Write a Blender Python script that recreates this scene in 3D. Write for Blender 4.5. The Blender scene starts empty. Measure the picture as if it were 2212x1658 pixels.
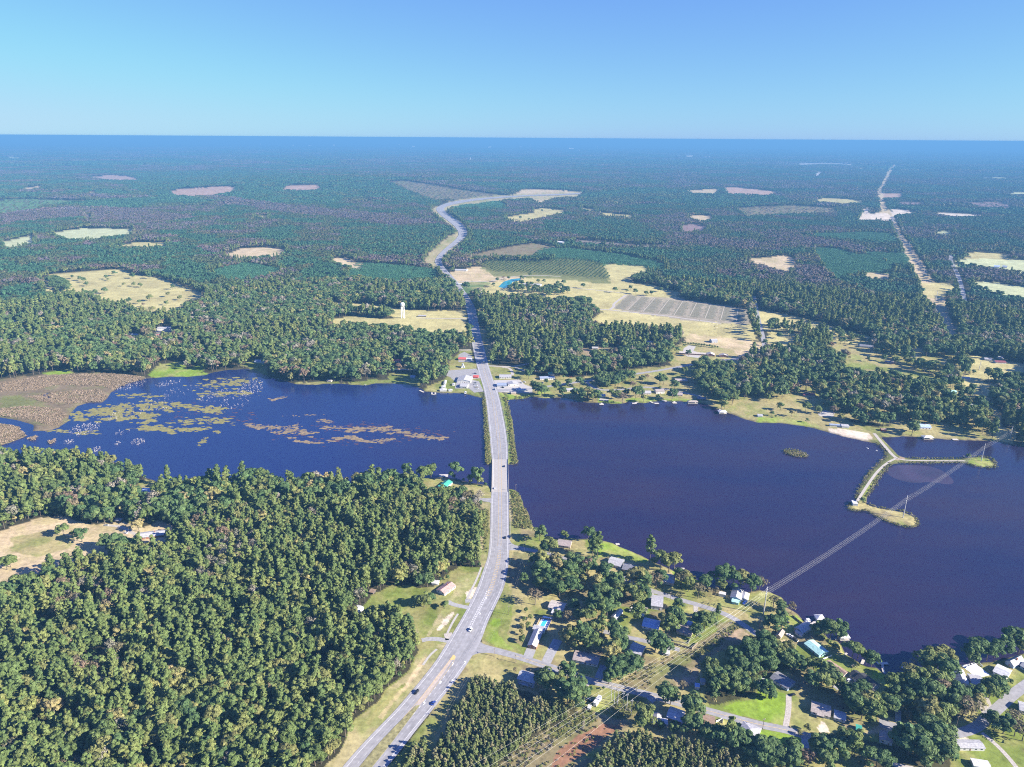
import bpy, math, random
import numpy as np

random.seed(7)
rng = np.random.default_rng(7)
SC = bpy.context.scene
COL = SC.collection
R_ = math.radians

# ------------------------------------------------------------------ camera, sky, sun, exposure
H = 400.0
FPX = 711.0
PITCH = R_(19.06)
ROLL = R_(0.363)
SUN_EL, SUN_AZ = 27.5, -18.0          # sun stands to the right and a little behind the camera
_F = np.array([0, math.cos(PITCH), -math.sin(PITCH)])
_r0 = np.array([1.0, 0, 0])
_u0 = np.array([0, math.sin(PITCH), math.cos(PITCH)])
_R = _r0 * math.cos(ROLL) + _u0 * math.sin(ROLL)
_U = _u0 * math.cos(ROLL) - _r0 * math.sin(ROLL)

from mathutils import Matrix, Vector
cam = bpy.data.cameras.new('camera')
cam.sensor_fit = 'HORIZONTAL'; cam.sensor_width = 36.0; cam.lens = 36.0 * FPX / 1024.0
cam.clip_start = 1.0; cam.clip_end = 300000.0
camo = bpy.data.objects.new('camera', cam); COL.objects.link(camo)
M = Matrix.Identity(4)
for i in range(3):
    M[i][0] = _R[i]; M[i][1] = _U[i]; M[i][2] = -_F[i]
M[2][3] = H
camo.matrix_world = M
SC.camera = camo

W = bpy.data.worlds.new('World'); SC.world = W; W.use_nodes = True
wn = W.node_tree; wn.nodes.clear()
sky = wn.nodes.new('ShaderNodeTexSky'); sky.sky_type = 'NISHITA'; sky.sun_disc = False
sky.sun_elevation = R_(SUN_EL); sky.sun_rotation = R_(90 - SUN_AZ)
sky.altitude = 400; sky.air_density = 1.0; sky.dust_density = 0.25; sky.ozone_density = 3.0
bg = wn.nodes.new('ShaderNodeBackground'); bg.inputs['Strength'].default_value = 0.0577
wo = wn.nodes.new('ShaderNodeOutputWorld')
# colour response of the photograph: a clear cyan-blue sky with little red, the same curve all round
sep = wn.nodes.new('ShaderNodeSeparateColor'); cmb = wn.nodes.new('ShaderNodeCombineColor')
wn.links.new(sky.outputs[0], sep.inputs[0])
for ch, (pw, ml) in enumerate(((.70, .60), (.85, .79), (.10, 4.15))):
    p_ = wn.nodes.new('ShaderNodeMath'); p_.operation = 'POWER'; p_.inputs[1].default_value = pw
    m_ = wn.nodes.new('ShaderNodeMath'); m_.operation = 'MULTIPLY'; m_.inputs[1].default_value = ml
    wn.links.new(sep.outputs[ch], p_.inputs[0]); wn.links.new(p_.outputs[0], m_.inputs[0]); wn.links.new(m_.outputs[0], cmb.inputs[ch])
sm_ = wn.nodes.new('ShaderNodeMath'); sm_.operation = 'SMOOTH_MIN'; sm_.inputs[1].default_value = 3.95; sm_.inputs[2].default_value = .8
wn.links.new(cmb.inputs[1].links[0].from_socket, sm_.inputs[0]); wn.links.new(sm_.outputs[0], cmb.inputs[1])
wn.links.new(cmb.outputs[0], bg.inputs['Color']); wn.links.new(bg.outputs[0], wo.inputs['Surface'])

sl = bpy.data.lights.new('sun', 'SUN'); sl.energy = 5.0; sl.angle = R_(0.5); sl.color = (1.0, 0.93, 0.82)
so = bpy.data.objects.new('sun', sl); COL.objects.link(so)
sd_ = Vector((math.cos(R_(SUN_AZ)) * math.cos(R_(SUN_EL)), math.sin(R_(SUN_AZ)) * math.cos(R_(SUN_EL)), math.sin(R_(SUN_EL))))
so.rotation_euler = sd_.to_track_quat('Z', 'Y').to_euler()
so.location = (300, -300, 900)

SC.view_settings.view_transform = 'Standard'
SC.view_settings.look = 'None'
SC.view_settings.exposure = 1.7
SC.view_settings.gamma = 1.0
SC.view_settings.use_curve_mapping = False
SC.render.engine = 'CYCLES'
SC.cycles.max_bounces = 4; SC.cycles.diffuse_bounces = 2; SC.cycles.glossy_bounces = 2
SC.cycles.transmission_bounces = 2; SC.cycles.volume_bounces = 0; SC.cycles.transparent_max_bounces = 8
SC.cycles.use_denoising = False
SC.cycles.filter_width = 1.1 if hasattr(SC.cycles, 'filter_width') else 1.5

# ------------------------------------------------------------------ picture-to-ground helpers
FR = dict(A0=(0, 0, 1.0), FU=(0, 0, 0.72005),
          ZA=(0, 1300, 2.764), ZB=(800, 1300, 2.764), ZC=(1500, 1500, 2.764), ZD=(2272, 1702, 2.764), ZE=(1500, 1802, 2.764),
          ZF=(900, 1702, 2.764), ZG=(0, 900, 2.764), ZH=(800, 800, 2.764), ZI=(1400, 900, 2.764), ZJ=(2272, 900, 2.764),
          ZK=(2272, 1300, 2.764), ZL=(0, 380, 2.16), ZM=(1024, 380, 2.16), ZN=(2048, 380, 2.16))


def vnoise(x, y, seed=0):
    """smooth value noise, 0..1, arrays"""
    x = np.asarray(x, float); y = np.asarray(y, float)
    xi = np.floor(x).astype(np.int64); yi = np.floor(y).astype(np.int64)
    fx = x - xi; fy = y - yi
    fx = fx * fx * (3 - 2 * fx); fy = fy * fy * (3 - 2 * fy)

    def h(a, b):
        n = (a * 374761393 + b * 668265263 + seed * 974634777) & 0x7fffffff
        n = ((n ^ (n >> 13)) * 1274126177) & 0x7fffffff
        return ((n ^ (n >> 16)) & 0xffff) / 65535.0
    return (h(xi, yi) * (1 - fx) + h(xi + 1, yi) * fx) * (1 - fy) + (h(xi, yi + 1) * (1 - fx) + h(xi + 1, yi + 1) * fx) * fy


def fbm(x, y, seed=0, octv=3):
    s = 0; a = .5; t = 0
    for o in range(octv):
        s = s + a * vnoise(np.asarray(x) * 2 ** o, np.asarray(y) * 2 ** o, seed + 17 * o); t += a; a *= .5
    return s / t


def terrain(x, y):
    x = np.asarray(x, float); y = np.asarray(y, float)
    r = np.hypot(x, y)
    k = np.clip((r - 2600) / 4500, 0, 1); k = k * k * (3 - 2 * k)
    z = k * (34 * fbm(x / 1900 + 3.3, y / 1900 + 7.1, 5, 3) - 14)
    z = z + k * 45 * np.exp(-(((x + 1300) / 1500) ** 2 + ((y - 6900) / 1300) ** 2))
    return z


def P(fr, x, y, z=0.0):
    a, b, s = FR[fr]
    u = (a + x / s) / 3.0; v = (b + y / s) / 3.0
    d = _F * FPX + _R * (u - 512) - _U * (v - 383.5)
    if d[2] > -0.8: d = np.array([d[0], d[1], -0.8])
    t = (z - H) / d[2]
    p = np.array([0, 0, H]) + d * t
    if math.hypot(p[0], p[1]) > 2500:
        d = d / math.hypot(d[0], d[1])
        r = 2400.0; last = None
        while r < 60000:
            zz = float(terrain(d[0] * r, d[1] * r))
            h = H + d[2] * r
            if h <= zz: break
            r *= 1.004
        p = np.array([d[0] * r, d[1] * r, float(terrain(d[0] * r, d[1] * r))])
        return p
    p[2] = z
    return p


def PL(fr, pts, z=0.0):
    return np.array([P(fr, q[0], q[1], z) for q in pts])


def inpoly(px, py, poly):
    ins = np.zeros(px.shape, bool)
    x0, y0 = poly[:, 0].min(), poly[:, 1].min(); x1, y1 = poly[:, 0].max(), poly[:, 1].max()
    m = (px >= x0) & (px <= x1) & (py >= y0) & (py <= y1)
    if not m.any(): return ins
    qx, qy = px[m], py[m]
    r = np.zeros(qx.shape, bool)
    n = len(poly); j = n - 1
    for i in range(n):
        xi, yi = poly[i, 0], poly[i, 1]; xj, yj = poly[j, 0], poly[j, 1]
        c = ((yi > qy) != (yj > qy))
        if c.any(): r ^= c & (qx < (xj - xi) * (qy - yi) / ((yj - yi) if yj != yi else 1e-9) + xi)
        j = i
    ins[m] = r
    return ins


def segdist(px, py, pl, closed=True, lim=1e9):
    d = np.full(px.shape, 1e9)
    x0, y0 = pl[:, 0].min() - lim, pl[:, 1].min() - lim; x1, y1 = pl[:, 0].max() + lim, pl[:, 1].max() + lim
    m = (px >= x0) & (px <= x1) & (py >= y0) & (py <= y1)
    if not m.any(): return d
    qx, qy = px[m], py[m]; dd = np.full(qx.shape, 1e18)
    n = len(pl)
    for i in range(n if closed else n - 1):
        ax, ay = pl[i, 0], pl[i, 1]; bx, by = pl[(i + 1) % n, 0], pl[(i + 1) % n, 1]
        ux, uy = bx - ax, by - ay; L = ux * ux + uy * uy + 1e-9
        t = np.clip(((qx - ax) * ux + (qy - ay) * uy) / L, 0, 1)
        dd = np.minimum(dd, (qx - ax - t * ux) ** 2 + (qy - ay - t * uy) ** 2)
    d[m] = np.sqrt(dd)
    return d


# ------------------------------------------------------------------ object helpers
def tag(o, label=None, cat=None, group=None, kind=None):
    if label: o['label'] = label
    if cat: o['category'] = cat
    if group: o['group'] = group
    if kind: o['kind'] = kind
    return o


def empty(name, loc, rz=0.0):
    o = bpy.data.objects.new(name, None); COL.objects.link(o)
    o.location = loc; o.rotation_euler = (0, 0, rz); o.empty_display_size = 1
    return o


def link(name, me, parent=None):
    o = bpy.data.objects.new(name, me); COL.objects.link(o)
    if parent is not None: o.parent = parent
    return o


class MB:
    def __init__(s): s.v = []; s.f = []; s.m = []

    def add(s, vs, fs, mi=0):
        b = len(s.v); s.v += [tuple(map(float, q)) for q in vs]
        s.f += [tuple(b + i for i in f) for f in fs]; s.m += [mi] * len(fs)
        return s

    def box(s, x0, x1, y0, y1, z0, z1, mi=0):
        return s.add([(x0, y0, z0), (x1, y0, z0), (x1, y1, z0), (x0, y1, z0), (x0, y0, z1), (x1, y0, z1), (x1, y1, z1), (x0, y1, z1)],
                     [(0, 3, 2, 1), (4, 5, 6, 7), (0, 1, 5, 4), (1, 2, 6, 5), (2, 3, 7, 6), (3, 0, 4, 7)], mi)

    def tube(s, pts, r, n=5, mi=0, r2=None):
        pts = [Vector(p) for p in pts]; b = len(s.v); k = len(pts)
        for i, p in enumerate(pts):
            t = (pts[min(i + 1, k - 1)] - pts[max(i - 1, 0)]).normalized()
            a = t.cross(Vector((0, 0, 1)))
            if a.length < .05: a = t.cross(Vector((1, 0, 0)))
            a.normalize(); c = t.cross(a)
            rr = r if r2 is None else r + (r2 - r) * i / (k - 1)
            for j in range(n):
                q = p + (a * math.cos(6.2832 * j / n) + c * math.sin(6.2832 * j / n)) * rr
                s.v.append(tuple(q))
        for i in range(k - 1):
            for j in range(n):
                s.f.append((b + i * n + j, b + i * n + (j + 1) % n, b + (i + 1) * n + (j + 1) % n, b + (i + 1) * n + j)); s.m.append(mi)
        s.f.append(tuple(b + j for j in range(n))[::-1]); s.m.append(mi)
        s.f.append(tuple(b + (k - 1) * n + j for j in range(n))); s.m.append(mi)
        return s

    def mesh(s, name, mats):
        me = bpy.data.meshes.new(name); me.from_pydata(s.v, [], s.f)
        for m in (mats if isinstance(mats, (list, tuple)) else [mats]): me.materials.append(m)
        if any(s.m): me.polygons.foreach_set('material_index', s.m)
        me.update(); return me

    def build(s, name, mats, parent=None): return link(name, s.mesh(name, mats), parent)


_mc = {}


def mat(key, col, rough=.8, var=.12, scale=.6, metal=0.0, bump=0.0, spec=.3):
    if key in _mc: return _mc[key]
    m = bpy.data.materials.new(key); m.use_nodes = True; nt = m.node_tree
    b = nt.nodes['Principled BSDF']
    b.inputs['Roughness'].default_value = rough; b.inputs['Metallic'].default_value = metal
    b.inputs['Specular IOR Level'].default_value = spec
    tc = nt.nodes.new('ShaderNodeTexCoord'); n = nt.nodes.new('ShaderNodeTexNoise')
    n.inputs['Scale'].default_value = scale; n.inputs['Detail'].default_value = 4
    r = nt.nodes.new('ShaderNodeValToRGB')
    r.color_ramp.elements[0].position = .3; r.color_ramp.elements[1].position = .7
    r.color_ramp.elements[0].color = (*[c * (1 - var) for c in col], 1)
    r.color_ramp.elements[1].color = (*[min(1, c * (1 + var)) for c in col], 1)
    nt.links.new(tc.outputs['Object'], n.inputs['Vector']); nt.links.new(n.outputs['Fac'], r.inputs['Fac'])
    nt.links.new(r.outputs['Color'], b.inputs['Base Color'])
    if bump:
        bp = nt.nodes.new('ShaderNodeBump'); bp.inputs['Strength'].default_value = bump; bp.inputs['Distance'].default_value = .1
        nt.links.new(n.outputs['Fac'], bp.inputs['Height']); nt.links.new(bp.outputs['Normal'], b.inputs['Normal'])
    _mc[key] = m
    return m


def leafmat(key, stops, rough=.75, trans=.28):
    """foliage: colour by a random number of each tree, broken up leaf by leaf"""
    if key in _mc: return _mc[key]
    m = bpy.data.materials.new(key); m.use_nodes = True; nt = m.node_tree
    b = nt.nodes['Principled BSDF']; b.inputs['Roughness'].default_value = rough; b.inputs['Specular IOR Level'].default_value = .25
    oi = nt.nodes.new('ShaderNodeObjectInfo'); r = nt.nodes.new('ShaderNodeValToRGB')
    cr = r.color_ramp
    cr.elements[0].position = stops[0][0]; cr.elements[0].color = (*stops[0][1], 1)
    cr.elements[1].position = stops[-1][0]; cr.elements[1].color = (*stops[-1][1], 1)
    for p, c in stops[1:-1]:
        e = cr.elements.new(p); e.color = (*c, 1)
    nt.links.new(oi.outputs['Random'], r.inputs['Fac'])
    at = nt.nodes.new('ShaderNodeAttribute'); at.attribute_name = 'tint'
    mx = nt.nodes.new('ShaderNodeMix'); mx.data_type = 'RGBA'; mx.blend_type = 'MULTIPLY'; mx.inputs['Factor'].default_value = 1
    nt.links.new(r.outputs['Color'], mx.inputs[6]); nt.links.new(at.outputs['Color'], mx.inputs[7])
    nt.links.new(mx.outputs[2], b.inputs['Base Color'])
    if trans:
        tr = nt.nodes.new('ShaderNodeBsdfTranslucent'); ms = nt.nodes.new('ShaderNodeMixShader'); ms.inputs[0].default_value = trans
        nt.links.new(mx.outputs[2], tr.inputs['Color']); nt.links.new(b.outputs[0], ms.inputs[1]); nt.links.new(tr.outputs[0], ms.inputs[2])
        nt.links.new(ms.outputs[0], nt.nodes['Material Output'].inputs['Surface'])
    _mc[key] = m
    return m


# ------------------------------------------------------------------ where things lie: lake, clearings, fields
ZW = -1.2      # water level
lake = []
def L_(fr, *p): lake.extend(PL(fr, p, ZW))
L_('ZH', (1790, 1090), (1700, 1068), (1640, 1052), (1560, 1048), (1440, 1045), (1310, 1035), (1290, 1012), (1230, 990), (1130, 975), (1050, 970), (900, 968), (820, 985), (720, 980), (580, 968), (470, 972), (400, 980), (240, 975), (150, 945), (30, 918))
L_('ZG', (2130, 592), (2060, 572), (1900, 580), (1770, 600), (1700, 625), (1560, 637), (1420, 637), (1320, 642), (1180, 655), (1060, 680), (1000, 715), (930, 760), (900, 800), (850, 850), (740, 850), (640, 880), (570, 960), (560, 1010), (480, 1060), (400, 1085), (300, 1085), (270, 1090), (280, 1040), (200, 1012), (100, 990), (0, 972), (-90, 968), (-300, 950), (-420, 1000), (-400, 1200), (-200, 1330))
L_('ZA', (-80, 190), (0, 200), (200, 240), (400, 250), (600, 260), (800, 285), (1000, 300), (1150, 345), (1300, 400), (1450, 430), (1600, 445), (1900, 445), (2100, 435))
L_('ZB', (0, 435), (100, 445), (300, 450), (500, 430), (700, 450), (900, 440), (1030, 415), (1090, 352), (1250, 368), (1400, 374), (1450, 362), (1530, 376), (1600, 388), (1700, 412), (1830, 428), (1873, 464), (2003, 466), (2020, 462), (2060, 470), (2090, 500), (2140, 620), (2200, 730))
L_('ZC', (190, 40), (210, 90), (240, 150), (260, 205), (330, 270), (420, 325), (500, 318), (600, 317), (700, 322), (780, 322), (850, 340), (930, 355), (1000, 390), (1130, 440), (1230, 490), (1300, 530), (1380, 562), (1440, 592), (1560, 642), (1645, 662), (1750, 722), (1900, 745), (2000, 772), (2060, 764), (2134, 745))
L_('ZD', (100, 202), (200, 245), (235, 280), (242, 330), (330, 382), (370, 430), (400, 460), (460, 482), (500, 505), (540, 545), (600, 602), (660, 605), (700, 650), (740, 722), (840, 792), (900, 815), (990, 835), (1050, 890), (1100, 902), (1200, 872), (1280, 882), (1380, 862), (1480, 872), (1560, 852), (1640, 812), (1760, 802), (1950, 790), (2100, 740), (2211, 712), (2320, 695), (2900, 640))
L_('ZJ', (2900, 1320), (2500, 1262), (2211, 1212), (2100, 1196), (2000, 1176), (1850, 1166), (1600, 1160), (1450, 1146), (1330, 1136), (1200, 1131), (1100, 1140), (1022, 1136))
# the two dikes
L_('ZK', (1050, 60), (1120, 130), (1170, 185), (1240, 205), (1300, 211), (1500, 213), (1700, 211), (1740, 200), (1800, 191), (1900, 200), (1960, 230), (1982, 265), (1950, 288), (1850, 282), (1760, 262), (1720, 247), (1600, 246), (1400, 249), (1200, 247), (1120, 257), (1070, 290), (1020, 360), (980, 420), (930, 490), (908, 530), (905, 560), (900, 580), (930, 596), (1000, 620), (1100, 636), (1200, 650), (1270, 675), (1310, 700), (1340, 745), (1310, 780), (1220, 779), (1130, 756), (1050, 721), (970, 681), (900, 641), (870, 641), (790, 645), (752, 630), (762, 580), (800, 575), (815, 545), (840, 470), (890, 385), (930, 325), (990, 265), (1040, 215), (1065, 195), (1060, 145), (1000, 90))
L_('ZJ', (980, 1190), (860, 1165), (700, 1130), (600, 1100), (480, 1066), (350, 1041), (200, 1023), (0, 1016), (-100, 991), (-199, 952))
L_('ZI', (2160, 936), (2080, 906), (1980, 861), (1850, 846), (1760, 841), (1700, 841), (1600, 839), (1520, 846), (1470, 856), (1400, 851), (1340, 841), (1310, 856), (1260, 863), (1100, 856), (1000, 851), (900, 831), (830, 813), (740, 811), (650, 816), (560, 804), (530, 801), (470, 821), (360, 826), (345, 832))
lake = np.array(lake)
holes = [PL('ZB', [(1820, -10), (1814, 120), (1818, 242), (1873, 246), (2000, 256), (2085, 250), (2060, 120), (2043, -10)], ZW),
         PL('ZH', [(1760, 1040), (1790, 1090), (1800, 1200), (1808, 1340), (1815, 1500), (1821, 1640), (2085, 1640), (2060, 1500), (2050, 1380), (2030, 1250), (2010, 1180), (1990, 1090), (1960, 1040)], ZW),
         PL('ZK', [(222, 145), (260, 135), (340, 145), (400, 168), (416, 190), (380, 199), (300, 189), (230, 166)], ZW),
         PL('ZG', [(-200, 1010), (0, 1018), (160, 1050), (172, 1085), (225, 1132), (140, 1160), (0, 1212), (-200, 1260)], ZW)]
# the lake's little marsh inlets
ponds = [PL('ZG', [(650, 655), (720, 645), (790, 655), (700, 668)], ZW), PL('ZG', [(340, 800), (390, 770), (430, 800), (400, 845), (350, 830)], ZW)]


def water_sd(px, py):
    """signed distance to the shore in metres, positive in the water"""
    d = segdist(px, py, lake, True, 60)
    ins = inpoly(px, py, lake)
    for h in holes:
        d = np.minimum(d, segdist(px, py, h, True, 60)); ins &= ~inpoly(px, py, h)
    for h in ponds:
        i2 = inpoly(px, py, h); ins |= i2; d = np.minimum(d, segdist(px, py, h, True, 60))
    return np.where(ins, np.minimum(d, 60), -np.minimum(d, 60))


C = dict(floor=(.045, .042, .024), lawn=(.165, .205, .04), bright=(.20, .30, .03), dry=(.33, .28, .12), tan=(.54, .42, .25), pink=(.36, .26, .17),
         red=(.26, .13, .075), sand=(.62, .52, .40), brush=(.21, .165, .09), hay=(.49, .43, .18), pale=(.47, .49, .26), cut=(.42, .28, .20),
         verge=(.38, .32, .17), gravel=(.48, .43, .38), ypine=(.06, .13, .05), pine=(.03, .055, .025), marsh=(.20, .15, .09), grey=(.2, .17, .14),
         plow=(.31, .265, .19), green=(.10, .17, .05), weedy=(.15, .16, .05), conc=(.5, .47, .44), dkgreen=(.13, .23, .085), white=(.65, .62, .56), purple=(.24, .16, .15))

# (object name, frame, colour, trees: 0 none / forest type, points).  Later entries lie over earlier ones.
Z = []
def z(name, fr, col, trees, *pts): Z.append((name, col, trees, PL(fr, pts)))
# --- far country
z('field', 'ZL', 'pale', 0, (325, 690), (550, 658), (860, 665), (850, 690), (700, 708), (560, 728), (440, 720))
z('field', 'ZL', 'pale', 0, (20, 775), (20, 748), (220, 700), (210, 750), (60, 778))
z('field', 'ZL', 'hay', 0, (705, 778), (900, 748), (1100, 755), (1060, 768), (880, 775))
z('field', 'ZL', 'tan', 0, (1455, 833), (1550, 795), (1720, 780), (1870, 800), (1800, 822), (1600, 840))
z('field', 'ZL', 'tan', 0, (2130, 858), (2230, 848), (2300, 870), (2212, 884))
z('clearing', 'ZL', 'cut', 0, (1080, 425), (1200, 400), (1480, 388), (1535, 395), (1490, 420), (1250, 447))
z('clearing', 'ZL', 'cut', 0, (1815, 400), (1900, 378), (2060, 378), (2085, 392), (1990, 405))
z('clearing', 'ZL', 'cut', 0, (580, 325), (720, 313), (830, 320), (910, 345), (700, 345))
z('clearing', 'ZL', 'tan', 0, (135, 400), (260, 383), (270, 396), (180, 406))
z('clearing', 'ZL', 'tan', 0, (560, 430), (610, 420), (630, 425), (590, 433))
z('clearing', 'ZL', 'pale', 0, (35, 203), (60, 195), (140, 197), (120, 208))
z('clearing', 'ZL', 'grey', 0, (550, 575), (600, 572), (570, 598))
z('plantation_ground', 'ZL', 'dkgreen', 'low', (-100, 480), (200, 470), (600, 480), (300, 522), (230, 545), (0, 580), (-100, 590))
z('field', 'ZL', 'hay', 0, (1640, 585), (1740, 575), (1720, 592))
z('pasture', 'ZL', 'hay', 0, (265, 990), (330, 960), (500, 940), (800, 925), (870, 960), (1000, 972), (1100, 1000), (1340, 1090), (1300, 1130), (1210, 1140), (1140, 1190), (1000, 1212), (900, 1190), (800, 1150), (720, 1140), (550, 1110), (600, 1090), (480, 1072), (300, 1062))
z('plantation_ground', 'ZL', 'ypine', 'ypine', (1345, 945), (1600, 890), (1835, 930), (1640, 990), (1480, 985))
z('plantation_ground', 'ZM', 'ypine', 'ypine', (40, 960), (90, 890), (280, 895), (600, 930), (645, 1000), (300, 1005), (60, 985))
z('clearing', 'ZM', 'tan', 0, (-60, 870), (0, 850), (100, 880), (220, 888), (60, 895))
z('clearing', 'ZM', 'brush', 'low', (300, 355), (420, 350), (900, 425), (1060, 445), (760, 475), (620, 490))
z('plantation_ground', 'ZM', 'ypine', 'ypine', (690, 530), (760, 500), (1000, 475), (1080, 520), (900, 532))
z('field', 'ZM', 'tan', 0, (1110, 440), (1170, 410), (1270, 405), (1560, 420), (1560, 440), (1400, 452), (1290, 490), (1200, 455))
z('field', 'ZM', 'hay', 0, (1060, 590), (1160, 570), (1250, 560), (1250, 535), (1330, 530), (1470, 545), (1400, 560), (1200, 607), (1100, 609))
z('field', 'ZM', 'hay', 0, (1550, 524), (1640, 538), (1640, 548), (1560, 535))
z('field', 'ZM', 'hay', 0, (1640, 556), (1700, 558), (1900, 575), (1880, 586), (1700, 570))
z('clearing', 'ZM', 'brush', 0, (780, 855), (860, 830), (1000, 800), (1120, 775), (1260, 755), (1390, 780), (1340, 800), (1200, 832), (1050, 828), (900, 835))
z('plantation_ground', 'ZM', 'ypine', 'ypine', (1260, 820), (1330, 798), (1500, 795), (1850, 840), (2080, 890), (2100, 930), (1990, 930), (1750, 890), (1500, 855), (1430, 850))
z('clearing', 'ZM', 'grey', 'low', (1480, 760), (1520, 735), (1700, 745), (1900, 765), (2100, 775), (2050, 795), (1800, 790), (1600, 775))
z('verge', 'ZM', 'verge', 0, (535, 872), (560, 830), (640, 760), (690, 710), (750, 690), (768, 720), (710, 770), (645, 820), (605, 892))
z('verge', 'ZM', 'verge', 0, (583, 545), (600, 522), (700, 495), (760, 480), (720, 510), (665, 545), (700, 580), (770, 640), (740, 650), (690, 625))
z('verge', 'ZM', 'verge', 0, (625, 520), (700, 490), (760, 474), (900, 455), (1060, 443), (1200, 436), (1400, 430), (1560, 423), (1560, 446), (1400, 454), (1200, 460), (1060, 472), (900, 484), (760, 506), (705, 530), (665, 540))
z('verge', 'ZM', 'verge', 0, (600, 900), (600, 855), (630, 815), (690, 765), (745, 715), (755, 690), (730, 650), (680, 610), (640, 580), (610, 550), (605, 525), (665, 525), (668, 550), (712, 575), (760, 608), (808, 650), (824, 690), (810, 725), (745, 775), (682, 825), (652, 862), (660, 890))
z('field', 'ZM', 'tan', 0, (700, 945), (760, 932), (890, 905), (985, 935), (1210, 945), (1190, 977), (980, 1000), (740, 1003))
z('field', 'ZM', 'green', 0, (755, 1020), (830, 1003), (980, 1005), (930, 1040), (840, 1060), (780, 1040))
z('pasture', 'ZM', 'hay', 0, (1200, 985), (1210, 948), (1300, 958), (1400, 970), (1740, 1000), (1690, 900), (1750, 890), (1960, 905), (1995, 932), (1870, 962), (1890, 1010), (2000, 1020), (2212, 1082), (2160, 1112), (1850, 1085), (1740, 1180), (1640, 1150), (1600, 1105), (1380, 1112), (1100, 1085), (960, 1085), (900, 1060), (980, 1010))
z('orchard_ground', 'ZM', 'weedy', 0, (880, 890), (1000, 870), (1300, 875), (1430, 855), (1620, 870), (1690, 890), (1752, 992), (1570, 977), (1380, 957), (985, 942), (940, 905))
z('plowed_field', 'FU', 'plow', 0, (1322, 666), (1355, 637), (1470, 645), (1615, 667), (1620, 699), (1480, 690))
z('hayfield', 'FU', 'hay', 0, (1272, 695), (1310, 668), (1323, 668), (1480, 692), (1622, 701), (1636, 735), (1560, 728), (1500, 718), (1380, 705), (1300, 700))
z('pasture', 'FU', 'tan', 0, (1490, 722), (1560, 728), (1640, 738), (1660, 755), (1600, 772), (1460, 780), (1470, 745))
# --- far right
z('power_line_cut', 'ZN', 'tan', 0, (1365, 245), (1380, 245), (1335, 340), (1300, 400), (1310, 490), (1345, 560), (1380, 605), (1420, 700), (1480, 770), (1530, 850), (1600, 960), (1625, 1010), (1690, 1090), (1710, 1130), (1730, 1230), (1790, 1345), (1730, 1345), (1650, 1230), (1590, 1130), (1560, 1060), (1525, 980), (1485, 900), (1440, 800), (1400, 720), (1350, 610), (1280, 550), (1255, 420), (1300, 340), (1325, 280))
z('sandy_clearing', 'ZN', 'sand', 0, (1140, 600), (1165, 565), (1320, 560), (1380, 600), (1330, 606), (1200, 600))
z('sandy_clearing', 'ZN', 'sand', 0, (1150, 540), (1220, 525), (1200, 550))
z('sandy_clearing', 'ZN', 'sand', 0, (1340, 542), (1400, 530), (1520, 558), (1370, 568))
z('sandy_clearing', 'ZN', 'sand', 0, (1580, 550), (1640, 555), (2000, 572), (1980, 578), (1720, 573))
z('field', 'ZN', 'tan', 0, (10, 415), (240, 402), (210, 432), (100, 430))
z('field', 'ZN', 'cut', 0, (260, 395), (350, 393), (630, 425), (560, 440), (300, 430))
z('field', 'ZN', 'hay', 0, (840, 480), (930, 462), (1090, 470), (1200, 492), (1000, 492))
z('clearing', 'ZN', 'brush', 'low', (320, 530), (700, 510), (1000, 530), (990, 572), (700, 577), (420, 592))
z('field', 'ZN', 'tan', 0, (25, 580), (150, 573), (210, 588), (120, 605))
z('clearing', 'ZN', 'purple', 0, (0, 640), (80, 630), (165, 655), (120, 672), (0, 675))
z('plantation_ground', 'ZN', 'ypine', 'ypine', (730, 700), (1200, 690), (1350, 700), (1400, 740), (1330, 750), (1000, 725))
z('plantation_ground', 'ZN', 'ypine', 'ypine', (850, 790), (1000, 800), (1350, 900), (1380, 930), (1180, 940), (1000, 985), (900, 880))
z('plantation_ground', 'ZN', 'ypine', 'ypine', (1130, 820), (1440, 830), (1475, 890), (1400, 890))
z('field', 'ZN', 'hay', 0, (1820, 825), (1900, 815), (2120, 825), (2110, 860), (1940, 862))
z('field', 'ZN', 'pale', 0, (1755, 880), (1850, 857), (2300, 870), (2300, 935), (2212, 930), (1900, 890))
z('field', 'ZN', 'pale', 0, (1860, 1012), (1960, 1005), (2300, 1052), (2300, 1095), (2100, 1082))
z('field', 'ZN', 'hay', 0, (1530, 1010), (1740, 1015), (1770, 1050), (1670, 1087), (1570, 1077))
z('field', 'ZN', 'pale', 0, (1640, 682), (1730, 675), (1755, 692), (1650, 694))
z('clearing', 'ZN', 'tan', 0, (400, 855), (560, 850), (650, 833), (720, 850), (740, 902), (680, 922), (500, 890))
z('field', 'ZN', 'hay', 0, (490, 1198), (600, 1215), (700, 1240), (900, 1272), (1080, 1337), (1000, 1345), (850, 1290), (640, 1260), (500, 1250))
z('clearing', 'ZN', 'tan', 0, (1180, 940), (1350, 965), (1340, 985), (1190, 967))
z('clearing', 'ZN', 'cut', 0, (1300, 435), (1430, 430), (1430, 460), (1310, 457))
z('clearing', 'ZN', 'purple', 'low', (1820, 490), (2050, 488), (2140, 510), (2130, 542), (1900, 530))
z('clearing', 'ZN', 'purple', 'low', (1380, 490), (1560, 490), (1570, 522), (1420, 522))
z('field', 'ZN', 'pale', 0, (1910, 330), (2100, 330), (2110, 338), (1960, 336))
z('field', 'ZN', 'pale', 0, (2090, 430), (2300, 420), (2300, 440), (2120, 438))
z('clearing', 'ZN', 'conc', 0, (850, 325), (880, 290), (912, 292), (880, 318))
z('clearing', 'ZN', 'conc', 0, (735, 248), (760, 240), (980, 238), (1200, 250), (900, 243), (780, 246))
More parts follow.
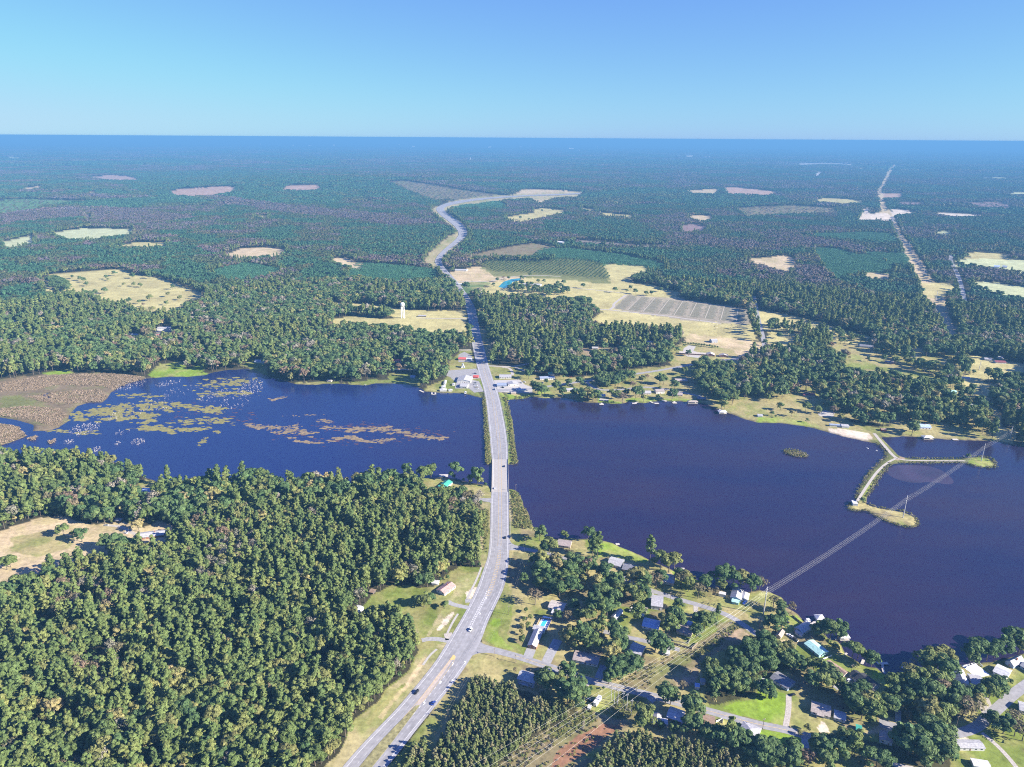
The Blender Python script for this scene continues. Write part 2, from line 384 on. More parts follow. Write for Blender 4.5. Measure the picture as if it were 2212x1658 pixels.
z('clearing', 'ZN', 'conc', 0, (490, 180), (505, 167), (515, 168), (503, 180))
# --- north shore, right part
z('village_ground', 'ZJ', 'dry', 'sparse', (-200, 560), (60, 420), (300, 300), (620, 290), (1000, 390), (1700, 450), (1750, 600), (1900, 860), (2000, 1000), (2000, 1170), (1500, 1160), (1180, 1050), (640, 960), (400, 895), (0, 940), (-220, 940))
z('meadow', 'ZJ', 'hay', 0, (0, 80), (200, 110), (420, 160), (560, 200), (740, 260), (970, 310), (960, 340), (830, 322), (640, 272), (420, 212), (200, 205), (60, 205), (20, 140))
z('meadow', 'ZJ', 'hay', 0, (100, 260), (370, 280), (360, 330), (150, 370), (70, 330))
z('meadow', 'ZJ', 'dry', 0, (620, 335), (840, 385), (1030, 440), (1250, 470), (1400, 485), (1640, 515), (1560, 562), (1400, 525), (1200, 475), (1000, 475), (760, 505), (800, 440), (620, 400))
z('meadow', 'ZJ', 'lawn', 0, (700, 515), (800, 510), (960, 540), (1200, 580), (1330, 600), (1540, 640), (1500, 662), (1300, 652), (1100, 605), (950, 580), (740, 575))
z('meadow', 'ZJ', 'hay', 0, (1190, 360), (1390, 400), (1400, 440), (1250, 400))
z('meadow', 'ZJ', 'hay', 0, (1750, 455), (1900, 470), (2000, 500), (2300, 545), (2300, 622), (2211, 612), (1960, 592), (1850, 622), (1830, 680), (2000, 700), (1990, 750), (1930, 740), (1930, 860), (2040, 950), (2030, 1050), (2150, 1080), (2150, 1165), (2000, 1165), (1990, 1000), (1880, 860), (1870, 740), (1700, 700), (1690, 640), (1800, 600), (1770, 520))
z('shore_lawn', 'ZJ', 'dry', 0, (-300, 940), (0, 935), (200, 895), (400, 885), (640, 945), (760, 1000), (900, 1030), (1000, 1060), (1180, 1030), (1330, 1080), (1500, 1080), (1500, 1150), (1330, 1140), (1200, 1138), (1020, 1142), (950, 1170), (860, 1172), (600, 1108), (350, 1048), (0, 1022), (-200, 960))
z('shore_lawn', 'ZJ', 'bright', 0, (0, 968), (150, 975), (350, 1000), (520, 1050), (480, 1070), (350, 1046), (0, 1020))
z('shore_lawn', 'ZJ', 'dry', 0, (200, 830), (260, 790), (540, 800), (560, 860), (300, 880), (60, 870), (70, 850))
z('beach', 'ZJ', 'sand', 0, (590, 1065), (690, 1062), (780, 1080), (940, 1105), (955, 1155), (880, 1172), (700, 1134), (610, 1100))
z('dike', 'ZK', 'weedy', 0, (960, -10), (1030, -10), (1060, 60), (1130, 130), (1180, 180), (1320, 205), (1730, 200), (1800, 185), (1900, 195), (1990, 260), (1960, 295), (1750, 270), (1700, 250), (1200, 255), (1130, 270), (940, 500), (910, 590), (1260, 665), (1345, 745), (1310, 790), (1210, 785), (880, 645), (750, 635), (760, 575), (800, 560), (890, 370), (1030, 205), (1050, 140), (990, 60))
z('dike', 'ZK', 'bright', 0, (1750, 212), (1880, 207), (1950, 240), (1960, 268), (1900, 275), (1760, 255))
z('dike', 'ZK', 'bright', 0, (920, 600), (1010, 630), (1180, 655), (1280, 690), (1310, 750), (1230, 765), (1100, 725), (960, 655))
z('dike', 'ZK', 'pink', 0, (1140, 195), (1180, 187), (1235, 205), (1240, 215), (1150, 222), (1120, 215))
z('islet', 'ZK', 'brush', 0, (215, 145), (260, 130), (345, 140), (405, 165), (420, 192), (380, 202), (295, 192), (225, 170))
# --- north shore, middle
z('village_ground', 'ZI', 'dry', 0, (180, 545), (350, 555), (480, 540), (540, 600), (600, 640), (800, 630), (940, 640), (1100, 620), (1300, 600), (1420, 570), (1740, 540), (1690, 470), (1680, 420), (1780, 350), (1900, 360), (2040, 370), (2100, 390), (2212, 410), (2260, 500), (2240, 700), (2212, 960), (2080, 906), (1980, 861), (1700, 838), (1310, 858), (1000, 850), (830, 812), (530, 800), (470, 824), (345, 834), (270, 770), (230, 680))
z('shore_lawn', 'ZI', 'bright', 0, (270, 770), (400, 790), (530, 790), (640, 745), (700, 760), (740, 812), (530, 802), (470, 824), (345, 834), (300, 800))
z('shore_lawn', 'ZI', 'bright', 0, (1080, 800), (1260, 845), (1310, 850), (1340, 815), (1500, 810), (1700, 815), (1900, 830), (1985, 858), (1850, 848), (1700, 841), (1310, 859), (1100, 856))
z('clearing', 'ZI', 'pink', 0, (930, 400), (1080, 400), (1300, 390), (1300, 420), (1080, 430), (1000, 455), (940, 450))
z('verge', 'ZI', 'dry', 0, (80, 200), (160, 250), (215, 380), (200, 500), (150, 510), (110, 380))
z('shop_yard', 'ZH', 'lawn', 0, (1290, 1010), (1400, 970), (1480, 930), (1500, 880), (1510, 790), (1600, 720), (1600, 690), (1690, 690), (1760, 880), (1812, 1030), (1790, 1092), (1640, 1054), (1440, 1047), (1310, 1038))
z('shop_yard', 'ZH', 'dry', 0, (1510, 800), (1700, 790), (1730, 850), (1510, 850))
z('water_tower_field', 'ZH', 'hay', 0, (480, 290), (620, 300), (830, 310), (1000, 330), (1150, 360), (1400, 365), (1655, 358), (1662, 440), (1672, 560), (1500, 530), (1350, 550), (1200, 515), (950, 490), (750, 485), (550, 492), (545, 435), (700, 410), (800, 420), (1050, 430), (1060, 375), (900, 350), (500, 302))
z('shore_lawn', 'ZH', 'lawn', 0, (230, 960), (500, 950), (700, 965), (860, 935), (1000, 940), (1030, 880), (1280, 900), (1260, 985), (1130, 976), (900, 970), (820, 987), (580, 970), (240, 978))
z('shore_lawn', 'ZG', 'bright', 0, (1250, 590), (1320, 530), (1480, 510), (1540, 520), (1520, 590), (1620, 545), (1720, 545), (1660, 620), (1560, 638), (1420, 638), (1220, 630))
z('shore_lawn', 'ZG', 'bright', 0, (330, 610), (560, 570), (640, 590), (560, 610), (400, 620))
z('shore_lawn', 'ZG', 'lawn', 0, (2000, 540), (2080, 500), (2212, 510), (2212, 570), (2100, 575))
z('clearing', 'ZG', 'gravel', 0, (1030, 345), (1200, 330), (1240, 350), (1100, 362))
z('clearing', 'ZG', 'gravel', 0, (1290, 230), (1420, 225), (1430, 265), (1300, 270))
z('marsh', 'ZG', 'marsh', 0, (-300, 690), (0, 655), (350, 620), (600, 610), (900, 600), (1180, 630), (1260, 655), (1060, 690), (930, 760), (850, 850), (640, 880), (570, 960), (480, 1062), (300, 1088), (270, 1092), (280, 1042), (100, 992), (0, 974), (-300, 960))
z('marsh', 'ZG', 'weedy', 0, (0, 800), (150, 790), (300, 850), (250, 880), (0, 900))
z('marsh', 'ZG', 'marsh', 0, (-250, 1000), (0, 1016), (165, 1048), (230, 1132), (140, 1163), (0, 1215), (-250, 1290))
# --- causeway
z('embankment', 'ZH', 'weedy', 0, (1780, 1070), (1830, 1060), (1865, 1340), (1880, 1640), (1815, 1650), (1800, 1340))
z('embankment', 'ZH', 'lawn', 0, (1910, 1040), (1990, 1085), (2015, 1180), (2055, 1380), (2090, 1650), (1995, 1650), (1975, 1340))
z('embankment', 'ZB', 'weedy', 0, (1810, -20), (1880, -20), (1876, 250), (1812, 244))
z('embankment', 'ZB', 'lawn', 0, (1985, -20), (2048, -20), (2090, 260), (1995, 258))
# --- left foreground
z('clearing', 'ZA', 'tan', 0, (-300, 950), (0, 820), (120, 770), (330, 700), (540, 685), (600, 720), (740, 760), (870, 750), (1000, 730), (1100, 760), (1200, 780), (1330, 720), (1420, 760), (1500, 800), (1460, 860), (1300, 930), (1180, 960), (1100, 990), (800, 1055), (660, 1100), (450, 1170), (250, 1260), (100, 1350), (-300, 1500))
z('clearing', 'ZA', 'dry', 0, (100, 860), (400, 800), (640, 870), (560, 960), (300, 1020), (100, 980))
z('clearing', 'ZA', 'pink', 0, (-200, 1330), (0, 1220), (300, 1130), (700, 1050), (800, 1070), (450, 1170), (100, 1350))
z('clearing', 'ZA', 'dry', 0, (1120, 440), (1210, 385), (1330, 405), (1390, 430), (1320, 480), (1180, 490))
z('house_lawn', 'ZB', 'dry', 0, (1080, 352), (1250, 367), (1400, 373), (1450, 361), (1530, 378), (1660, 412), (1830, 430), (1872, 470), (1872, 530), (1800, 545), (1530, 540), (1380, 525), (1280, 470), (1180, 430), (1090, 420))
z('house_lawn', 'ZB', 'bright', 0, (1080, 352), (1250, 367), (1250, 395), (1100, 400))
z('verge', 'ZB', 'verge', 0, (1776, 1111), (1750, 960), (1790, 800), (1780, 700), (1785, 575), (1858, 572), (1860, 640), (1857, 900), (1842, 1030), (1815, 1120))
z('verge', 'ZB', 'weedy', 0, (1790, 640), (1845, 620), (1850, 800), (1835, 1000), (1800, 980), (1790, 800))
z('roadside_meadow', 'ZF', 'lawn', 0, (520, 330), (600, 230), (740, 160), (900, 150), (1000, 170), (1150, 150), (1180, 90), (1250, 30), (1310, 0), (1535, 0), (1482, 170), (1410, 320), (1330, 460), (1240, 610), (1150, 760), (1060, 880), (960, 1000), (800, 1190), (640, 1360), (500, 1500), (365, 1658), (200, 1858), (60, 1858), (200, 1658), (330, 1540), (430, 1290), (620, 1130), (720, 1000), (900, 850), (980, 690), (960, 600), (870, 560), (830, 500), (760, 470), (640, 460), (540, 420))
z('roadside_meadow', 'ZF', 'verge', 0, (200, 1658), (330, 1540), (440, 1290), (640, 1130), (740, 1000), (920, 850), (1000, 690), (1240, 610), (1150, 760), (960, 1000), (640, 1360), (365, 1658), (200, 1858), (60, 1858))
z('roadside_meadow', 'ZF', 'lawn', 0, (540, 1290), (680, 1120), (860, 960), (900, 960), (720, 1140), (560, 1320))
z('roadside_meadow', 'ZF', 'tan', 0, (640, 1250), (800, 1060), (900, 930), (1000, 780), (1050, 730), (1040, 800), (940, 930), (820, 1080), (680, 1260))
z('roadside_meadow', 'ZF', 'verge', 0, (1300, 80), (1480, 30), (1440, 130), (1330, 260), (1200, 420), (1080, 560), (1040, 590), (1130, 420), (1250, 250))
z('roadside_meadow', 'ZF', 'sand', 0, (1130, 520), (1190, 430), (1260, 375), (1278, 385), (1220, 460), (1160, 530))
z('roadside_meadow', 'ZF', 'sand', 0, (1370, 215), (1460, 160), (1475, 170), (1430, 250), (1390, 265))
z('clearing', 'ZF', 'pink', 0, (100, 500), (200, 540), (160, 560), (110, 540))
# --- right foreground neighbourhood: open ground, trees stand singly
z('neighbourhood_ground', 'A0', 'yard', 0, (1525, 1390), (1600, 1500), (3600, 1400), (3600, 2600), (1030, 2600), (1165, 2302), (1260, 2180), (1350, 2060), (1410, 1975), (1450, 1920), (1480, 1860), (1510, 1780), (1520, 1700))
z('shore_lawn', 'ZC', 'bright', 0, (850, 338), (930, 353), (1000, 388), (1130, 438), (1240, 492), (1200, 520), (1050, 500), (900, 470), (800, 480), (810, 400))
z('shore_lawn', 'ZC', 'bright', 0, (1400, 580), (1440, 590), (1560, 642), (1648, 662), (1600, 668), (1500, 640), (1430, 620))
z('house_lawn', 'ZC', 'dry', 0, (580, 340), (700, 325), (720, 420), (600, 400))
z('house_lawn', 'ZC', 'tan', 0, (1340, 600), (1430, 600), (1450, 640), (1350, 650))
z('house_lawn', 'ZC', 'dry', 0, (2134, 745), (2220, 770), (2300, 950), (2100, 960), (1950, 900), (1700, 870), (1660, 830), (1900, 810), (2050, 790))
z('shore_lawn', 'ZD', 'bright', 0, (0, 185), (100, 202), (200, 245), (235, 282), (240, 330), (150, 300), (60, 260), (0, 220))
z('house_lawn', 'ZD', 'dry', 0, (-60, 230), (60, 260), (80, 310), (60, 390), (-60, 420))
z('house_lawn', 'ZF', 'lawn', 0, (1700, 60), (1780, 300), (1740, 480), (1720, 560), (1880, 690), (1900, 740), (1640, 670), (1500, 590), (1505, 540), (1560, 440), (1640, 300))
z('house_lawn', 'ZF', 'bright', 0, (1505, 560), (1600, 420), (1660, 420), (1640, 560), (1780, 690), (1620, 655))
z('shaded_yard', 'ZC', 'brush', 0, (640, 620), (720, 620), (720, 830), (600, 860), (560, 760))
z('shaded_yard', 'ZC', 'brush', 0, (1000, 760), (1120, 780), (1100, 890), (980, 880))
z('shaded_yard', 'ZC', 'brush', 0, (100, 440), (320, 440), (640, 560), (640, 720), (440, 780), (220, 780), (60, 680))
z('shaded_yard', 'ZC', 'pink', 0, (640, 1240), (860, 1250), (840, 1290), (640, 1280))
z('house_lawn', 'ZC', 'lawn', 0, (980, 950), (1120, 1000), (1080, 1110), (1000, 1100))
z('house_lawn', 'ZC', 'dry', 0, (1400, 1100), (1480, 1110), (1560, 1200), (1450, 1190))
z('house_lawn', 'ZC', 'lawn', 0, (1600, 1200), (1930, 1000), (1960, 1010), (1700, 1190), (1610, 1240))
z('brush_strip', 'ZE', 'brush', 0, (960, 700), (1170, 570), (1420, 440), (1600, 390), (1720, 300), (1900, 170), (1960, 170), (2100, 290), (2100, 330), (1930, 380), (1700, 470), (1640, 560), (1620, 680), (1500, 740), (1280, 750))
z('brush_strip', 'ZE', 'weedy', 0, (1300, 560), (1480, 460), (1640, 420), (1760, 320), (1940, 190), (2000, 230), (1850, 350), (1700, 440), (1560, 520), (1330, 640))
z('brush_strip', 'ZE', 'pink', 0, (1400, 640), (1560, 560), (1660, 560), (1620, 660), (1480, 720))
z('brush_strip', 'ZE', 'pink', 0, (1800, 290), (2000, 230), (2090, 300), (1900, 340))
z('brush_strip', 'ZE', 'brush', 0, (-60, 1350), (200, 1180), (400, 1070), (560, 960), (720, 880), (860, 960), (1050, 1000), (1100, 1030), (930, 1100), (860, 1180), (700, 1290), (600, 1390), (520, 1480), (-200, 1480))
z('brush_strip', 'ZE', 'weedy', 0, (380, 1100), (560, 970), (720, 900), (840, 970), (700, 1040), (500, 1140))
z('brush_strip', 'ZE', 'red', 0, (480, 1240), (640, 1120), (860, 1020), (1030, 1040), (900, 1120), (680, 1290), (500, 1400), (420, 1400))
z('brush_strip', 'ZE', 'weedy', 0, (860, 930), (980, 760), (1090, 780), (1240, 820), (1110, 960), (1040, 990), (920, 970))
z('house_lawn', 'ZE', 'lawn', 0, (690, 690), (920, 730), (970, 780), (950, 860), (860, 950), (790, 930), (800, 830), (690, 800))
z('house_lawn', 'ZE', 'bright', 0, (1850, 890), (1950, 840), (2212, 790), (2330, 790), (2330, 1040), (2212, 1010), (2000, 950))
z('house_lawn', 'ZE', 'lawn', 0, (1930, 1000), (2090, 1050), (2200, 1090), (2212, 1180), (2100, 1260), (2060, 1200))
z('house_lawn', 'ZD', 'bright', 0, (0, 1000), (230, 1050), (230, 1310), (0, 1270))
z('house_lawn', 'ZD', 'lawn', 0, (280, 1060), (500, 1080), (700, 1290), (760, 1400), (600, 1380), (280, 1330))
z('house_lawn', 'ZD', 'bright', 0, (0, 1340), (200, 1370), (380, 1430), (380, 1480), (100, 1470), (0, 1450))
z('house_lawn', 'ZD', 'bright', 0, (240, 400), (330, 398), (380, 440), (300, 520), (250, 560), (210, 520))
z('house_lawn', 'ZD', 'lawn', 0, (340, 660), (390, 660), (520, 760), (640, 740), (850, 820), (1000, 860), (1150, 900), (1180, 1080), (1000, 1010), (900, 900), (720, 860), (560, 770), (440, 760))
z('house_lawn', 'ZD', 'bright', 0, (950, 860), (1080, 900), (1150, 1050), (1040, 1050), (960, 1000))
z('house_lawn', 'ZD', 'tan', 0, (180, 610), (290, 600), (330, 660), (260, 710), (170, 640))
z('house_lawn', 'ZD', 'dry', 0, (500, 640), (620, 620), (720, 720), (600, 700))
z('house_lawn', 'ZD', 'lawn', 0, (2050, 870), (2211, 840), (2320, 830), (2320, 900), (2211, 960), (2060, 1040), (1980, 1110), (1820, 1000), (1850, 930))
z('house_lawn', 'ZD', 'sand', 0, (1600, 1430), (1720, 1400), (1760, 1430), (1640, 1470))
z('house_lawn', 'ZD', 'sand', 0, (490, 1330), (540, 1270), (570, 1290), (610, 1360), (520, 1375))
z('house_lawn', 'ZD', 'lawn', 0, (1620, 1520), (1900, 1490), (2080, 1600), (2120, 1658), (1700, 1720), (1600, 1640))
z('house_lawn', 'ZD', 'tan', 0, (880, 1380), (1000, 1300), (1180, 1350), (1000, 1375))
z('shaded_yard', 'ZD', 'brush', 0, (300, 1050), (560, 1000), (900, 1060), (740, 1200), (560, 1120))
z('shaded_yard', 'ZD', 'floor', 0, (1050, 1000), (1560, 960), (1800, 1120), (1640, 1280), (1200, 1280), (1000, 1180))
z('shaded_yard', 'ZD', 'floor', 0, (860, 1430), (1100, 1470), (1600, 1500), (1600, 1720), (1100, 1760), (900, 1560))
# forest patches that lie inside the neighbourhood
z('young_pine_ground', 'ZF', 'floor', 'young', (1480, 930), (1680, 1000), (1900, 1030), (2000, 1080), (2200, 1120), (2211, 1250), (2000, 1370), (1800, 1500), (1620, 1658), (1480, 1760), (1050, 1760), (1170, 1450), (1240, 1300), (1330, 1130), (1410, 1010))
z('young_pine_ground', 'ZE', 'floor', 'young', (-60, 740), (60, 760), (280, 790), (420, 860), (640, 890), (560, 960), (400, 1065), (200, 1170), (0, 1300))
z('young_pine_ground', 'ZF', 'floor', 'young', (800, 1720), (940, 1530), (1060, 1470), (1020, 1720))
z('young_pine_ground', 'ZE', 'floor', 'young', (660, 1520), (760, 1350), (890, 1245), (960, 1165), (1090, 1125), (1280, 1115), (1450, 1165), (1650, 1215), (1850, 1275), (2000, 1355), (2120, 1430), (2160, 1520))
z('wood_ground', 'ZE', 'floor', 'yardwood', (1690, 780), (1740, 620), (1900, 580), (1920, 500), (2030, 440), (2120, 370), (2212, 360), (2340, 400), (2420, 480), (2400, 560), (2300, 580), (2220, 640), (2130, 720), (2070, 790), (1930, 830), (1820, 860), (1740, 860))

# ------------------------------------------------------------------ ground: one polar sheet from under the camera to the horizon
print('ground')
az_in = np.linspace(R_(90 + 48), R_(90 - 48), 800)
az_out = np.linspace(R_(90 - 48), R_(90 - 48 - 264), 50)[1:-1]
az = np.concatenate([az_in, az_out])
vv = np.arange(800, 138.4, -1.25)
dep = PITCH + np.arctan((vv - 383.5) / FPX)
rr = H / np.tan(dep)
rr = np.concatenate([[4, 90, 180], rr[rr > 200], [80000.0]])
rr = np.unique(rr)
NR, NA = len(rr), len(az)
GX = rr[:, None] * np.cos(az)[None, :]; GY = rr[:, None] * np.sin(az)[None, :]
gx, gy = GX.ravel(), GY.ravel()
rad = np.hypot(gx, gy)
near = rad < 2300
wsd = np.full(gx.shape, -60.0)
wsd[near] = water_sd(gx[near], gy[near])
wob = (fbm(gx / 9, gy / 9, 3) - .5) * 3.0
gz = terrain(gx, gy)
wsdn = wsd + np.where(near, wob, 0)
gz = np.where(near, np.clip(ZW - wsdn * .30, -4.0, 0.0), gz)

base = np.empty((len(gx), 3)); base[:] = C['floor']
n1 = fbm(gx / 60, gy / 60, 11); n2 = fbm(gx / 14, gy / 14, 21); n3 = fbm(gx / 500, gy / 500, 31)
far = np.clip((rad - 9000) / 9000, 0, 1)[:, None]
cfar = np.array([.035, .055, .03]) * (0.75 + .6 * n3[:, None]) + np.array([.03, .012, .006]) * (n1[:, None] > .56)
base = base * (1 - far) + cfar * far
zone = np.full(len(gx), -1, int)
wobx = (fbm(gx / 11 + 50, gy / 11, 41) - .5); woby = (fbm(gx / 11, gy / 11 + 90, 43) - .5)
amp = np.clip(rad / 130, 3, 60)
qx, qy = gx + wobx * amp, gy + woby * amp
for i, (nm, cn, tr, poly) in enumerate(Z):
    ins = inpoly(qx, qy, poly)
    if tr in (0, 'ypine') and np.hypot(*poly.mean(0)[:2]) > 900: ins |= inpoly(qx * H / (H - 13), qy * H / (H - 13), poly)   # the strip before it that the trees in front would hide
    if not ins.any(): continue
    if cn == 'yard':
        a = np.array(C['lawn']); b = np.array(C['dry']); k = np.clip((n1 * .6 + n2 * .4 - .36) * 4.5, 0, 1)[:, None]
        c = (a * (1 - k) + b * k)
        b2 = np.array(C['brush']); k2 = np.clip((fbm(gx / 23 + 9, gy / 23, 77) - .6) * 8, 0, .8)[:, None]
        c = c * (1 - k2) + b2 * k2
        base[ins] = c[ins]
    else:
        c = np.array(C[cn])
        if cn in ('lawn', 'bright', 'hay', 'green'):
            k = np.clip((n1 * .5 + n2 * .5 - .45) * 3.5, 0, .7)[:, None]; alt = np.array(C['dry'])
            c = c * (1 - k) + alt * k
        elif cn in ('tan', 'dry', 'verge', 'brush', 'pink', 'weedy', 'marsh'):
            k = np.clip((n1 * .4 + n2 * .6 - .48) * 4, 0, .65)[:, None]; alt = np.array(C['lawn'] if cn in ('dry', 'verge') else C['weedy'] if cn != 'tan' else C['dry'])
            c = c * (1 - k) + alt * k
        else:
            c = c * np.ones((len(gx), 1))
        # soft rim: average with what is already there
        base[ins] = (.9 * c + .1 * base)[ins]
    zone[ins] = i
# plowed rows
base *= (.86 + .28 * n2)[:, None]
muddy = np.clip((wsdn + 2.5) / 2.5, 0, 1)[:, None] * np.where(near, 1, 0)[:, None]
base = base * (1 - muddy) + np.array([.09, .075, .045]) * muddy

gm = bpy.data.materials.new('ground'); gm.use_nodes = True; nt = gm.node_tree
b = nt.nodes['Principled BSDF']; b.inputs['Roughness'].default_value = .95; b.inputs['Specular IOR Level'].default_value = .1
at = nt.nodes.new('ShaderNodeAttribute'); at.attribute_name = 'soil'
geo = nt.nodes.new('ShaderNodeNewGeometry')
na = nt.nodes.new('ShaderNodeTexNoise'); na.inputs['Scale'].default_value = .22; na.inputs['Detail'].default_value = 6; na.inputs['Roughness'].default_value = .7
nb = nt.nodes.new('ShaderNodeTexNoise'); nb.inputs['Scale'].default_value = .035; nb.inputs['Detail'].default_value = 5
nt.links.new(geo.outputs['Position'], na.inputs['Vector']); nt.links.new(geo.outputs['Position'], nb.inputs['Vector'])
ra = nt.nodes.new('ShaderNodeMapRange'); ra.inputs[1].default_value = .3; ra.inputs[2].default_value = .7; ra.inputs[3].default_value = .62; ra.inputs[4].default_value = 1.3
rb = nt.nodes.new('ShaderNodeMapRange'); rb.inputs[1].default_value = .3; rb.inputs[2].default_value = .7; rb.inputs[3].default_value = .8; rb.inputs[4].default_value = 1.15
nt.links.new(na.outputs['Fac'], ra.inputs[0]); nt.links.new(nb.outputs['Fac'], rb.inputs[0])
mu = nt.nodes.new('ShaderNodeMath'); mu.operation = 'MULTIPLY'
nt.links.new(ra.outputs[0], mu.inputs[0]); nt.links.new(rb.outputs[0], mu.inputs[1])
vm = nt.nodes.new('ShaderNodeVectorMath'); vm.operation = 'SCALE'
nt.links.new(at.outputs['Color'], vm.inputs[0]); nt.links.new(mu.outputs[0], vm.inputs['Scale'])
nt.links.new(vm.outputs[0], b.inputs['Base Color'])

idx = np.arange(NR * NA).reshape(NR, NA)
a00 = idx[:-1, :]; a10 = idx[1:, :]
f = np.stack([a00, np.roll(a00, -1, 1), np.roll(a10, -1, 1), a10], -1).reshape(-1, 4)
fz = zone[f[:, 0]]


def grid_object(name, faces, label):
    used, inv = np.unique(faces, return_inverse=True)
    inv = inv.reshape(-1, 4)
    me = bpy.data.meshes.new(name)
    me.vertices.add(len(used)); me.loops.add(len(faces) * 4); me.polygons.add(len(faces))
    co = np.stack([gx[used], gy[used], gz[used]], 1).astype(np.float32)
    me.vertices.foreach_set('co', co.ravel())
    me.loops.foreach_set('vertex_index', inv[:, ::-1].astype(np.int32).ravel())
    me.polygons.foreach_set('loop_start', (np.arange(len(faces)) * 4).astype(np.int32))
    me.update(calc_edges=True)
    ca = me.color_attributes.new('soil', 'FLOAT_COLOR', 'POINT')
    ca.data.foreach_set('color', np.concatenate([base[used], np.ones((len(used), 1))], 1).astype(np.float32).ravel())
    me.materials.append(gm)
    me.shade_smooth()
    return tag(link(name, me), label, None, None, 'structure')


znames = {}
for i, q in enumerate(Z): znames.setdefault(q[0], []).append(i)
inner = {'clearing', 'shaded_yard', 'plantation_ground', 'young_pine_ground', 'wood_ground', 'neighbourhood_ground', 'village_ground', 'house_lawn'}
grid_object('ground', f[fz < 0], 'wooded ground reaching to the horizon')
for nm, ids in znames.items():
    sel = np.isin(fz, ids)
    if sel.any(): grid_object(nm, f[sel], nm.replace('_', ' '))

# ------------------------------------------------------------------ lake water
wm = bpy.data.materials.new('lake_water'); wm.use_nodes = True; nt = wm.node_tree
b = nt.nodes['Principled BSDF']
b.inputs['Base Color'].default_value = (.024, .010, .026, 1); b.inputs['Roughness'].default_value = .12
b.inputs['IOR'].default_value = 1.4; b.inputs['Specular IOR Level'].default_value = .5
geo = nt.nodes.new('ShaderNodeNewGeometry')
n = nt.nodes.new('ShaderNodeTexNoise'); n.inputs['Scale'].default_value = .5; n.inputs['Detail'].default_value = 4
bp = nt.nodes.new('ShaderNodeBump'); bp.inputs['Strength'].default_value = .5; bp.inputs['Distance'].default_value = .25
nt.links.new(geo.outputs['Position'], n.inputs['Vector']); nt.links.new(n.outputs['Fac'], bp.inputs['Height']); nt.links.new(bp.outputs['Normal'], b.inputs['Normal'])
n2_ = nt.nodes.new('ShaderNodeTexNoise'); n2_.inputs['Scale'].default_value = .006; n2_.inputs['Detail'].default_value = 6; n2_.inputs['Roughness'].default_value = .6
mp_ = nt.nodes.new('ShaderNodeMapping'); mp_.inputs['Scale'].default_value = (.55, 1.5, 1); mp_.inputs['Rotation'].default_value = (0, 0, .35)
rp = nt.nodes.new('ShaderNodeValToRGB'); rp.color_ramp.elements[0].position = .32; rp.color_ramp.elements[1].position = .70
rp.color_ramp.elements[0].color = (.013, .011, .040, 1); rp.color_ramp.elements[1].color = (.026, .015, .036, 1)
nt.links.new(geo.outputs['Position'], mp_.inputs[0]); nt.links.new(mp_.outputs[0], n2_.inputs['Vector']); nt.links.new(n2_.outputs['Fac'], rp.inputs['Fac'])
# base colour blends to a stronger blue west of the causeway
sx_ = nt.nodes.new('ShaderNodeSeparateXYZ'); mr_ = nt.nodes.new('ShaderNodeMapRange'); mr_.inputs[1].default_value = 60; mr_.inputs[2].default_value = -260
wmx = nt.nodes.new('ShaderNodeMix'); wmx.data_type = 'RGBA'; wmx.inputs[7].default_value = (.012, .020, .085, 1)
nt.links.new(geo.outputs['Position'], sx_.inputs[0]); nt.links.new(sx_.outputs[0], mr_.inputs[0]); nt.links.new(mr_.outputs[0], wmx.inputs[0]); nt.links.new(rp.outputs['Color'], wmx.inputs[6]); nt.links.new(wmx.outputs[2], b.inputs['Base Color'])
rg = nt.nodes.new('ShaderNodeMapRange'); rg.inputs[1].default_value = .35; rg.inputs[2].default_value = .65; rg.inputs[3].default_value = .05; rg.inputs[4].default_value = .30
nt.links.new(n2_.outputs['Fac'], rg.inputs[0]); nt.links.new(rg.outputs[0], b.inputs['Roughness'])
x0, x1 = lake[:, 0].min() - 30, lake[:, 0].max() + 30; y0, y1 = lake[:, 1].min() - 30, lake[:, 1].max() + 30
mb = MB(); mb.add([(x0, y0, ZW), (x1, y0, ZW), (x1, y1, ZW), (x0, y1, ZW)], [(0, 1, 2, 3)])
tag(mb.build('lake', wm), 'dark blue lake crossed by the highway', None, None, 'structure')
# ------------------------------------------------------------------ haze
hz = bpy.data.materials.new('haze'); hz.use_nodes = True; nt = hz.node_tree; nt.nodes.clear()
pv = nt.nodes.new('ShaderNodeVolumePrincipled'); pv.inputs['Color'].default_value = (.12, .315, .56, 1)
pv.inputs['Density'].default_value = 1.0 / 9500; pv.inputs['Anisotropy'].default_value = 0.0
oo = nt.nodes.new('ShaderNodeOutputMaterial'); nt.links.new(pv.outputs[0], oo.inputs['Volume'])
mb = MB(); mb.box(-82000, 82000, -82000, 82000, -26, H + 2)
hb = tag(mb.build('haze', hz), 'thin blue air over the country', None, None, 'stuff')

# ------------------------------------------------------------------ roads
print('roads')
asph = mat('asphalt', (.275, .265, .265), .85, .16, .25)
asph2 = mat('old_asphalt', (.265, .255, .25), .88, .18, .3)
conc = mat('concrete', (.38, .355, .32), .85, .12, .5)
drv = mat('driveway_concrete', (.30, .29, .28), .9, .15, .6)
gravel = mat('gravel', (.38, .34, .29), .95, .22, .8)
wpaint = mat('white_road_paint', (.78, .77, .74), .7, .1, .6)
dpaint = mat('worn_road_paint', (.6, .59, .57), .7, .2, .8)
ypaint = mat('yellow_road_paint', (.55, .40, .16), .7, .12, .6)
steel = mat('galvanised_steel', (.5, .51, .53), .45, .1, 2, .6)
wood = mat('weathered_wood', (.22, .18, .14), .9, .2, 1.5)
ROADS = []          # (polyline, half width) to keep trees off


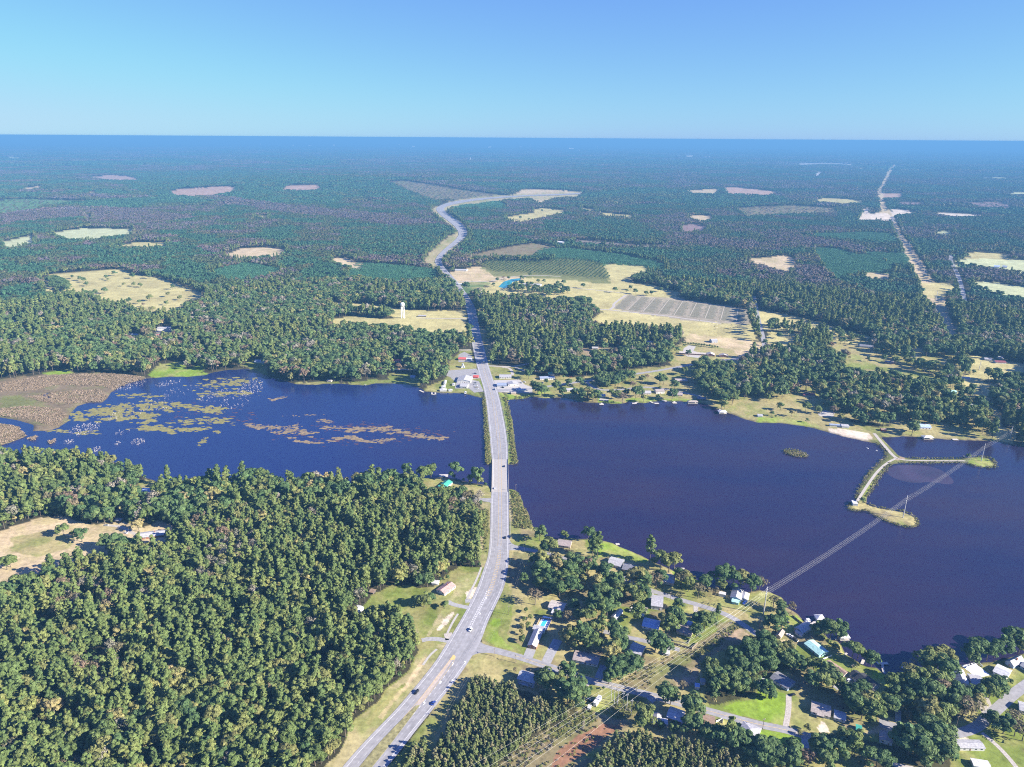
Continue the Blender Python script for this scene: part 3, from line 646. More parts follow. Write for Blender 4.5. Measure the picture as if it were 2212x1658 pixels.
def resamp(p, step):
    p = np.asarray(p, float); d = np.r_[0, np.cumsum(np.linalg.norm(np.diff(p[:, :2], axis=0), axis=1))]
    n = max(2, int(d[-1] / step) + 1); t = np.linspace(0, d[-1], n)
    return np.stack([np.interp(t, d, p[:, k]) for k in range(p.shape[1])], 1), t


def smooth(p, it=2):
    p = np.asarray(p, float)
    for _ in range(it):
        q = [p[0]]
        for a, b2 in zip(p[:-1], p[1:]): q += [a * .75 + b2 * .25, a * .25 + b2 * .75]
        q.append(p[-1]); p = np.array(q)
    return p


def ribbon(name, c, hw, z0, m, kind='structure', label=None, thick=0.0):
    """flat strip along polyline c (n,3), half width hw (scalar or array)"""
    c = np.asarray(c, float); hw = np.broadcast_to(np.asarray(hw, float), (len(c),))
    t = np.gradient(c[:, :2], axis=0); t /= np.linalg.norm(t, axis=1)[:, None] + 1e-9
    nrm = np.stack([-t[:, 1], t[:, 0]], 1)
    l = c[:, :2] + nrm * hw[:, None]; r = c[:, :2] - nrm * hw[:, None]
    mb = MB(); k = len(c)
    vs = [(l[i, 0], l[i, 1], c[i, 2] + z0) for i in range(k)] + [(r[i, 0], r[i, 1], c[i, 2] + z0) for i in range(k)]
    mb.add(vs, [(i, k + i, k + i + 1, i + 1) for i in range(k - 1)])
    return tag(mb.build(name, m), label, None, None, kind)


hp = []      # highway: pairs (left, right)
def hw_(fr, *q):
    for a in q: hp.append((P(fr, a[0], a[1]), P(fr, a[2], a[3])))
hw_('ZF', (180, 1900, 500, 1900), (365, 1658, 705, 1658), (500, 1500, 835, 1500), (632, 1360, 940, 1360), (800, 1190, 1080, 1190), (960, 1000, 1232, 1000), (1060, 880, 1322, 880), (1150, 760, 1402, 760), (1240, 610, 1492, 610), (1330, 460, 1543, 460), (1408, 320, 1612, 320), (1480, 170, 1686, 170))
hw_('ZB', (1812, 1111, 1996, 1111), (1842, 1030, 2003, 1030), (1857, 900, 2007, 900), (1862, 760, 2006, 760), (1863, 600, 2004, 600), (1872, 470, 2002, 470), (1874, 350, 1998, 350), (1876, 230, 1995, 230))
hw_('ZH', (1862, 1500, 1997, 1500), (1850, 1340, 1977, 1340), (1830, 1150, 1942, 1150), (1808, 1020, 1908, 1020), (1762, 880, 1852, 880), (1722, 720, 1812, 720), (1700, 600, 1780, 600), (1684, 500, 1758, 500), (1671, 400, 1742, 400), (1656, 330, 1724, 330), (1604, 230, 1662, 230), (1520, 120, 1578, 120), (1436, 20, 1482, 20))
hw_('ZM', (608, 885, 650, 885), (610, 860, 644, 860), (640, 820, 674, 820), (700, 770, 738, 770), (757, 720, 800, 720), (765, 690, 816, 690), (742, 650, 800, 650), (690, 610, 752, 610), (652, 580, 705, 580), (622, 550, 668, 550), (615, 530, 660, 530), (645, 510, 700, 512), (690, 495, 730, 504), (760, 482, 790, 493), (900, 463, 910, 473), (1060, 453, 1065, 461), (1200, 444, 1202, 451), (1400, 439, 1400, 446), (1560, 430, 1560, 437))
hl = smooth([q[0] for q in hp], 2); hr = smooth([q[1] for q in hp], 2)
hc = (hl + hr) / 2
cum = np.r_[0, np.cumsum(np.linalg.norm(np.diff(hc[:, :2], axis=0), axis=1))]
nst = int(cum[-1] / 7); tt = np.linspace(0, cum[-1], nst)
hl = np.stack([np.interp(tt, cum, hl[:, k]) for k in range(3)], 1); hr = np.stack([np.interp(tt, cum, hr[:, k]) for k in range(3)], 1)
ry = (hl[:, 1] + hr[:, 1]) / 2
hl[:, 2] = terrain(hl[:, 0], hl[:, 1]); hr[:, 2] = terrain(hr[:, 0], hr[:, 1])
hl[:, 2] = hr[:, 2] = np.convolve(np.pad(np.maximum(hl[:, 2], hr[:, 2]), 6, 'edge'), np.ones(13) / 13, 'valid')
zr = np.where(np.hypot(hl[:, 0], hl[:, 1]) > 2400, 1.0, .12)
yb0 = P('ZB', 1940, 470)[1]; yb1 = P('ZB', 1940, 232)[1]        # the bridge


def hpt(frac, z0):
    p = hl * (1 - frac) + hr * frac
    p = p.copy(); p[:, 2] += zr + z0
    return p


def hstrip(name, f0, f1, z0, m, sel=None, label=None, kind='structure'):
    a, b2 = hpt(f0, z0), hpt(f1, z0)
    mb = MB(); k = len(a); ok = np.ones(k, bool) if sel is None else sel
    mb.add(list(a) + list(b2), [(i, k + i, k + i + 1, i + 1) for i in range(k - 1) if ok[i] and ok[i + 1]])
    return mb
hw_w = np.linalg.norm(hr - hl, axis=1)
on_bridge = (ry > yb0 - 1) & (ry < yb1 + 1)
def highway_mesh(sel):
    fr_ = [-.045, .02, .06, .11, .16, .20, .25, .30, .35, .40, .46, .54, .60, .65, .70, .75, .80, .84, .89, .94, .98, 1.045]
    tone = [1.12, 1.10, 1.02, .93, 1.0, .92, 1.03, .93, 1.0, .93, 1.04, 1.04, .93, 1.0, .93, 1.03, .92, 1.0, .93, 1.02, 1.10, 1.12]
    cols = [hpt(q, 0) for q in fr_]; k = nst; n_ = len(fr_)
    walk = 1 + .06 * (fbm(np.arange(k) / 9.0, np.zeros(k), 5) - .5) * 2
    v = np.stack(cols, 1).reshape(-1, 3); me = bpy.data.meshes.new('highway')
    me.from_pydata([tuple(q) for q in v], [], [(i * n_ + j, i * n_ + j + 1, (i + 1) * n_ + j + 1, (i + 1) * n_ + j) for i in range(k - 1) if sel[i] and sel[i + 1] for j in range(n_ - 1)])
    w = np.array(tone)[None, :] * walk[:, None] * rng.uniform(.97, 1.03, (k, n_))
    patch = (fbm(np.arange(k)[:, None] / 5.0 + 0 * w, np.arange(n_)[None, :] / 3.0 + 0 * w, 8) > .68); w = np.where(patch, w * .88, w)
    ca = me.color_attributes.new('wear', 'FLOAT_COLOR', 'POINT'); w = w.ravel()
    ca.data.foreach_set('color', np.stack([w, w, w, np.ones_like(w)], 1).astype(np.float32).ravel())
    m = asph.copy(); m.name = 'worn_asphalt'; nt = m.node_tree; b2 = nt.nodes['Principled BSDF']; src = b2.inputs['Base Color'].links[0].from_socket
    at = nt.nodes.new('ShaderNodeAttribute'); at.attribute_name = 'wear'; mx = nt.nodes.new('ShaderNodeMix'); mx.data_type = 'RGBA'; mx.blend_type = 'MULTIPLY'; mx.inputs['Factor'].default_value = 1
    nt.links.new(src, mx.inputs[6]); nt.links.new(at.outputs['Color'], mx.inputs[7]); nt.links.new(mx.outputs[2], b2.inputs['Base Color'])
    me.materials.append(m); me.update()
    if me.polygons[0].normal.z < 0: me.flip_normals()
    return tag(link('highway', me), 'pale grey highway running to the horizon', None, None, 'structure')
highway_mesh(~((ry > yb0 + 4) & (ry < yb1 - 4)))
for _i in range(0, nst - 1, 16): ROADS.append((hpt(.5, 0)[_i:_i + 18], np.full(2, hw_w[_i:_i + 18].max() / 2 + 1)))
# painted markings: edge lines, lane dashes, yellow centre lines; each kind of line one mesh
lim = ry < 2300
W_ = .10
def line(name, fr_, w, m, sel, dash=0):
    a = hpt(fr_, .05); k = len(a); t = np.gradient(a[:, :2], axis=0); t /= np.linalg.norm(t, axis=1)[:, None]
    nn = np.stack([-t[:, 1], t[:, 0]], 1) * w
    mb = MB(); vs = []; fs = []
    for i in range(k - 1):
        if not (sel[i] and sel[i + 1]): continue
        p, q = a[i], a[i + 1]
        e = p + (q - p) * (.36 if dash else 1.0)
        b0 = len(vs)
        vs += [(p[0] + nn[i, 0], p[1] + nn[i, 1], p[2]), (p[0] - nn[i, 0], p[1] - nn[i, 1], p[2]), (e[0] - nn[i + 1, 0], e[1] - nn[i + 1, 1], e[2]), (e[0] + nn[i + 1, 0], e[1] + nn[i + 1, 1], e[2])]
        fs.append((b0, b0 + 1, b0 + 2, b0 + 3))
    mb.add(vs, fs)
    if fs: tag(mb.build(name, m), None, None, None, 'structure')
yj = P('ZF', 1440, 640)[1]; yi = P('ZF', 995, 1140)[1]; yh = P('ZB', 1930, 965)[1]
notj = ~((ry > P('ZF', 1400, 760)[1]) & (ry < P('ZF', 1500, 570)[1]))
line('edge_line', .055, W_, wpaint, lim); line('edge_line', .945, W_, wpaint, lim & notj)
s_far = ry > yh; s_near = ry <= yh
line('lane_dashes', .255, .065, dpaint, lim, 1); line('lane_dashes', .745, .065, dpaint, lim & notj, 1)
line('centre_line', .415, .13, ypaint, lim & s_far); line('centre_line', .585, .13, ypaint, lim & s_far)
line('centre_line', .40, .15, ypaint, lim & s_near & (ry < yj - 12)); line('centre_line', .56, .14, ypaint, lim & s_near & (ry > yi) & (ry < yj - 14))
line('turn_lane_line', .60, .13, wpaint, lim & s_near & (ry < yj - 14), 1)
# hatched strips
def hatch(name, fa, fb, y0, y1, step, m, w=.2):
    a, b2 = hpt(fa, .06), hpt(fb, .06); mb = MB(); vs = []; fs = []
    yy = y0
    while yy < y1:
        p = np.array([np.interp(yy, ry, a[:, k]) for k in range(3)]); q = np.array([np.interp(yy + 2.0, ry, b2[:, k]) for k in range(3)])
        d = np.array([q[1] - p[1], p[0] - q[0]]); d = d / np.linalg.norm(d) * w
        b0 = len(vs); vs += [(p[0] + d[0], p[1] + d[1], p[2]), (p[0] - d[0], p[1] - d[1], p[2]), (q[0] - d[0], q[1] - d[1], q[2]), (q[0] + d[0], q[1] + d[1], q[2])]
        fs.append((b0, b0 + 1, b0 + 2, b0 + 3)); yy += step
    mb.add(vs, fs); tag(mb.build(name, m), None, None, None, 'structure')
    sel = (ry > y0) & (ry < y1); line(name, fa, .09, m, sel); line(name, fb, .09, m, sel)
hatch('yellow_hatching', .455, .61, P('ZF', 1590, 240)[1], P('ZB', 1930, 968)[1], 4.2, ypaint)
hatch('white_hatching', .40, .50, P('ZF', 1420, 520)[1], P('ZB', 1830, 1300)[1], 3.4, wpaint, .13)
pe = np.array([P('ZF', *q) for q in [(1240, 765), (1275, 725), (1290, 740), (1285, 765), (1260, 770)]])
mb = MB(); mb.add([(q[0], q[1], .2) for q in pe], [(4, 3, 2, 1, 0)]); tag(mb.build('yellow_nose_marking', ypaint), None, None, None, 'structure')
# turn arrows
for (x, y) in [(1270, 800), (1168, 955), (1032, 1130), (1372, 790), (1268, 945), (1545, 255), (1495, 385)]:
    p = P('ZF', x, y, .22); mb = MB()
    mb.add([(-.25, -1.6, 0), (.25, -1.6, 0), (.25, .6, 0), (-.25, .6, 0), (-.25, .6, 0), (-1.2, .6, 0), (-1.2, 1.1, 0), (.25, 1.1, 0), (-1.2, 1.5, 0), (-2.0, .85, 0), (-1.2, .2, 0)], [(0, 1, 2, 3), (5, 4, 2, 7, 6), (8, 9, 10)])
    o = mb.build('turn_arrow', wpaint); o.location = p; o.rotation_euler = (0, 0, -.55 if x < 1480 else -.35); o['kind'] = 'structure'
# grass median at the near end
mp = [PL('ZF', [(995, 1142), (960, 1148), (880, 1228), (800, 1306), (690, 1420), (600, 1522), (490, 1658), (330, 1858), (420, 1858), (560, 1700), (600, 1655), (680, 1556), (745, 1474), (870, 1310), (950, 1205)])]
pm = mp[0]; mb = MB(); mb.add([(q[0], q[1], .26) for q in pm] + [(q[0], q[1], .05) for q in pm], [tuple(range(len(pm)))[::-1]] + [(i, (i + 1) % len(pm), len(pm) + (i + 1) % len(pm), len(pm) + i) for i in range(len(pm))])
tag(mb.build('median_strip', mat('median_grass', (.22, .20, .09), .95, .45, .35)), 'rough grass strip between the carriageways', None, None, 'structure')
mb = MB(); q = PL('ZF', [(1262, 772), (1240, 768), (1130, 905), (1000, 1085), (960, 1140), (1000, 1138), (1080, 1030), (1190, 880)])
mb.add([(a[0], a[1], .15) for a in q], [tuple(range(len(q)))[::-1]]); tag(mb.build('painted_median', mat('worn_median', (.40, .33, .27), .9, .15, .4)), None, None, None, 'structure')


def road(name, fr, pts, w, m=None, z0=.09, label=None, keep=2.5, sm=2, far=False):
    c = PL(fr, pts); ww = np.array([q[2] if len(q) > 2 else w for q in pts], float)
    cw = smooth(np.c_[c, ww], sm); cw, _ = resamp(cw, 4 if not far else 25)
    if far: cw[:, 2] = terrain(cw[:, 0], cw[:, 1]) + .6
    ROADS.append((cw[:, :3], cw[:, 3] / 2 + keep))
    return ribbon(name, cw[:, :3], cw[:, 3] / 2, z0, m or asph2, 'structure', label)


# the county road that leaves the highway to the right, in front
cr = [('ZF', 1380, 660, 34), ('ZF', 1440, 662, 22), ('ZF', 1500, 672, 11), ('ZF', 1600, 685, 7.2), ('ZF', 1780, 731, 7), ('ZF', 1960, 790, 7), ('ZE', 521, 583, 7), ('ZE', 700, 652, 7), ('ZE', 900, 700, 7), ('ZE', 1100, 747, 7), ('ZE', 1310, 800, 7), ('ZE', 1500, 856, 7), ('ZE', 1700, 905, 7), ('ZE', 1900, 962, 7), ('ZE', 2050, 1003, 7), ('ZD', 78, 1318, 7), ('ZD', 200, 1338, 7), ('ZD', 400, 1394, 7), ('ZD', 455, 1412, 7)]
c = np.array([np.r_[P(a[0], a[1], a[2]), a[3]] for a in cr]); c = smooth(c, 2); c, _ = resamp(c, 3)
ROADS.append((c[:, :3], c[:, 3] / 2 + 1.5)); ribbon('county_road', c[:, :3], c[:, 3] / 2, .07, asph2, 'structure', 'light grey county road leaving the highway')
ribbon('road_centre_line', c[14:, :3], .16, .10, ypaint)
road('lake_road', 'ZC', [(20, 370, 26), (60, 385, 16), (110, 395, 10), (200, 405), (310, 425), (500, 470), (800, 560), (1050, 650), (1230, 745), (1330, 775), (1500, 830), (1620, 862), (1760, 905), (1900, 960), (2000, 1020), (2080, 1080), (2140, 1120), (2240, 1180), (2330, 1240)], 6.0, None, .075, 'grey lane along the lake houses')
road('side_lane', 'ZC', [(860, 1090), (1000, 1128), (1180, 1162), (1300, 1195), (1420, 1226), (1490, 1243)], 5, None, .06)
road('right_lane', 'ZD', [(1010, 1288), (1200, 1338), (1350, 1368), (1560, 1390), (1700, 1373), (1830, 1322), (1900, 1250), (2000, 1165), (2100, 1070), (2211, 985), (2320, 915)], 8, None, .07, 'pale lane winding past the right hand houses')
road('gravel_track', 'ZD', [(1860, 1370), (1960, 1450), (2060, 1550), (2150, 1660), (2220, 1760)], 3.2, gravel, .06, None, 1)
road('gravel_track', 'ZD', [(900, 1560), (1080, 1610), (1180, 1650), (1300, 1670)], 4, gravel, .06, None, 1)
for nm, fr, w, pts in [('driveway', 'ZC', 8, [(260, 1235), (225, 1318)]), ('driveway', 'ZC', 8, [(480, 1160), (430, 1250), (375, 1360)]), ('driveway', 'ZC', 6, [(860, 1370), (840, 1420), (815, 1480)]),
                       ('driveway', 'ZE', 4.5, [(360, 585), (340, 625)]), ('driveway', 'ZE', 6, [(1280, 800), (1240, 830)]), ('driveway', 'ZE', 5, [(2110, 1030), (2105, 1120)]),
                       ('driveway', 'ZE', 3.5, [(700, 720), (730, 690), (730, 665)]), ('driveway', 'ZC', 4, [(1622, 865), (1625, 930)]), ('driveway', 'ZC', 4, [(1260, 770), (1240, 830)]),
                       ('driveway', 'ZD', 5, [(640, 1000), (720, 965), (800, 985), (870, 1060), (900, 1075)]), ('driveway', 'ZD', 4, [(260, 1060), (260, 1180), (235, 1320)]),
                       ('driveway', 'ZD', 4, [(1170, 1180), (1165, 1290)]), ('driveway', 'ZD', 5, [(395, 1420), (400, 1500)]), ('driveway', 'ZD', 9, [(1930, 1250), (1880, 1110), (1860, 1070)]),
                       ('driveway', 'ZF', 5, [(1225, 282), (1260, 305), (1320, 320), (1400, 335)]), ('driveway', 'ZF', 5, [(1010, 606), (1060, 594), (1130, 592), (1240, 612)]),
                       ('driveway', 'ZF', 7, [(1225, 545), (1240, 600)]), ('driveway', 'ZF', 5, [(1370, 280), (1440, 275)]),
                       ('driveway', 'ZA', 4, [(860, 760), (1000, 770), (1100, 830), (1160, 845)])]:
    road(nm, fr, pts, w, drv if w in (8, 6, 5) else gravel, .055, None, .5, 1)
road('ditch', 'ZF', [(1505, 0), (1470, 90), (1420, 190), (1385, 262)], 2.0, conc, .06, 'pale concrete drain beside the highway', 0, 1)
road('ditch', 'ZF', [(1310, 385), (1260, 465), (1222, 545)], 2.0, conc, .06, None, 0, 1)
road('ditch', 'ZF', [(1135, 678), (1070, 735), (1020, 810)], 2.0, conc, .06, None, 0, 1)
road('side_road', 'ZB', [(1910, 560, 26), (1880, 556, 16), (1850, 553, 9), (1790, 551), (1700, 540), (1530, 517), (1385, 500), (1300, 480)], 7.5, None, .075, 'side road to the green roofed house')
# north shore roads
road('shore_road', 'ZI', [(228, 752, 20), (270, 750, 14), (330, 748), (440, 741), (560, 735), (700, 712), (850, 690), (1010, 668), (1200, 643), (1340, 620), (1540, 594), (1750, 556), (1950, 520), (2212, 490)], 8, None, .075, 'pale road along the north shore')
road('shore_road', 'ZJ', [(-200, 490), (-60, 472), (30, 445), (62, 395), (48, 310), (25, 225), (5, 140), (-12, 60), (-25, -30)], 9, None, .08)
road('lakefront_lane', 'ZI', [(990, 675), (1050, 728), (1130, 750), (1300, 742), (1440, 722), (1550, 724), (1700, 745), (1850, 780), (1950, 802)], 6, None, .075)
road('lakefront_lane', 'ZI', [(150, 548), (190, 545), (290, 552), (400, 550), (500, 530), (570, 515)], 6, gravel, .075)
road('lakefront_lane', 'ZI', [(290, 556), (350, 562), (375, 585), (382, 625)], 5, gravel, .07)
road('lakefront_lane', 'ZI', [(400, 553), (440, 575), (490, 590)], 5, gravel, .07)
road('tower_lane', 'ZH', [(1240, 425), (1400, 428), (1670, 432)], 5, gravel, .07)
road('tower_lane', 'ZH', [(1330, 675), (1450, 685), (1600, 692), (1695, 690)], 6, gravel, .07)
road('tower_lane', 'ZH', [(880, 850), (1100, 852), (1380, 858), (1510, 860)], 6, gravel, .07)
road('farm_track', 'ZM', [(745, 1003), (985, 1003), (1010, 985), (1200, 960), (1420, 970)], 6, gravel, .08)
road('farm_track', 'ZM', [(1740, 1185), (1770, 1165), (1760, 1150), (1845, 1090)], 7, gravel, .08)
road('farm_track', 'ZM', [(1600, 1180), (1740, 1187), (1900, 1205), (2100, 1225), (2240, 1245), (2460, 1275)], 7, gravel, .08)
road('farm_track', 'ZM', [(1380, 1035), (1560, 1050), (1740, 1068), (1850, 1082)], 5, gravel, .08)
road('country_road', 'ZN', [(1740, 830), (1735, 870), (1770, 930), (1800, 1010), (1820, 1090), (1830, 1180)], 12, None, .08)
road('country_road', 'ZN', [(1140, 603), (1260, 604), (1380, 604)], 14, gravel, .1, None, 2, 1, True)
road('dike_track', 'ZK', [(970, 0), (1010, 50), (1060, 110), (1120, 180), (1155, 205)], 4.5, gravel, .06, 'gravel track along the top of the dike', 0)
road('dike_track', 'ZK', [(1155, 205), (1080, 240), (1000, 310), (940, 390), (880, 480), (830, 560)], 3.2, gravel, .06, None, 0)
road('dike_track', 'ZK', [(1155, 210), (1240, 225), (1500, 228), (1720, 228)], 3.0, gravel, .06, None, 0)
def pad(name, fr, pts, m, z0=.065, label=None):
    q = PL(fr, pts); mb = MB(); mb.add([(a[0], a[1], z0) for a in q], [tuple(range(len(q)))])
    me = mb.mesh(name, m)
    if me.polygons[0].normal.z < 0: me.flip_normals()
    return tag(link(name, me), label, None, None, 'structure')
pad('car_park', 'ZH', [(1510, 860), (1740, 845), (1775, 900), (1770, 925), (1690, 935), (1760, 950), (1800, 1035), (1720, 1045), (1680, 1010), (1560, 1010), (1570, 960), (1520, 915), (1490, 905)], asph2, .062, 'pale car park beside the lake shop')
pad('car_park', 'ZI', [(225, 665), (440, 660), (480, 700), (545, 725), (545, 770), (270, 765), (240, 715)], conc, .055)
pad('car_park', 'ZI', [(1840, 375), (1900, 385), (1880, 420), (1960, 450), (1920, 480), (1830, 470), (1790, 440), (1800, 400)], conc, .062, 'pale concrete drive of the large brick house')
pad('slab', 'ZI', [(1105, 815), (1180, 822), (1170, 838), (1095, 832)], conc, .062)
pad('car_park', 'ZJ', [(500, 945), (560, 915), (645, 930), (630, 968), (520, 965)], conc, .062, 'white slab near the beach')
pad('car_park', 'ZH', [(1590, 730), (1640, 705), (1700, 740), (1720, 790), (1590, 790)], asph2, .062)

# ------------------------------------------------------------------ bridge
br = tag(empty('bridge', (0, 0, 0)), 'low concrete bridge carrying the highway over the lake', 'bridge')
bs = on_bridge
ids = np.where(bs)[0]; i0, i1 = ids[0] - 1, ids[-1] + 1
cz = mat('bridge_concrete', (.34, .315, .285), .85, .1, .35)
A_, B_ = hpt(-.045, .0), hpt(1.045, 0)
mb = MB(); k = i1 - i0 + 1
vs = []
for i in range(i0, i1 + 1):
    a, b2 = A_[i], B_[i]; vs += [(a[0], a[1], .13), (b2[0], b2[1], .13), (b2[0], b2[1], -.75), (a[0], a[1], -.75)]
fs = []
for i in range(k - 1):
    o4 = i * 4
    fs += [(o4, o4 + 1, o4 + 5, o4 + 4), (o4 + 1, o4 + 2, o4 + 6, o4 + 5), (o4 + 2, o4 + 3, o4 + 7, o4 + 6), (o4 + 3, o4, o4 + 4, o4 + 7)]
fs += [(0, 3, 2, 1), ((k - 1) * 4, (k - 1) * 4 + 1, (k - 1) * 4 + 2, (k - 1) * 4 + 3)]
mb.add(vs, fs); mb.build('deck', cz, br)
for side, fr_ in ((0, -.042), (1, 1.042)):
    p = hpt(fr_, 0)[i0:i1 + 1]; mb = MB()
    for a, b2 in zip(p[:-1], p[1:]):
        d = (b2 - a)[:2]; d = np.array([-d[1], d[0]]) / np.linalg.norm(d) * .16
        mb.add([(a[0] + d[0], a[1] + d[1], .13), (a[0] - d[0], a[1] - d[1], .13), (b2[0] - d[0], b2[1] - d[1], .13), (b2[0] + d[0], b2[1] + d[1], .13),
                (a[0] + d[0], a[1] + d[1], 1.05), (a[0] - d[0], a[1] - d[1], 1.05), (b2[0] - d[0], b2[1] - d[1], 1.05), (b2[0] + d[0], b2[1] + d[1], 1.05)],
               [(4, 5, 6, 7), (0, 4, 7, 3), (1, 2, 6, 5), (0, 1, 5, 4), (3, 7, 6, 2)])
    mb.build('parapet', conc, br)
for j in range(i0 + 1, i1, 2):
    a, b2 = A_[j], B_[j]
    for t in (.08, .36, .64, .92):
        q = a * (1 - t) + b2 * t; MB().tube([(q[0], q[1], -.8), (q[0], q[1], -4)], .4, 8).build('pier', conc, br)
# guard rails along the causeway
def rail(y0, y1, fr_, label):
    sel = np.where((ry > y0) & (ry < y1))[0]
    p = hpt(fr_, 0)[sel]
    root = tag(empty('guard_rail', tuple(p[0])), label, 'guard rail', 'guard rails beside the highway')
    o0 = p[0]
    mb = MB(); mb.tube([(q[0] - o0[0], q[1] - o0[1], .62) for q in p], .16, 4); mb.build('rail', steel, root)
    mb = MB()
    for q in p: mb.box(q[0] - o0[0] - .12, q[0] - o0[0] + .12, q[1] - o0[1] - .12, q[1] - o0[1] + .12, -.3, .62)
    o = mb.build('posts', wood, root); o['kind'] = 'stuff'; o.name = 'post'
rail(yb1 + 3, P('ZH', 1800, 1040)[1], -.10, 'steel guard rail on the west edge of the causeway north of the bridge')
rail(yb1 + 3, P('ZH', 1900, 1040)[1], 1.10, 'steel guard rail on the east edge of the causeway north of the bridge')
rail(P('ZB', 2005, 900)[1], yb0 - 3, 1.09, 'steel guard rail south of the bridge above the shrubby bank')
# ------------------------------------------------------------------ buildings
print('buildings')
glass = mat('window_glass', (.05, .06, .08), .15, .1, 1, 0, 0, .6)
trimw = mat('white_trim', (.75, .74, .70), .6, .05, 2)
doorm = mat('door_paint', (.25, .14, .10), .6, .1, 2)
brick_red = mat('brick_wall', (.28, .13, .09), .9, .2, 3)
def wallm(k):
    return dict(white=mat('white_siding', (.60, .585, .55), .7, .06, 2), beige=mat('beige_siding', (.52, .45, .35), .75, .08, 2), brick=brick_red, grey=mat('grey_siding', (.36, .37, .40), .75, .08, 2), blue=mat('blue_siding', (.30, .37, .48), .75, .08, 2),
                green=mat('green_siding', (.12, .24, .18), .75, .1, 2), dark=mat('dark_siding', (.10, .085, .08), .8, .1, 2), wood=wood, tan=mat('tan_siding', (.42, .33, .25), .8, .1, 2), red=mat('red_siding', (.45, .08, .06), .7, .1, 2), teal=mat('teal_siding', (.35, .58, .52), .7, .06, 2))[k]
RC = dict(white=(.50, .49, .48), light=(.36, .35, .345), grey=(.34, .33, .34), dgrey=(.17, .17, .19), black=(.035, .035, .04), beige=(.42, .37, .32), brown=(.26, .18, .13), pink=(.30, .25, .225), rose=(.38, .24, .21), red=(.48, .09, .08), green=(.05, .30, .22), teal=(.36, .58, .50), blue=(.34, .42, .56), maroon=(.20, .06, .07), taupe=(.33, .28, .24), bluegrey=(.24, .28, .36))
def roofm(k): return mat(k + '_roof', RC[k], .75, .24, .7, 0, .2)


def gable(mb, x0, x1, y0, y1, ze, zr, ridge, ov=.45, th=.18):
    """two sloping roof slabs"""
    if ridge == 'x':
        ym = (y0 + y1) / 2; s = (zr - ze) / (ym - y0)
        for ya in (y0 - ov, y1 + ov):
            z1 = ze - s * ov
            q = [(x0 - ov, ya, z1), (x1 + ov, ya, z1), (x1 + ov, ym, zr), (x0 - ov, ym, zr)]
            mb.add(q + [(a, b2, c - th) for a, b2, c in q], [(0, 1, 2, 3), (7, 6, 5, 4), (0, 4, 5, 1), (1, 5, 6, 2), (3, 2, 6, 7), (0, 3, 7, 4)])
    else:
        xm = (x0 + x1) / 2; s = (zr - ze) / (xm - x0)
        for xa in (x0 - ov, x1 + ov):
            z1 = ze - s * ov
            q = [(xa, y0 - ov, z1), (xa, y1 + ov, z1), (xm, y1 + ov, zr), (xm, y0 - ov, zr)]
            mb.add(q + [(a, b2, c - th) for a, b2, c in q], [(0, 1, 2, 3), (7, 6, 5, 4), (0, 4, 5, 1), (1, 5, 6, 2), (3, 2, 6, 7), (0, 3, 7, 4)])


def hip(mb, x0, x1, y0, y1, ze, zr, ov=.5, th=.15):
    x0 -= ov; x1 += ov; y0 -= ov; y1 += ov; d = min(x1 - x0, y1 - y0) / 2; ym = (y0 + y1) / 2; xm = (x0 + x1) / 2
    r = [(x0 + d, ym, zr), (x1 - d, ym, zr)] if x1 - x0 >= y1 - y0 else [(xm, y0 + d, zr), (xm, y1 - d, zr)]
    b2 = [(x0, y0, ze), (x1, y0, ze), (x1, y1, ze), (x0, y1, ze)]
    if x1 - x0 >= y1 - y0: f = [(0, 1, 5, 4), (1, 2, 5), (2, 3, 4, 5), (3, 0, 4)]
    else: f = [(0, 1, 4), (1, 2, 5, 4), (2, 3, 5), (3, 0, 4, 5)]
    mb.add(b2 + r + [(a, b_, c - th) for a, b_, c in b2], f + [(0, 6, 7, 1), (1, 7, 8, 2), (2, 8, 9, 3), (3, 9, 6, 0), (9, 8, 7, 6)])


def walls(mb, x0, x1, y0, y1, h, zr, ridge):
    mb.add([(x0, y0, -.2), (x1, y0, -.2), (x1, y1, -.2), (x0, y1, -.2), (x0, y0, h), (x1, y0, h), (x1, y1, h), (x0, y1, h)], [(0, 1, 5, 4), (1, 2, 6, 5), (2, 3, 7, 6), (3, 0, 4, 7)])
    zg = zr - .2
    if ridge == 'x': mb.add([(x0, y0, h), (x0, y1, h), (x0, (y0 + y1) / 2, zg), (x1, y0, h), (x1, y1, h), (x1, (y0 + y1) / 2, zg)], [(1, 0, 2), (3, 4, 5)])
    elif ridge == 'y': mb.add([(x0, y0, h), (x1, y0, h), ((x0 + x1) / 2, y0, zg), (x0, y1, h), (x1, y1, h), ((x0 + x1) / 2, y1, zg)], [(0, 1, 2), (4, 3, 5)])


def window(root, x, y, z_, w, h, side, name='window'):
    mb = MB(); t = .06
    if side in 'fb':
        o = -1 if side == 'f' else 1
        mb.box(x - w / 2 - .1, x + w / 2 + .1, min(y, y + o * t), max(y, y + o * t), z_ - .1, z_ + h + .1, 1)
        mb.box(x - w / 2, x + w / 2, min(y + o * t, y + o * (t + .03)), max(y + o * t, y + o * (t + .03)), z_, z_ + h, 0)
    else:
        o = -1 if side == 'l' else 1
        mb.box(min(x, x + o * t), max(x, x + o * t), y - w / 2 - .1, y + w / 2 + .1, z_ - .1, z_ + h + .1, 1)
        mb.box(min(x + o * t, x + o * (t + .03)), max(x + o * t, x + o * (t + .03)), y - w / 2, y + w / 2, z_, z_ + h, 0)
    return mb.build(name, [glass, trimw] if name == 'window' else [doorm, trimw], root)


def frame(fr, A, B):
    a, b2 = P(fr, *A), P(fr, *B); d = b2 - a; L = math.hypot(d[0], d[1]); ang = math.atan2(d[1], d[0])
    return a, L, ang


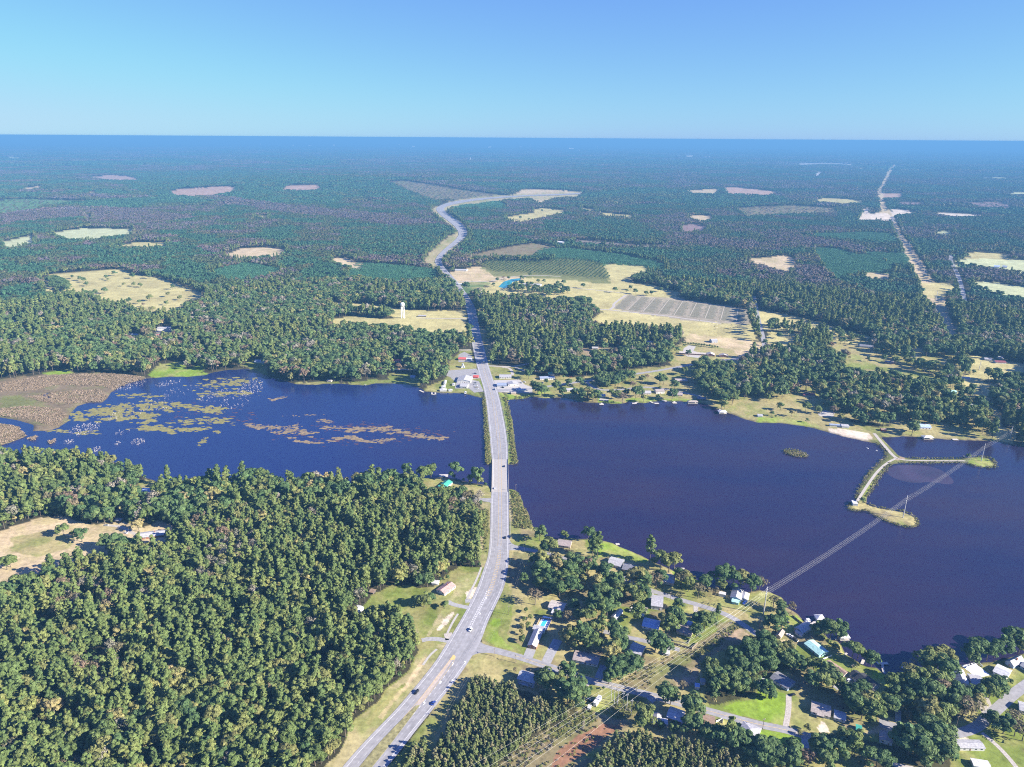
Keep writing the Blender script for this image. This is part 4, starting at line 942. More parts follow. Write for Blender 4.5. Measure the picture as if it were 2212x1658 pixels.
BUILT = []
def house(label, fr, A, B, D, wall='white', roof='grey', h=2.7, rh=1.7, ridge='x', shape='gable', wins=True, chim=False, cat='house', name='house', wings=(), group=None, porch=False, storeys=1, door=True):
    """front wall from pixel A to pixel B (left, right), D metres deep away from the camera"""
    a, L, ang = frame(fr, A, B)
    root = empty(name, (a[0], a[1], 0), ang); tag(root, label, cat, group); BUILT.append((a[0], a[1], L, D, ang))
    wm_, rm = wallm(wall), roofm(roof)
    parts = [(0, L, 0, D, h, rh, ridge, wall, roof)] + [w if len(w) > 7 else (*w, wall, roof) for w in wings]
    for (x0, x1, y0, y1, hh, rr_, rg, wc, rc) in parts:
        mb = MB(); walls(mb, x0, x1, y0, y1, hh, hh + rr_, rg if shape == 'gable' else '')
        mb.build('wall', wallm(wc), root)
        mb = MB()
        if shape == 'gable': gable(mb, x0, x1, y0, y1, hh, hh + rr_, rg)
        elif shape == 'hip': hip(mb, x0, x1, y0, y1, hh, hh + rr_)
        else: mb.box(x0 - .2, x1 + .2, y0 - .2, y1 + .2, hh, hh + .25)
        rf = mb.build('roof', roofm(rc), root)
        if chim and x0 == 0 and y0 == 0: MB().box(L * .6, L * .6 + .9, D * .45, D * .45 + .9, hh, hh + rr_ + 1.0).build('chimney', brick_red, rf)
        if wins:
            n = max(1, int((x1 - x0) / 3.6))
            for s in range(storeys):
                for i in range(n):
                    xx = x0 + (i + .5) * (x1 - x0) / n
                    if door and s == 0 and i == n // 2 and x0 == 0: window(root, xx, y0, .15, 1.0, 2.0, 'f', 'door')
                    else: window(root, xx, y0, 1.0 + 2.7 * s, 1.2, 1.2, 'f')
                m_ = max(1, int((y1 - y0) / 5))
                for i in range(m_):
                    window(root, x1, y0 + (i + .5) * (y1 - y0) / m_, 1.0 + 2.7 * s, 1.1, 1.2, 'r'); window(root, x0, y0 + (i + .5) * (y1 - y0) / m_, 1.0 + 2.7 * s, 1.1, 1.2, 'l')
    if porch:
        mb = MB(); mb.box(L * .3, L * .7, -2.2, -.05, 2.5, 2.65); mb.build('porch_roof', rm, root)
        for xx in (L * .32, L * .68): MB().box(xx - .09, xx + .09, -2.1, -1.92, 0, 2.5).build('post', trimw, root)
    return root


# near houses, east of the highway
house('long grey roofed house running back from its driveway, swimming pool behind it', 'ZC', (230, 1225), (300, 1240), 21, 'brick', 'light', 2.8, 1.6, 'y', wings=[(-1.5, 8.5, 21.1, 26.5, 3.0, .6, 'x', 'white', 'light')])
house('beige roofed house with a white front wall just above the swimming pool', 'ZC', (400, 908), (520, 938), 11, 'white', 'beige', 2.8, 1.8, 'x', wings=[(5, 11, -6, -.1, 2.3, .4, 'x', 'white', 'white')])
house('white roofed garage half under trees in the middle of the houses', 'ZC', (922, 985), (962, 1002), 13, 'white', 'white', 2.7, 1.2, 'y', cat='garage', name='garage')
house('tall house with a broad grey roof and pale walls beside the lake road', 'ZC', (1253, 905), (1345, 918), 16, 'white', 'grey', 4.2, 1.8, 'x', storeys=1)
house('small white shed under the trees west of the tall grey roofed house', 'ZC', (1076, 932), (1102, 940), 5, 'white', 'white', 2.2, .8, wins=False, cat='shed', name='shed')
house('small pinkish shed in front of the tall grey roofed house', 'ZC', (1178, 936), (1212, 944), 6, 'beige', 'pink', 2.2, .9, wins=False, cat='shed', name='shed')
house('tiny pale hut on the lawn below the pinkish shed', 'ZC', (1172, 972), (1190, 976), 3, 'white', 'white', 2, .6, wins=False, cat='hut', name='hut')
house('bungalow with a blue grey roof dappled by tree shade', 'ZC', (1178, 1064), (1310, 1094), 12, 'white', 'blue', 2.7, 1.7, 'x')
house('pinkish roofed house in the fenced lawn beside the wires', 'ZC', (1462, 1104), (1582, 1142), 12, 'beige', 'pink', 2.7, 1.7, 'x')
house('small pale blue shed behind the pinkish roofed house', 'ZC', (1548, 1045), (1584, 1056), 5, 'blue', 'blue', 2.2, .8, wins=False, cat='shed', name='shed')
house('lakeside house with white roofs and a teal porch beside two pickups', 'ZC', (1908, 828), (1995, 850), 15, 'blue', 'light', 3.2, 1.9, 'y', wings=[(2, 8, -5, -.1, 2.6, .7, 'x', 'teal', 'teal'), (8.1, 15, 3, 13, 2.8, 1.0, 'y', 'white', 'white')])
house('white travel trailer parked west of the teal porched lakeside house', 'ZC', (1812, 796), (1868, 808), 4, 'white', 'white', 2.6, .3, shape='flat', wins=False, cat='trailer', name='trailer')
house('grey roofed house by the water with a dark shaded front deck', 'ZC', (1350, 694), (1438, 712), 14, 'beige', 'light', 2.8, 1.8, 'x', chim=True)
house('large lakeside house, pale roof on one wing and dark roof on the other', 'ZC', (892, 545), (1000, 572), 13, 'white', 'light', 2.9, 2.0, 'x', wings=[(15.5, 28, -3, 8, 2.7, 1.7, 'x', 'dark', 'dgrey')])
house('lakeside house with a greyish roof nearest the bridge on the south bank', 'ZC', (472, 388), (580, 404), 11, 'beige', 'pink', 2.7, 1.5, 'x')
house('long white bungalow with a pinkish grey roof facing the county road', 'ZC', (604, 1342), (808, 1388), 11, 'white', 'pink', 2.7, 1.7, 'x')
house('pale grey roofed bungalow hidden among trees east of the long bungalow', 'ZC', (1065, 1272), (1165, 1308), 12, 'white', 'light', 2.7, 1.5, 'x')
house('small white outbuilding beside the power line cut under large trees', 'ZE', (1375, 458), (1404, 462), 5, 'white', 'white', 2.4, .8, wins=False, cat='shed', name='shed')
house('two storey grey house with a pale roof beside the young pines', 'ZE', (145, 690), (282, 728), 10, 'grey', 'light', 5.2, 2.2, 'x', storeys=2, porch=True)
house('white walled building hidden among the trees by the county road', 'ZE', (488, 738), (528, 748), 8, 'white', 'white', 2.6, 1.0, wins=False)
house('mobile home with a beige roof between two white awnings', 'ZE', (1260, 1032), (1328, 1046), 9, 'brick', 'beige', 2.6, 1.1, 'y')
house('white awning on the west side of the beige mobile home', 'ZE', (1224, 1003), (1254, 1010), 7, 'white', 'white', 2.3, .3, shape='flat', wins=False, cat='awning', name='awning')
house('white awning on the east side of the beige mobile home', 'ZE', (1334, 1040), (1388, 1047), 5, 'white', 'white', 2.3, .3, shape='flat', wins=False, cat='awning', name='awning')
house('long brick bungalow with a white roof, west one of the pair below the road', 'ZE', (1380, 985), (1502, 1030), 11, 'brick', 'white', 2.7, 1.5, 'x', wings=[(11.5, 16, -3, 6, 2.5, 1, 'x', 'brick', 'pink')])
house('brick bungalow with a brown roof, east one of the pair below the road', 'ZE', (1618, 1034), (1770, 1072), 10, 'brick', 'brown', 2.7, 1.6, 'x')
house('grey hip roofed house with a dark open carport at its end', 'ZE', (1975, 1125), (2120, 1188), 13, 'grey', 'grey', 2.8, 1.9, shape='hip')
house('white trailer in the shade at the edge of the corridor wood', 'ZE', (1614, 735), (1652, 742), 4, 'white', 'blue', 2.6, .3, shape='flat', wins=False, cat='trailer', name='trailer')
house('second pale trailer in the shade behind the first one', 'ZE', (1658, 694), (1700, 702), 4, 'white', 'light', 2.6, .3, shape='flat', wins=False, cat='trailer', name='trailer')
house('white carport roof at the edge of the corridor wood beside the bright lawn', 'ZE', (2152, 716), (2200, 722), 7, 'white', 'white', 2.4, .3, shape='flat', wins=False, cat='carport', name='carport')
house('white camper parked by the power poles', 'ZE', (772, 868), (798, 880), 9, 'white', 'white', 2.8, .3, shape='flat', wins=False, cat='camper', name='camper')
house('small white utility trailer beside the camper', 'ZE', (724, 906), (750, 912), 3.5, 'white', 'white', 1.8, .3, shape='flat', wins=False, cat='trailer', name='utility_trailer')
house('grey roofed house on the water with a pier behind it', 'ZD', (304, 525), (372, 568), 15, 'grey', 'light', 3.0, 2.0, 'y', wings=[(3, 9, -3, -.1, 2.6, 1.2, 'x', 'white', 'light')])
house('small beige house with a pinkish roof at the head of the sandy drive', 'ZD', (150, 578), (192, 596), 9, 'beige', 'pink', 2.5, 1.4, 'y', cat='cottage', name='cottage')
house('long house with a pale teal roof between drive and lake', 'ZD', (388, 652), (510, 750), 10, 'teal', 'teal', 2.8, 1.4, 'x')
house('long low house with a brown roof on the sloping lawn', 'ZD', (556, 816), (708, 918), 6.5, 'beige', 'brown', 2.6, 1.2, 'x')
house('white two storey house with a black roof and attached garage', 'ZD', (800, 945), (928, 1042), 11, 'white', 'black', 3.6, 2.2, 'x', chim=True, wings=[(-5, 4, 1, 9, 3.2, 1.9, 'x'), (11.5, 20, -4, 4, 3.0, 1.8, 'x')])
house('grey bungalow in deep shade with a row of pale front windows', 'ZD', (105, 938), (248, 1028), 11, 'blue', 'dgrey', 2.7, 1.6, 'x')
house('long white bungalow with a brown grey roof and small porch below the trees', 'ZD', (443, 1215), (598, 1262), 11, 'white', 'taupe', 2.8, 1.8, 'x', porch=True, wings=[(15.6, 23, 1, 9, 2.6, 1.3, 'x', 'white', 'light')])
house('little white cottage with a pinkish roof west of the large round trees', 'ZD', (1012, 1450), (1112, 1482), 9, 'white', 'pink', 2.6, 1.6, 'y')
house('long white single wide trailer with a pale roof on the lower right lawn', 'ZD', (1645, 1518), (1882, 1524), 7, 'white', 'light', 2.7, .7, 'x', cat='trailer', name='mobile_home')
house('white roofed trailer cut by the bottom edge of the view', 'ZD', (1792, 1668), (1930, 1690), 6, 'white', 'white', 2.7, .5, 'x', cat='trailer', name='mobile_home')
house('large compound house with pale roofs beside the covered pool', 'ZD', (1648, 990), (1760, 1010), 18, 'white', 'light', 3.0, 2.2, 'y', wings=[(11.5, 20, 4, 15, 2.8, 1.8, 'x')])
house('white metal garage with an open dark bay east of the covered pool', 'ZD', (1950, 885), (2062, 938), 12, 'white', 'white', 3.0, 1.4, 'x', cat='garage', name='garage')
house('grey roofed house with a blue brick gable at the right edge', 'ZD', (2052, 800), (2120, 842), 14, 'blue', 'light', 3.0, 2.6, 'y', chim=True, wings=[(8, 18, 6, 14, 2.8, 1.6, 'x')])
house('green garden shed beside the fence of the white bungalow', 'ZD', (818, 1362), (860, 1374), 5, 'green', 'green', 2.2, .9, wins=False, cat='shed', name='shed')
house('small white carport west of the shaded grey bungalow', 'ZD', (22, 990), (66, 1000), 6, 'white', 'white', 2.4, .3, shape='flat', wins=False, cat='carport', name='carport')
house('grey blue house corner at the right edge below the lane', 'ZD', (2172, 1205), (2290, 1240), 10, 'blue', 'light', 2.8, 1.6, 'x')
# west of the highway
house('house with a bright green metal roof by the water', 'ZB', (1436, 444), (1496, 458), 13, 'white', 'green', 3.0, 2.0, 'y', wings=[(-.4, 7.5, -2.8, -.1, 2.5, .5, 'x', 'white', 'green')])
house('rose roofed white house by the highway left of the drain', 'A0', (1334, 1788), (1367, 1764), 10, 'white', 'rose', 2.8, 1.9, 'x', chim=True)
house('white garden shed at the edge of the left wood', 'ZB', (1368, 1256), (1420, 1262), 5, 'white', 'white', 2.3, .8, cat='shed', name='shed', wins=False)
house('white trailer standing in the edge of the left wood', 'ZF', (432, 374), (480, 392), 8, 'white', 'white', 2.6, .4, 'y', wins=False, cat='trailer', name='mobile_home')
house('small brown shed in the edge of the left wood', 'ZF', (574, 218), (606, 226), 5, 'dark', 'brown', 2.2, .8, wins=False, cat='shed', name='shed')
house('brick ranch house with a pale roof in the left clearing', 'ZA', (1152, 885), (1360, 858), 11, 'brick', 'light', 2.8, 1.7, 'x', chim=True, wings=[(21.5, 26, 2, 10, 2.7, 1.2, 'x')])
house('dark roofed outbuilding behind the parked cars in the left clearing', 'ZA', (950, 738), (1000, 742), 6, 'dark', 'dgrey', 2.5, 1, wins=False, cat='shed', name='shed')
house('pale blue roofed house in the small clearing near the lake', 'ZA', (1150, 500), (1250, 505), 10, 'white', 'blue', 2.7, 1.4, 'x')
# north shore west
house('red roofed roadside shop with a white canopy', 'ZH', (1590, 778), (1650, 780), 12, 'beige', 'red', 3, 1.6, 'x', wings=[(15, 25, 0, 9, 3, .8, 'x', 'white', 'white')], cat='shop', name='shop', wins=False)
house('steep pale blue A-frame hut on the dry lawn', 'ZH', (1612, 840), (1640, 840), 7, 'white', 'blue', .4, 7.2, 'y', cat='hut', name='hut', wins=False)
house('big pale roofed shop by the lake car park', 'ZH', (1578, 962), (1690, 966), 26, 'white', 'light', 3.6, 2.4, 'y', cat='shop', name='shop')
house('white grey roofed house between the big shop and the water', 'ZH', (1602, 1006), (1660, 1010), 16, 'white', 'light', 3.2, 2.0, 'x', wins=True)
house('red kiosk roof at the roadside in the car park', 'ZH', (1712, 922), (1752, 924), 8, 'red', 'red', 2.6, .8, cat='kiosk', name='kiosk', wins=False)
for lab, q in (('long white trailer on a slab behind the lakeside lawn', ((1468, 982), (1486, 982), 18)), ('white box shed on the lakeside lawn near the long trailer', ((1450, 1012), (1480, 1012), 9)), ('white camper at the water edge of the lakeside lawn', ((1436, 1034), (1490, 1034), 6)), ('low white trailer east of the camper on the lakeside lawn', ((1508, 1034), (1538, 1034), 4)), ('small white hut in the middle of the lakeside lawn', ((1540, 988), (1560, 988), 6)), ('tiny white bait hut on the shore by the causeway', ((1640, 1054), (1654, 1054), 4))):
    house(lab, 'ZH', q[0], q[1], q[2], 'white', 'white', 2.6, .5, 'y', wins=False, cat='trailer' if 'trailer' in lab or 'camper' in lab else 'hut', name='trailer' if 'trailer' in lab or 'camper' in lab else 'hut')
house('white house with a red roof among the north shore trees', 'ZH', (1022, 790), (1128, 796), 10, 'white', 'red', 3, 1.6)
house('white farmhouse at the end of the tower field', 'ZH', (525, 318), (592, 324), 14, 'white', 'light', 3.2, 2.4, chim=True)
house('low dark shed on the lane east of the water tower', 'ZH', (1258, 416), (1322, 416), 8, 'dark', 'grey', 2.6, .8, cat='shed', name='shed', wins=False)
house('dark blue roofed cabin on the north shore lawn', 'ZH', (1190, 925), (1228, 927), 9, 'blue', 'bluegrey', 2.6, 1.4, cat='cabin', name='cabin', wins=False)
house('small pale hut on the north shore lawn west of the marsh lawns', 'ZH', (500, 955), (535, 957), 7, 'beige', 'taupe', 2.4, 1.2, cat='hut', name='hut', wins=False)
house('large pale grey hall among the trees of the left shore', 'ZG', (1300, 252), (1420, 250), 18, 'white', 'light', 4, 1.5, cat='hall', name='hall', wins=False)
house('house with a red roof below the large pale hall', 'ZG', (1262, 306), (1330, 308), 10, 'beige', 'red', 3, 1.6, wins=False)
house('house with a pale blue roof among the left shore trees', 'ZG', (1060, 300), (1140, 302), 10, 'white', 'blue', 3, 1.6, wins=False)
house('white gabled house in the dark gap of the left shore wood', 'ZG', (655, 400), (700, 402), 10, 'white', 'white', 3, 1.8, wins=False)
house('slate blue roofed house on the shore lawn left of the wood', 'ZG', (2110, 522), (2200, 526), 12, 'white', 'bluegrey', 3, 2, wins=False)
house('small white house under the trees at the marsh edge', 'ZG', (400, 512), (440, 514), 9, 'white', 'light', 2.8, 1.4, wins=False)
house('pale roofed house deep in the left wood', 'ZG', (400, 180), (450, 182), 12, 'white', 'light', 3, 1.6, wins=False)
house('long pale roof seen through the far left wood', 'ZG', (80, 188), (150, 190), 12, 'white', 'light', 3, 1.6, wins=False)
# north shore middle
house('white store with a grey roof beside the dry lot', 'ZI', (272, 652), (370, 652), 14, 'white', 'grey', 3.2, 1.4, cat='store', name='store')
house('shop with a dark blue roof next to the causeway', 'ZI', (252, 722), (330, 722), 14, 'grey', 'bluegrey', 3, 1.4, cat='shop', name='shop', wins=False)
house('pale roofed shop with white walls by the causeway junction', 'ZI', (346, 716), (428, 712), 14, 'white', 'grey', 3, 1.8, 'y', cat='shop', name='shop')
house('small grey shed on the bank by the causeway', 'ZI', (370, 784), (410, 782), 7, 'tan', 'taupe', 2.4, 1, cat='shed', name='shed', wins=False)
house('long white boat trailer shed by the shore road', 'ZI', (412, 754), (492, 756), 6, 'white', 'white', 2.4, .5, 'x', cat='trailer', name='trailer', wins=False)
house('white and blue house under trees by the shore road', 'ZI', (610, 664), (730, 660), 12, 'white', 'bluegrey', 3, 1.6)
house('red roofed house behind the shore road trees', 'ZI', (566, 590), (622, 590), 10, 'white', 'red', 3, 1.6, wins=False)
house('green roofed house behind the shore road trees', 'ZI', (678, 624), (730, 624), 10, 'white', 'green', 3, 1.4, wins=False)
house('long grey roofed lakefront house beside the lane', 'ZI', (832, 762), (912, 758), 11, 'beige', 'grey', 2.8, 1.5)
house('small lakefront cabin between two trees', 'ZI', (1100, 808), (1150, 808), 9, 'white', 'bluegrey', 2.8, 1.6, cat='cabin', name='cabin')
house('beige lakefront house with a pale roof', 'ZI', (1466, 786), (1530, 786), 13, 'beige', 'light', 2.8, 1.8)
house('tall white lakefront house with a deck', 'ZI', (1572, 778), (1640, 776), 12, 'white', 'pink', 4.2, 1.8, storeys=1)
house('tan roofed lakefront house behind the round tree', 'ZI', (1702, 798), (1792, 800), 12, 'tan', 'pink', 2.8, 1.5)
house('dark boathouse on the lawn at the water', 'ZI', (1912, 832), (1982, 836), 9, 'dark', 'dgrey', 2.8, 1.3, cat='boathouse', name='boathouse', wins=False)
house('large brick house with many pale gables on the farm road', 'ZI', (1990, 466), (2056, 470), 14, 'brick', 'beige', 3.2, 2.6, 'y', wings=[(-52, -2, 3, 12, 3, 1.8, 'x'), (24, 40, 0, 10, 3.2, 2.4, 'y')])
house('brown roofed farm house under the trees by the shore road', 'ZI', (1732, 682), (1832, 684), 13, 'brick', 'taupe', 2.8, 1.8)
house('two storey barn at the end of the hedge', 'ZI', (2032, 356), (2080, 354), 12, 'grey', 'light', 5, 1.8, cat='barn', name='barn')
house('white trailer at the wood edge behind the brick house', 'ZI', (1410, 346), (1450, 348), 8, 'white', 'white', 2.8, .6, cat='trailer', name='trailer', wins=False)
house('longer white trailer at the wood edge east of the first', 'ZI', (1488, 358), (1556, 362), 8, 'white', 'light', 2.8, .6, cat='trailer', name='trailer', wins=False)
house('house with a pale roof in the pink wood clearing', 'ZI', (1040, 408), (1090, 410), 10, 'white', 'light', 2.8, 1.4, wins=False)
house('red roofed cabin at the edge of the pink clearing', 'ZI', (925, 355), (945, 356), 7, 'red', 'red', 2.8, 1.4, cat='cabin', name='cabin', wins=False)
# north shore right
house('white farmhouse with a dark roof in the long meadow', 'ZJ', (848, 392), (958, 402), 12, 'white', 'dgrey', 3.2, 2.2, chim=True)
house('brown roofed house in the meadow among trees', 'ZJ', (1062, 526), (1132, 532), 12, 'brick', 'pink', 2.8, 1.6)
house('small pale house between meadow trees', 'ZJ', (1270, 470), (1320, 474), 10, 'white', 'beige', 2.8, 1.4, wins=False)
house('white walled house with a dark roof at the far right clearing', 'ZJ', (1884, 500), (1944, 506), 11, 'white', 'grey', 2.8, 1.6, wins=False)
house('maroon roofed house at the far right clearing', 'ZJ', (1976, 526), (2062, 530), 12, 'white', 'maroon', 2.8, 1.8, wins=False)
house('small white hut behind the maroon roofed house', 'ZJ', (2006, 490), (2040, 490), 8, 'white', 'white', 2.8, 1.6, cat='hut', name='hut', wins=False)
house('long pale house beside the open power line strip', 'ZJ', (1606, 604), (1688, 608), 12, 'white', 'grey', 2.8, 1.6, wins=False)
house('white house with a light roof just below the long pale house', 'ZJ', (1700, 664), (1766, 668), 13, 'white', 'light', 2.8, 1.8, wins=False)
house('long teal roofed house among the shore trees', 'ZJ', (1548, 772), (1655, 776), 10, 'teal', 'teal', 2.8, 1.2, wins=False)
house('pale roofed house at the edge of the power line strip', 'ZJ', (1742, 892), (1812, 896), 11, 'white', 'light', 2.8, 1.4, wins=False)
house('white lake house with a blue roof among tall trees', 'ZJ', (1336, 1070), (1440, 1074), 14, 'white', 'blue', 3.2, 2.4, chim=True)
house('long white open pavilion by the beach', 'ZJ', (700, 1060), (760, 1064), 9, 'white', 'light', 2.8, .8, cat='pavilion', name='pavilion', wins=False, wings=[(-16, -.1, 3, 8, 2.6, .5, 'x', 'white', 'bluegrey')])
house('dark house in the shadow of the shore trees', 'ZJ', (606, 622), (650, 626), 10, 'white', 'dgrey', 3, 2, wins=False)
house('house with a purple grey roof below the shore trees', 'ZJ', (384, 800), (480, 804), 11, 'tan', 'maroon', 2.8, 1.4, wins=False)
house('small red shelter near the root of the dike', 'ZJ', (1028, 1088), (1070, 1090), 6, 'red', 'brown', 2.6, .8, cat='shelter', name='shelter', wins=False)
house('little white boathouse on the bright shore lawn', 'ZJ', (4, 970), (44, 972), 7, 'white', 'light', 2.4, .8, cat='boathouse', name='boathouse', wins=False)
house('pinkish roofed house in the middle of the shore wood', 'ZJ', (320, 690), (368, 692), 10, 'beige', 'pink', 2.8, 1.4, wins=False)
house('white concrete pump hut at the tip of the dike', 'ZK', (792, 600), (832, 604), 8, 'white', 'white', 2.6, .3, shape='flat', cat='hut', name='hut', wins=False)
# farms and far buildings
house('cluster barn with a white roof beside the orchard', 'ZM', (735, 936), (812, 938), 16, 'white', 'light', 4, 2, cat='barn', name='barn', wins=False)
house('white house beside the highway beyond the lake', 'ZM', (872, 1092), (918, 1094), 18, 'white', 'white', 4, 2.4, wins=False)
house('small white shed by the lone dark tree', 'ZM', (758, 1026), (790, 1027), 10, 'white', 'white', 3, 1, cat='shed', name='shed', wins=False)
house('pale farmhouse in the trees by the pond', 'ZM', (1176, 1030), (1290, 1036), 16, 'white', 'light', 4, 2.4, wins=False)
house('blue roofed barn on the far right field', 'ZN', (2015, 916), (2050, 918), 26, 'white', 'blue', 5, 3, cat='barn', name='barn', wins=False)
house('second small barn on the far right field', 'ZN', (2070, 916), (2100, 917), 20, 'white', 'bluegrey', 4, 2.4, cat='barn', name='barn', wins=False)
house('long white shed at the far sandy clearing in the middle woods', 'ZM', (1382, 757), (1430, 762), 30, 'white', 'white', 6, 1, shape='flat', cat='shed', name='shed', wins=False)
for i, (fr, x, y, w, hh) in enumerate([('ZM', 1490, 148, 30, 16), ('ZM', 1395, 146, 8, 14), ('ZM', 1660, 146, 5, 30), ('ZM', 1540, 162, 6, 14), ('ZM', 1890, 160, 5, 22), ('ZM', 1160, 134, 14, 14), ('ZM', 960, 136, 20, 12), ('ZM', 1222, 130, 5, 26), ('ZM', 360, 116, 18, 14), ('ZM', 468, 130, 16, 10), ('ZM', 330, 114, 5, 26), ('ZL', 2008, 127, 18, 12), ('ZL', 1900, 125, 10, 12), ('ZL', 2158, 124, 5, 26), ('ZL', 1685, 118, 5, 24), ('ZN', 45, 200, 40, 10), ('ZN', 158, 208, 40, 10), ('ZN', 130, 164, 4, 26), ('ZM', 836, 224, 5, 16), ('ZM', 2185, 198, 16, 14)]):
    tall = w <= 6
    a, b2 = P(fr, x - w / 2, y), P(fr, x + w / 2, y); L = float(np.linalg.norm((b2 - a)[:2])); D = L * .5; zt = float(terrain(a[0], a[1])) + 14
    hgt = hh * 2.2
    root = empty('far_tower' if tall else 'far_building', (a[0], a[1], zt), math.atan2((b2 - a)[1], (b2 - a)[0]))
    nm = ['largest white works', 'white shed left of the largest works', 'thin white tower right of the largest works', 'small white block under the largest works', 'lone white tower on the right', 'white block in mid horizon', 'long white block in mid horizon', 'slim white tower in mid horizon', 'white works left of the highway bend', 'second white works left of the highway bend', 'slim white tower left of the highway bend', 'long white block on the left', 'small white block on the left', 'slim tower on the left', 'lone slim tower far left', 'long white warehouse on the right', 'second white warehouse on the right', 'tiny tower above the warehouses', 'lone orange lit tower in the mid woods', 'pale shed on the right'][i]
    tag(root, nm + ', near the horizon', 'tower' if tall else 'building', 'far white buildings')
    mb = MB(); mb.box(0, L, 0, D, -30, hgt); mb.build('wall', wallm('white'), root)
    mb = MB()
    if tall: mb.tube([(L / 2, D / 2, hgt), (L / 2, D / 2, hgt + 10)], L * .7, 8, 0, L * .5)
    else: gable(mb, 0, L, 0, D, hgt, hgt + 5, 'x', 1, .5)
    mb.build('tank' if tall else 'roof', roofm('white'), root)

# ------------------------------------------------------------------ water tower
p = P('ZH', 1131, 426); wt = tag(empty('water_tower', tuple(p)), 'white water tower standing on tall legs in the dry field', 'water tower')
wp = mat('tower_paint', (.80, .80, .80), .4, .04, .5)
mb = MB(); b0 = 12; prof = [(0, 27.5), (2.6, 28), (4.2, 29.5), (4.7, 31.2), (4.7, 34), (4.1, 35.6), (2.2, 36.8), (0.1, 37.2)]
vs = [(r * math.cos(6.2832 * j / 16), r * math.sin(6.2832 * j / 16), zz) for r, zz in prof for j in range(16)]
mb.add(vs, [(i * 16 + j, i * 16 + (j + 1) % 16, (i + 1) * 16 + (j + 1) % 16, (i + 1) * 16 + j) for i in range(len(prof) - 1) for j in range(16)]); mb.build('tank', wp, wt)
for j in range(4):
    a = math.pi / 4 + j * math.pi / 2; MB().tube([(5.4 * math.cos(a), 5.4 * math.sin(a), 0), (4.2 * math.cos(a), 4.2 * math.sin(a), 30)], .45, 8).build('leg', wp, wt)
MB().tube([(0, 0, 0), (0, 0, 28)], .8, 10).build('riser', wp, wt)
for zz in (9, 18.5):
    mb = MB(); rr2 = 5.4 - 1.2 * zz / 30
    q = [(rr2 * math.cos(math.pi / 4 + j * math.pi / 2), rr2 * math.sin(math.pi / 4 + j * math.pi / 2), zz) for j in range(5)]
    for a, b2 in zip(q[:-1], q[1:]): mb.tube([a, b2], .14, 4)
    mb.build('brace', wp, wt)
mb = MB(); mb.tube([(5.3 * math.cos(6.2832 * j / 16), 5.3 * math.sin(6.2832 * j / 16), 31.5) for j in range(17)], .12, 4); mb.build('railing', wp, wt)

# ------------------------------------------------------------------ swimming pools
a, L, ang = frame('ZC', (306, 1056), (384, 1076)); pl = tag(empty('swimming_pool', (a[0], a[1], 0), ang), 'bright blue swimming pool on a white deck behind the long house', 'swimming pool')
MB().box(0, L, 0, 17, 0, .12).build('deck', mat('pool_deck', (.75, .74, .70), .7, .06, 1), pl)
pw = mat('pool_water', (.06, .42, .72), .08, .08, .8, 0, .1, .5); MB().box(1.8, L - 3, 3, 13.5, .12, .16).build('water', pw, pl)
MB().box(1.4, L - 2.6, 2.6, 3, .12, .22).add([], []).box(1.4, L - 2.6, 13.5, 13.9, .12, .22).box(1.4, 1.8, 3, 13.5, .12, .22).box(L - 3, L - 2.6, 3, 13.5, .12, .22).build('coping', trimw, pl)
a, L, ang = frame('ZD', (1822, 905), (1905, 885)); pl = tag(empty('swimming_pool', (a[0], a[1], 0), ang), 'covered pool with a pale lilac cover inside the compound wall', 'swimming pool')
MB().box(-1.5, L + 1.5, -1.5, 13, 0, .1).build('deck', mat('pool_deck', (.75, .74, .70), .7, .06, 1), pl); MB().box(.5, L - .5, .5, 9, .1, .16).build('cover', mat('pool_cover', (.50, .52, .66), .6, .08, .6), pl)

# ------------------------------------------------------------------ fences
def fence(label, fr, pts, h, m, step=2.4, name='fence'):
    w = PL(fr, pts); root = tag(empty(name, tuple(w[0])), label, 'fence'); o0 = w[0]
    for a, b2 in zip(w[:-1], w[1:]):
        d = b2 - a; L = np.linalg.norm(d[:2]); n_ = max(1, int(L / step)); nn = np.array([-d[1], d[0], 0]) / L * .05
        for i in range(n_):
            p, q = a + d * i / n_ - o0, a + d * (i + .96) / n_ - o0
            mb = MB(); mb.add([p - nn, q - nn, q + nn, p + nn, p - nn + [0, 0, h], q - nn + [0, 0, h], q + nn + [0, 0, h], p + nn + [0, 0, h]], [(0, 1, 5, 4), (2, 3, 7, 6), (4, 5, 6, 7), (1, 2, 6, 5), (3, 0, 4, 7)])
            mb.build('panel', m, root)
    return root
fence('tall brown board fence around the swimming pool', 'ZC', [(300, 1050), (332, 985), (430, 998), (385, 1095)], 1.8, wood)
fence('dark board fence at the corner of the lawn under the wires', 'ZC', [(1425, 1195), (1590, 1240), (1640, 1192)], 2.0, wood)
fence('thin wire fence round the sandy corner lawn', 'ZC', [(1380, 1120), (1440, 1172), (1560, 1195), (1580, 1150)], 1.1, steel)
fence('pale board fence beside the brown roofed brick bungalow', 'ZE', [(1790, 1010), (1850, 985), (1845, 1020)], 1.6, trimw)
fence('white wall enclosing the compound lawn by the lake', 'ZD', [(1730, 838), (1835, 798), (1870, 830)], 1.5, trimw)
fence('wooden fence along the shaded drive below the black roofed house', 'ZD', [(960, 1065), (1120, 1085), (1310, 1115)], 1.4, wood)
fence('white fence behind the compound house', 'ZD', [(1550, 950), (1680, 1018)], 1.4, trimw)
fence('thin fence crossing the lawn below the teal roofed house', 'ZD', [(480, 790), (620, 735)], 1.2, trimw)
fence('fence along the lawn beside the house with the pier', 'ZD', [(290, 405), (372, 470)], 1.4, wood)

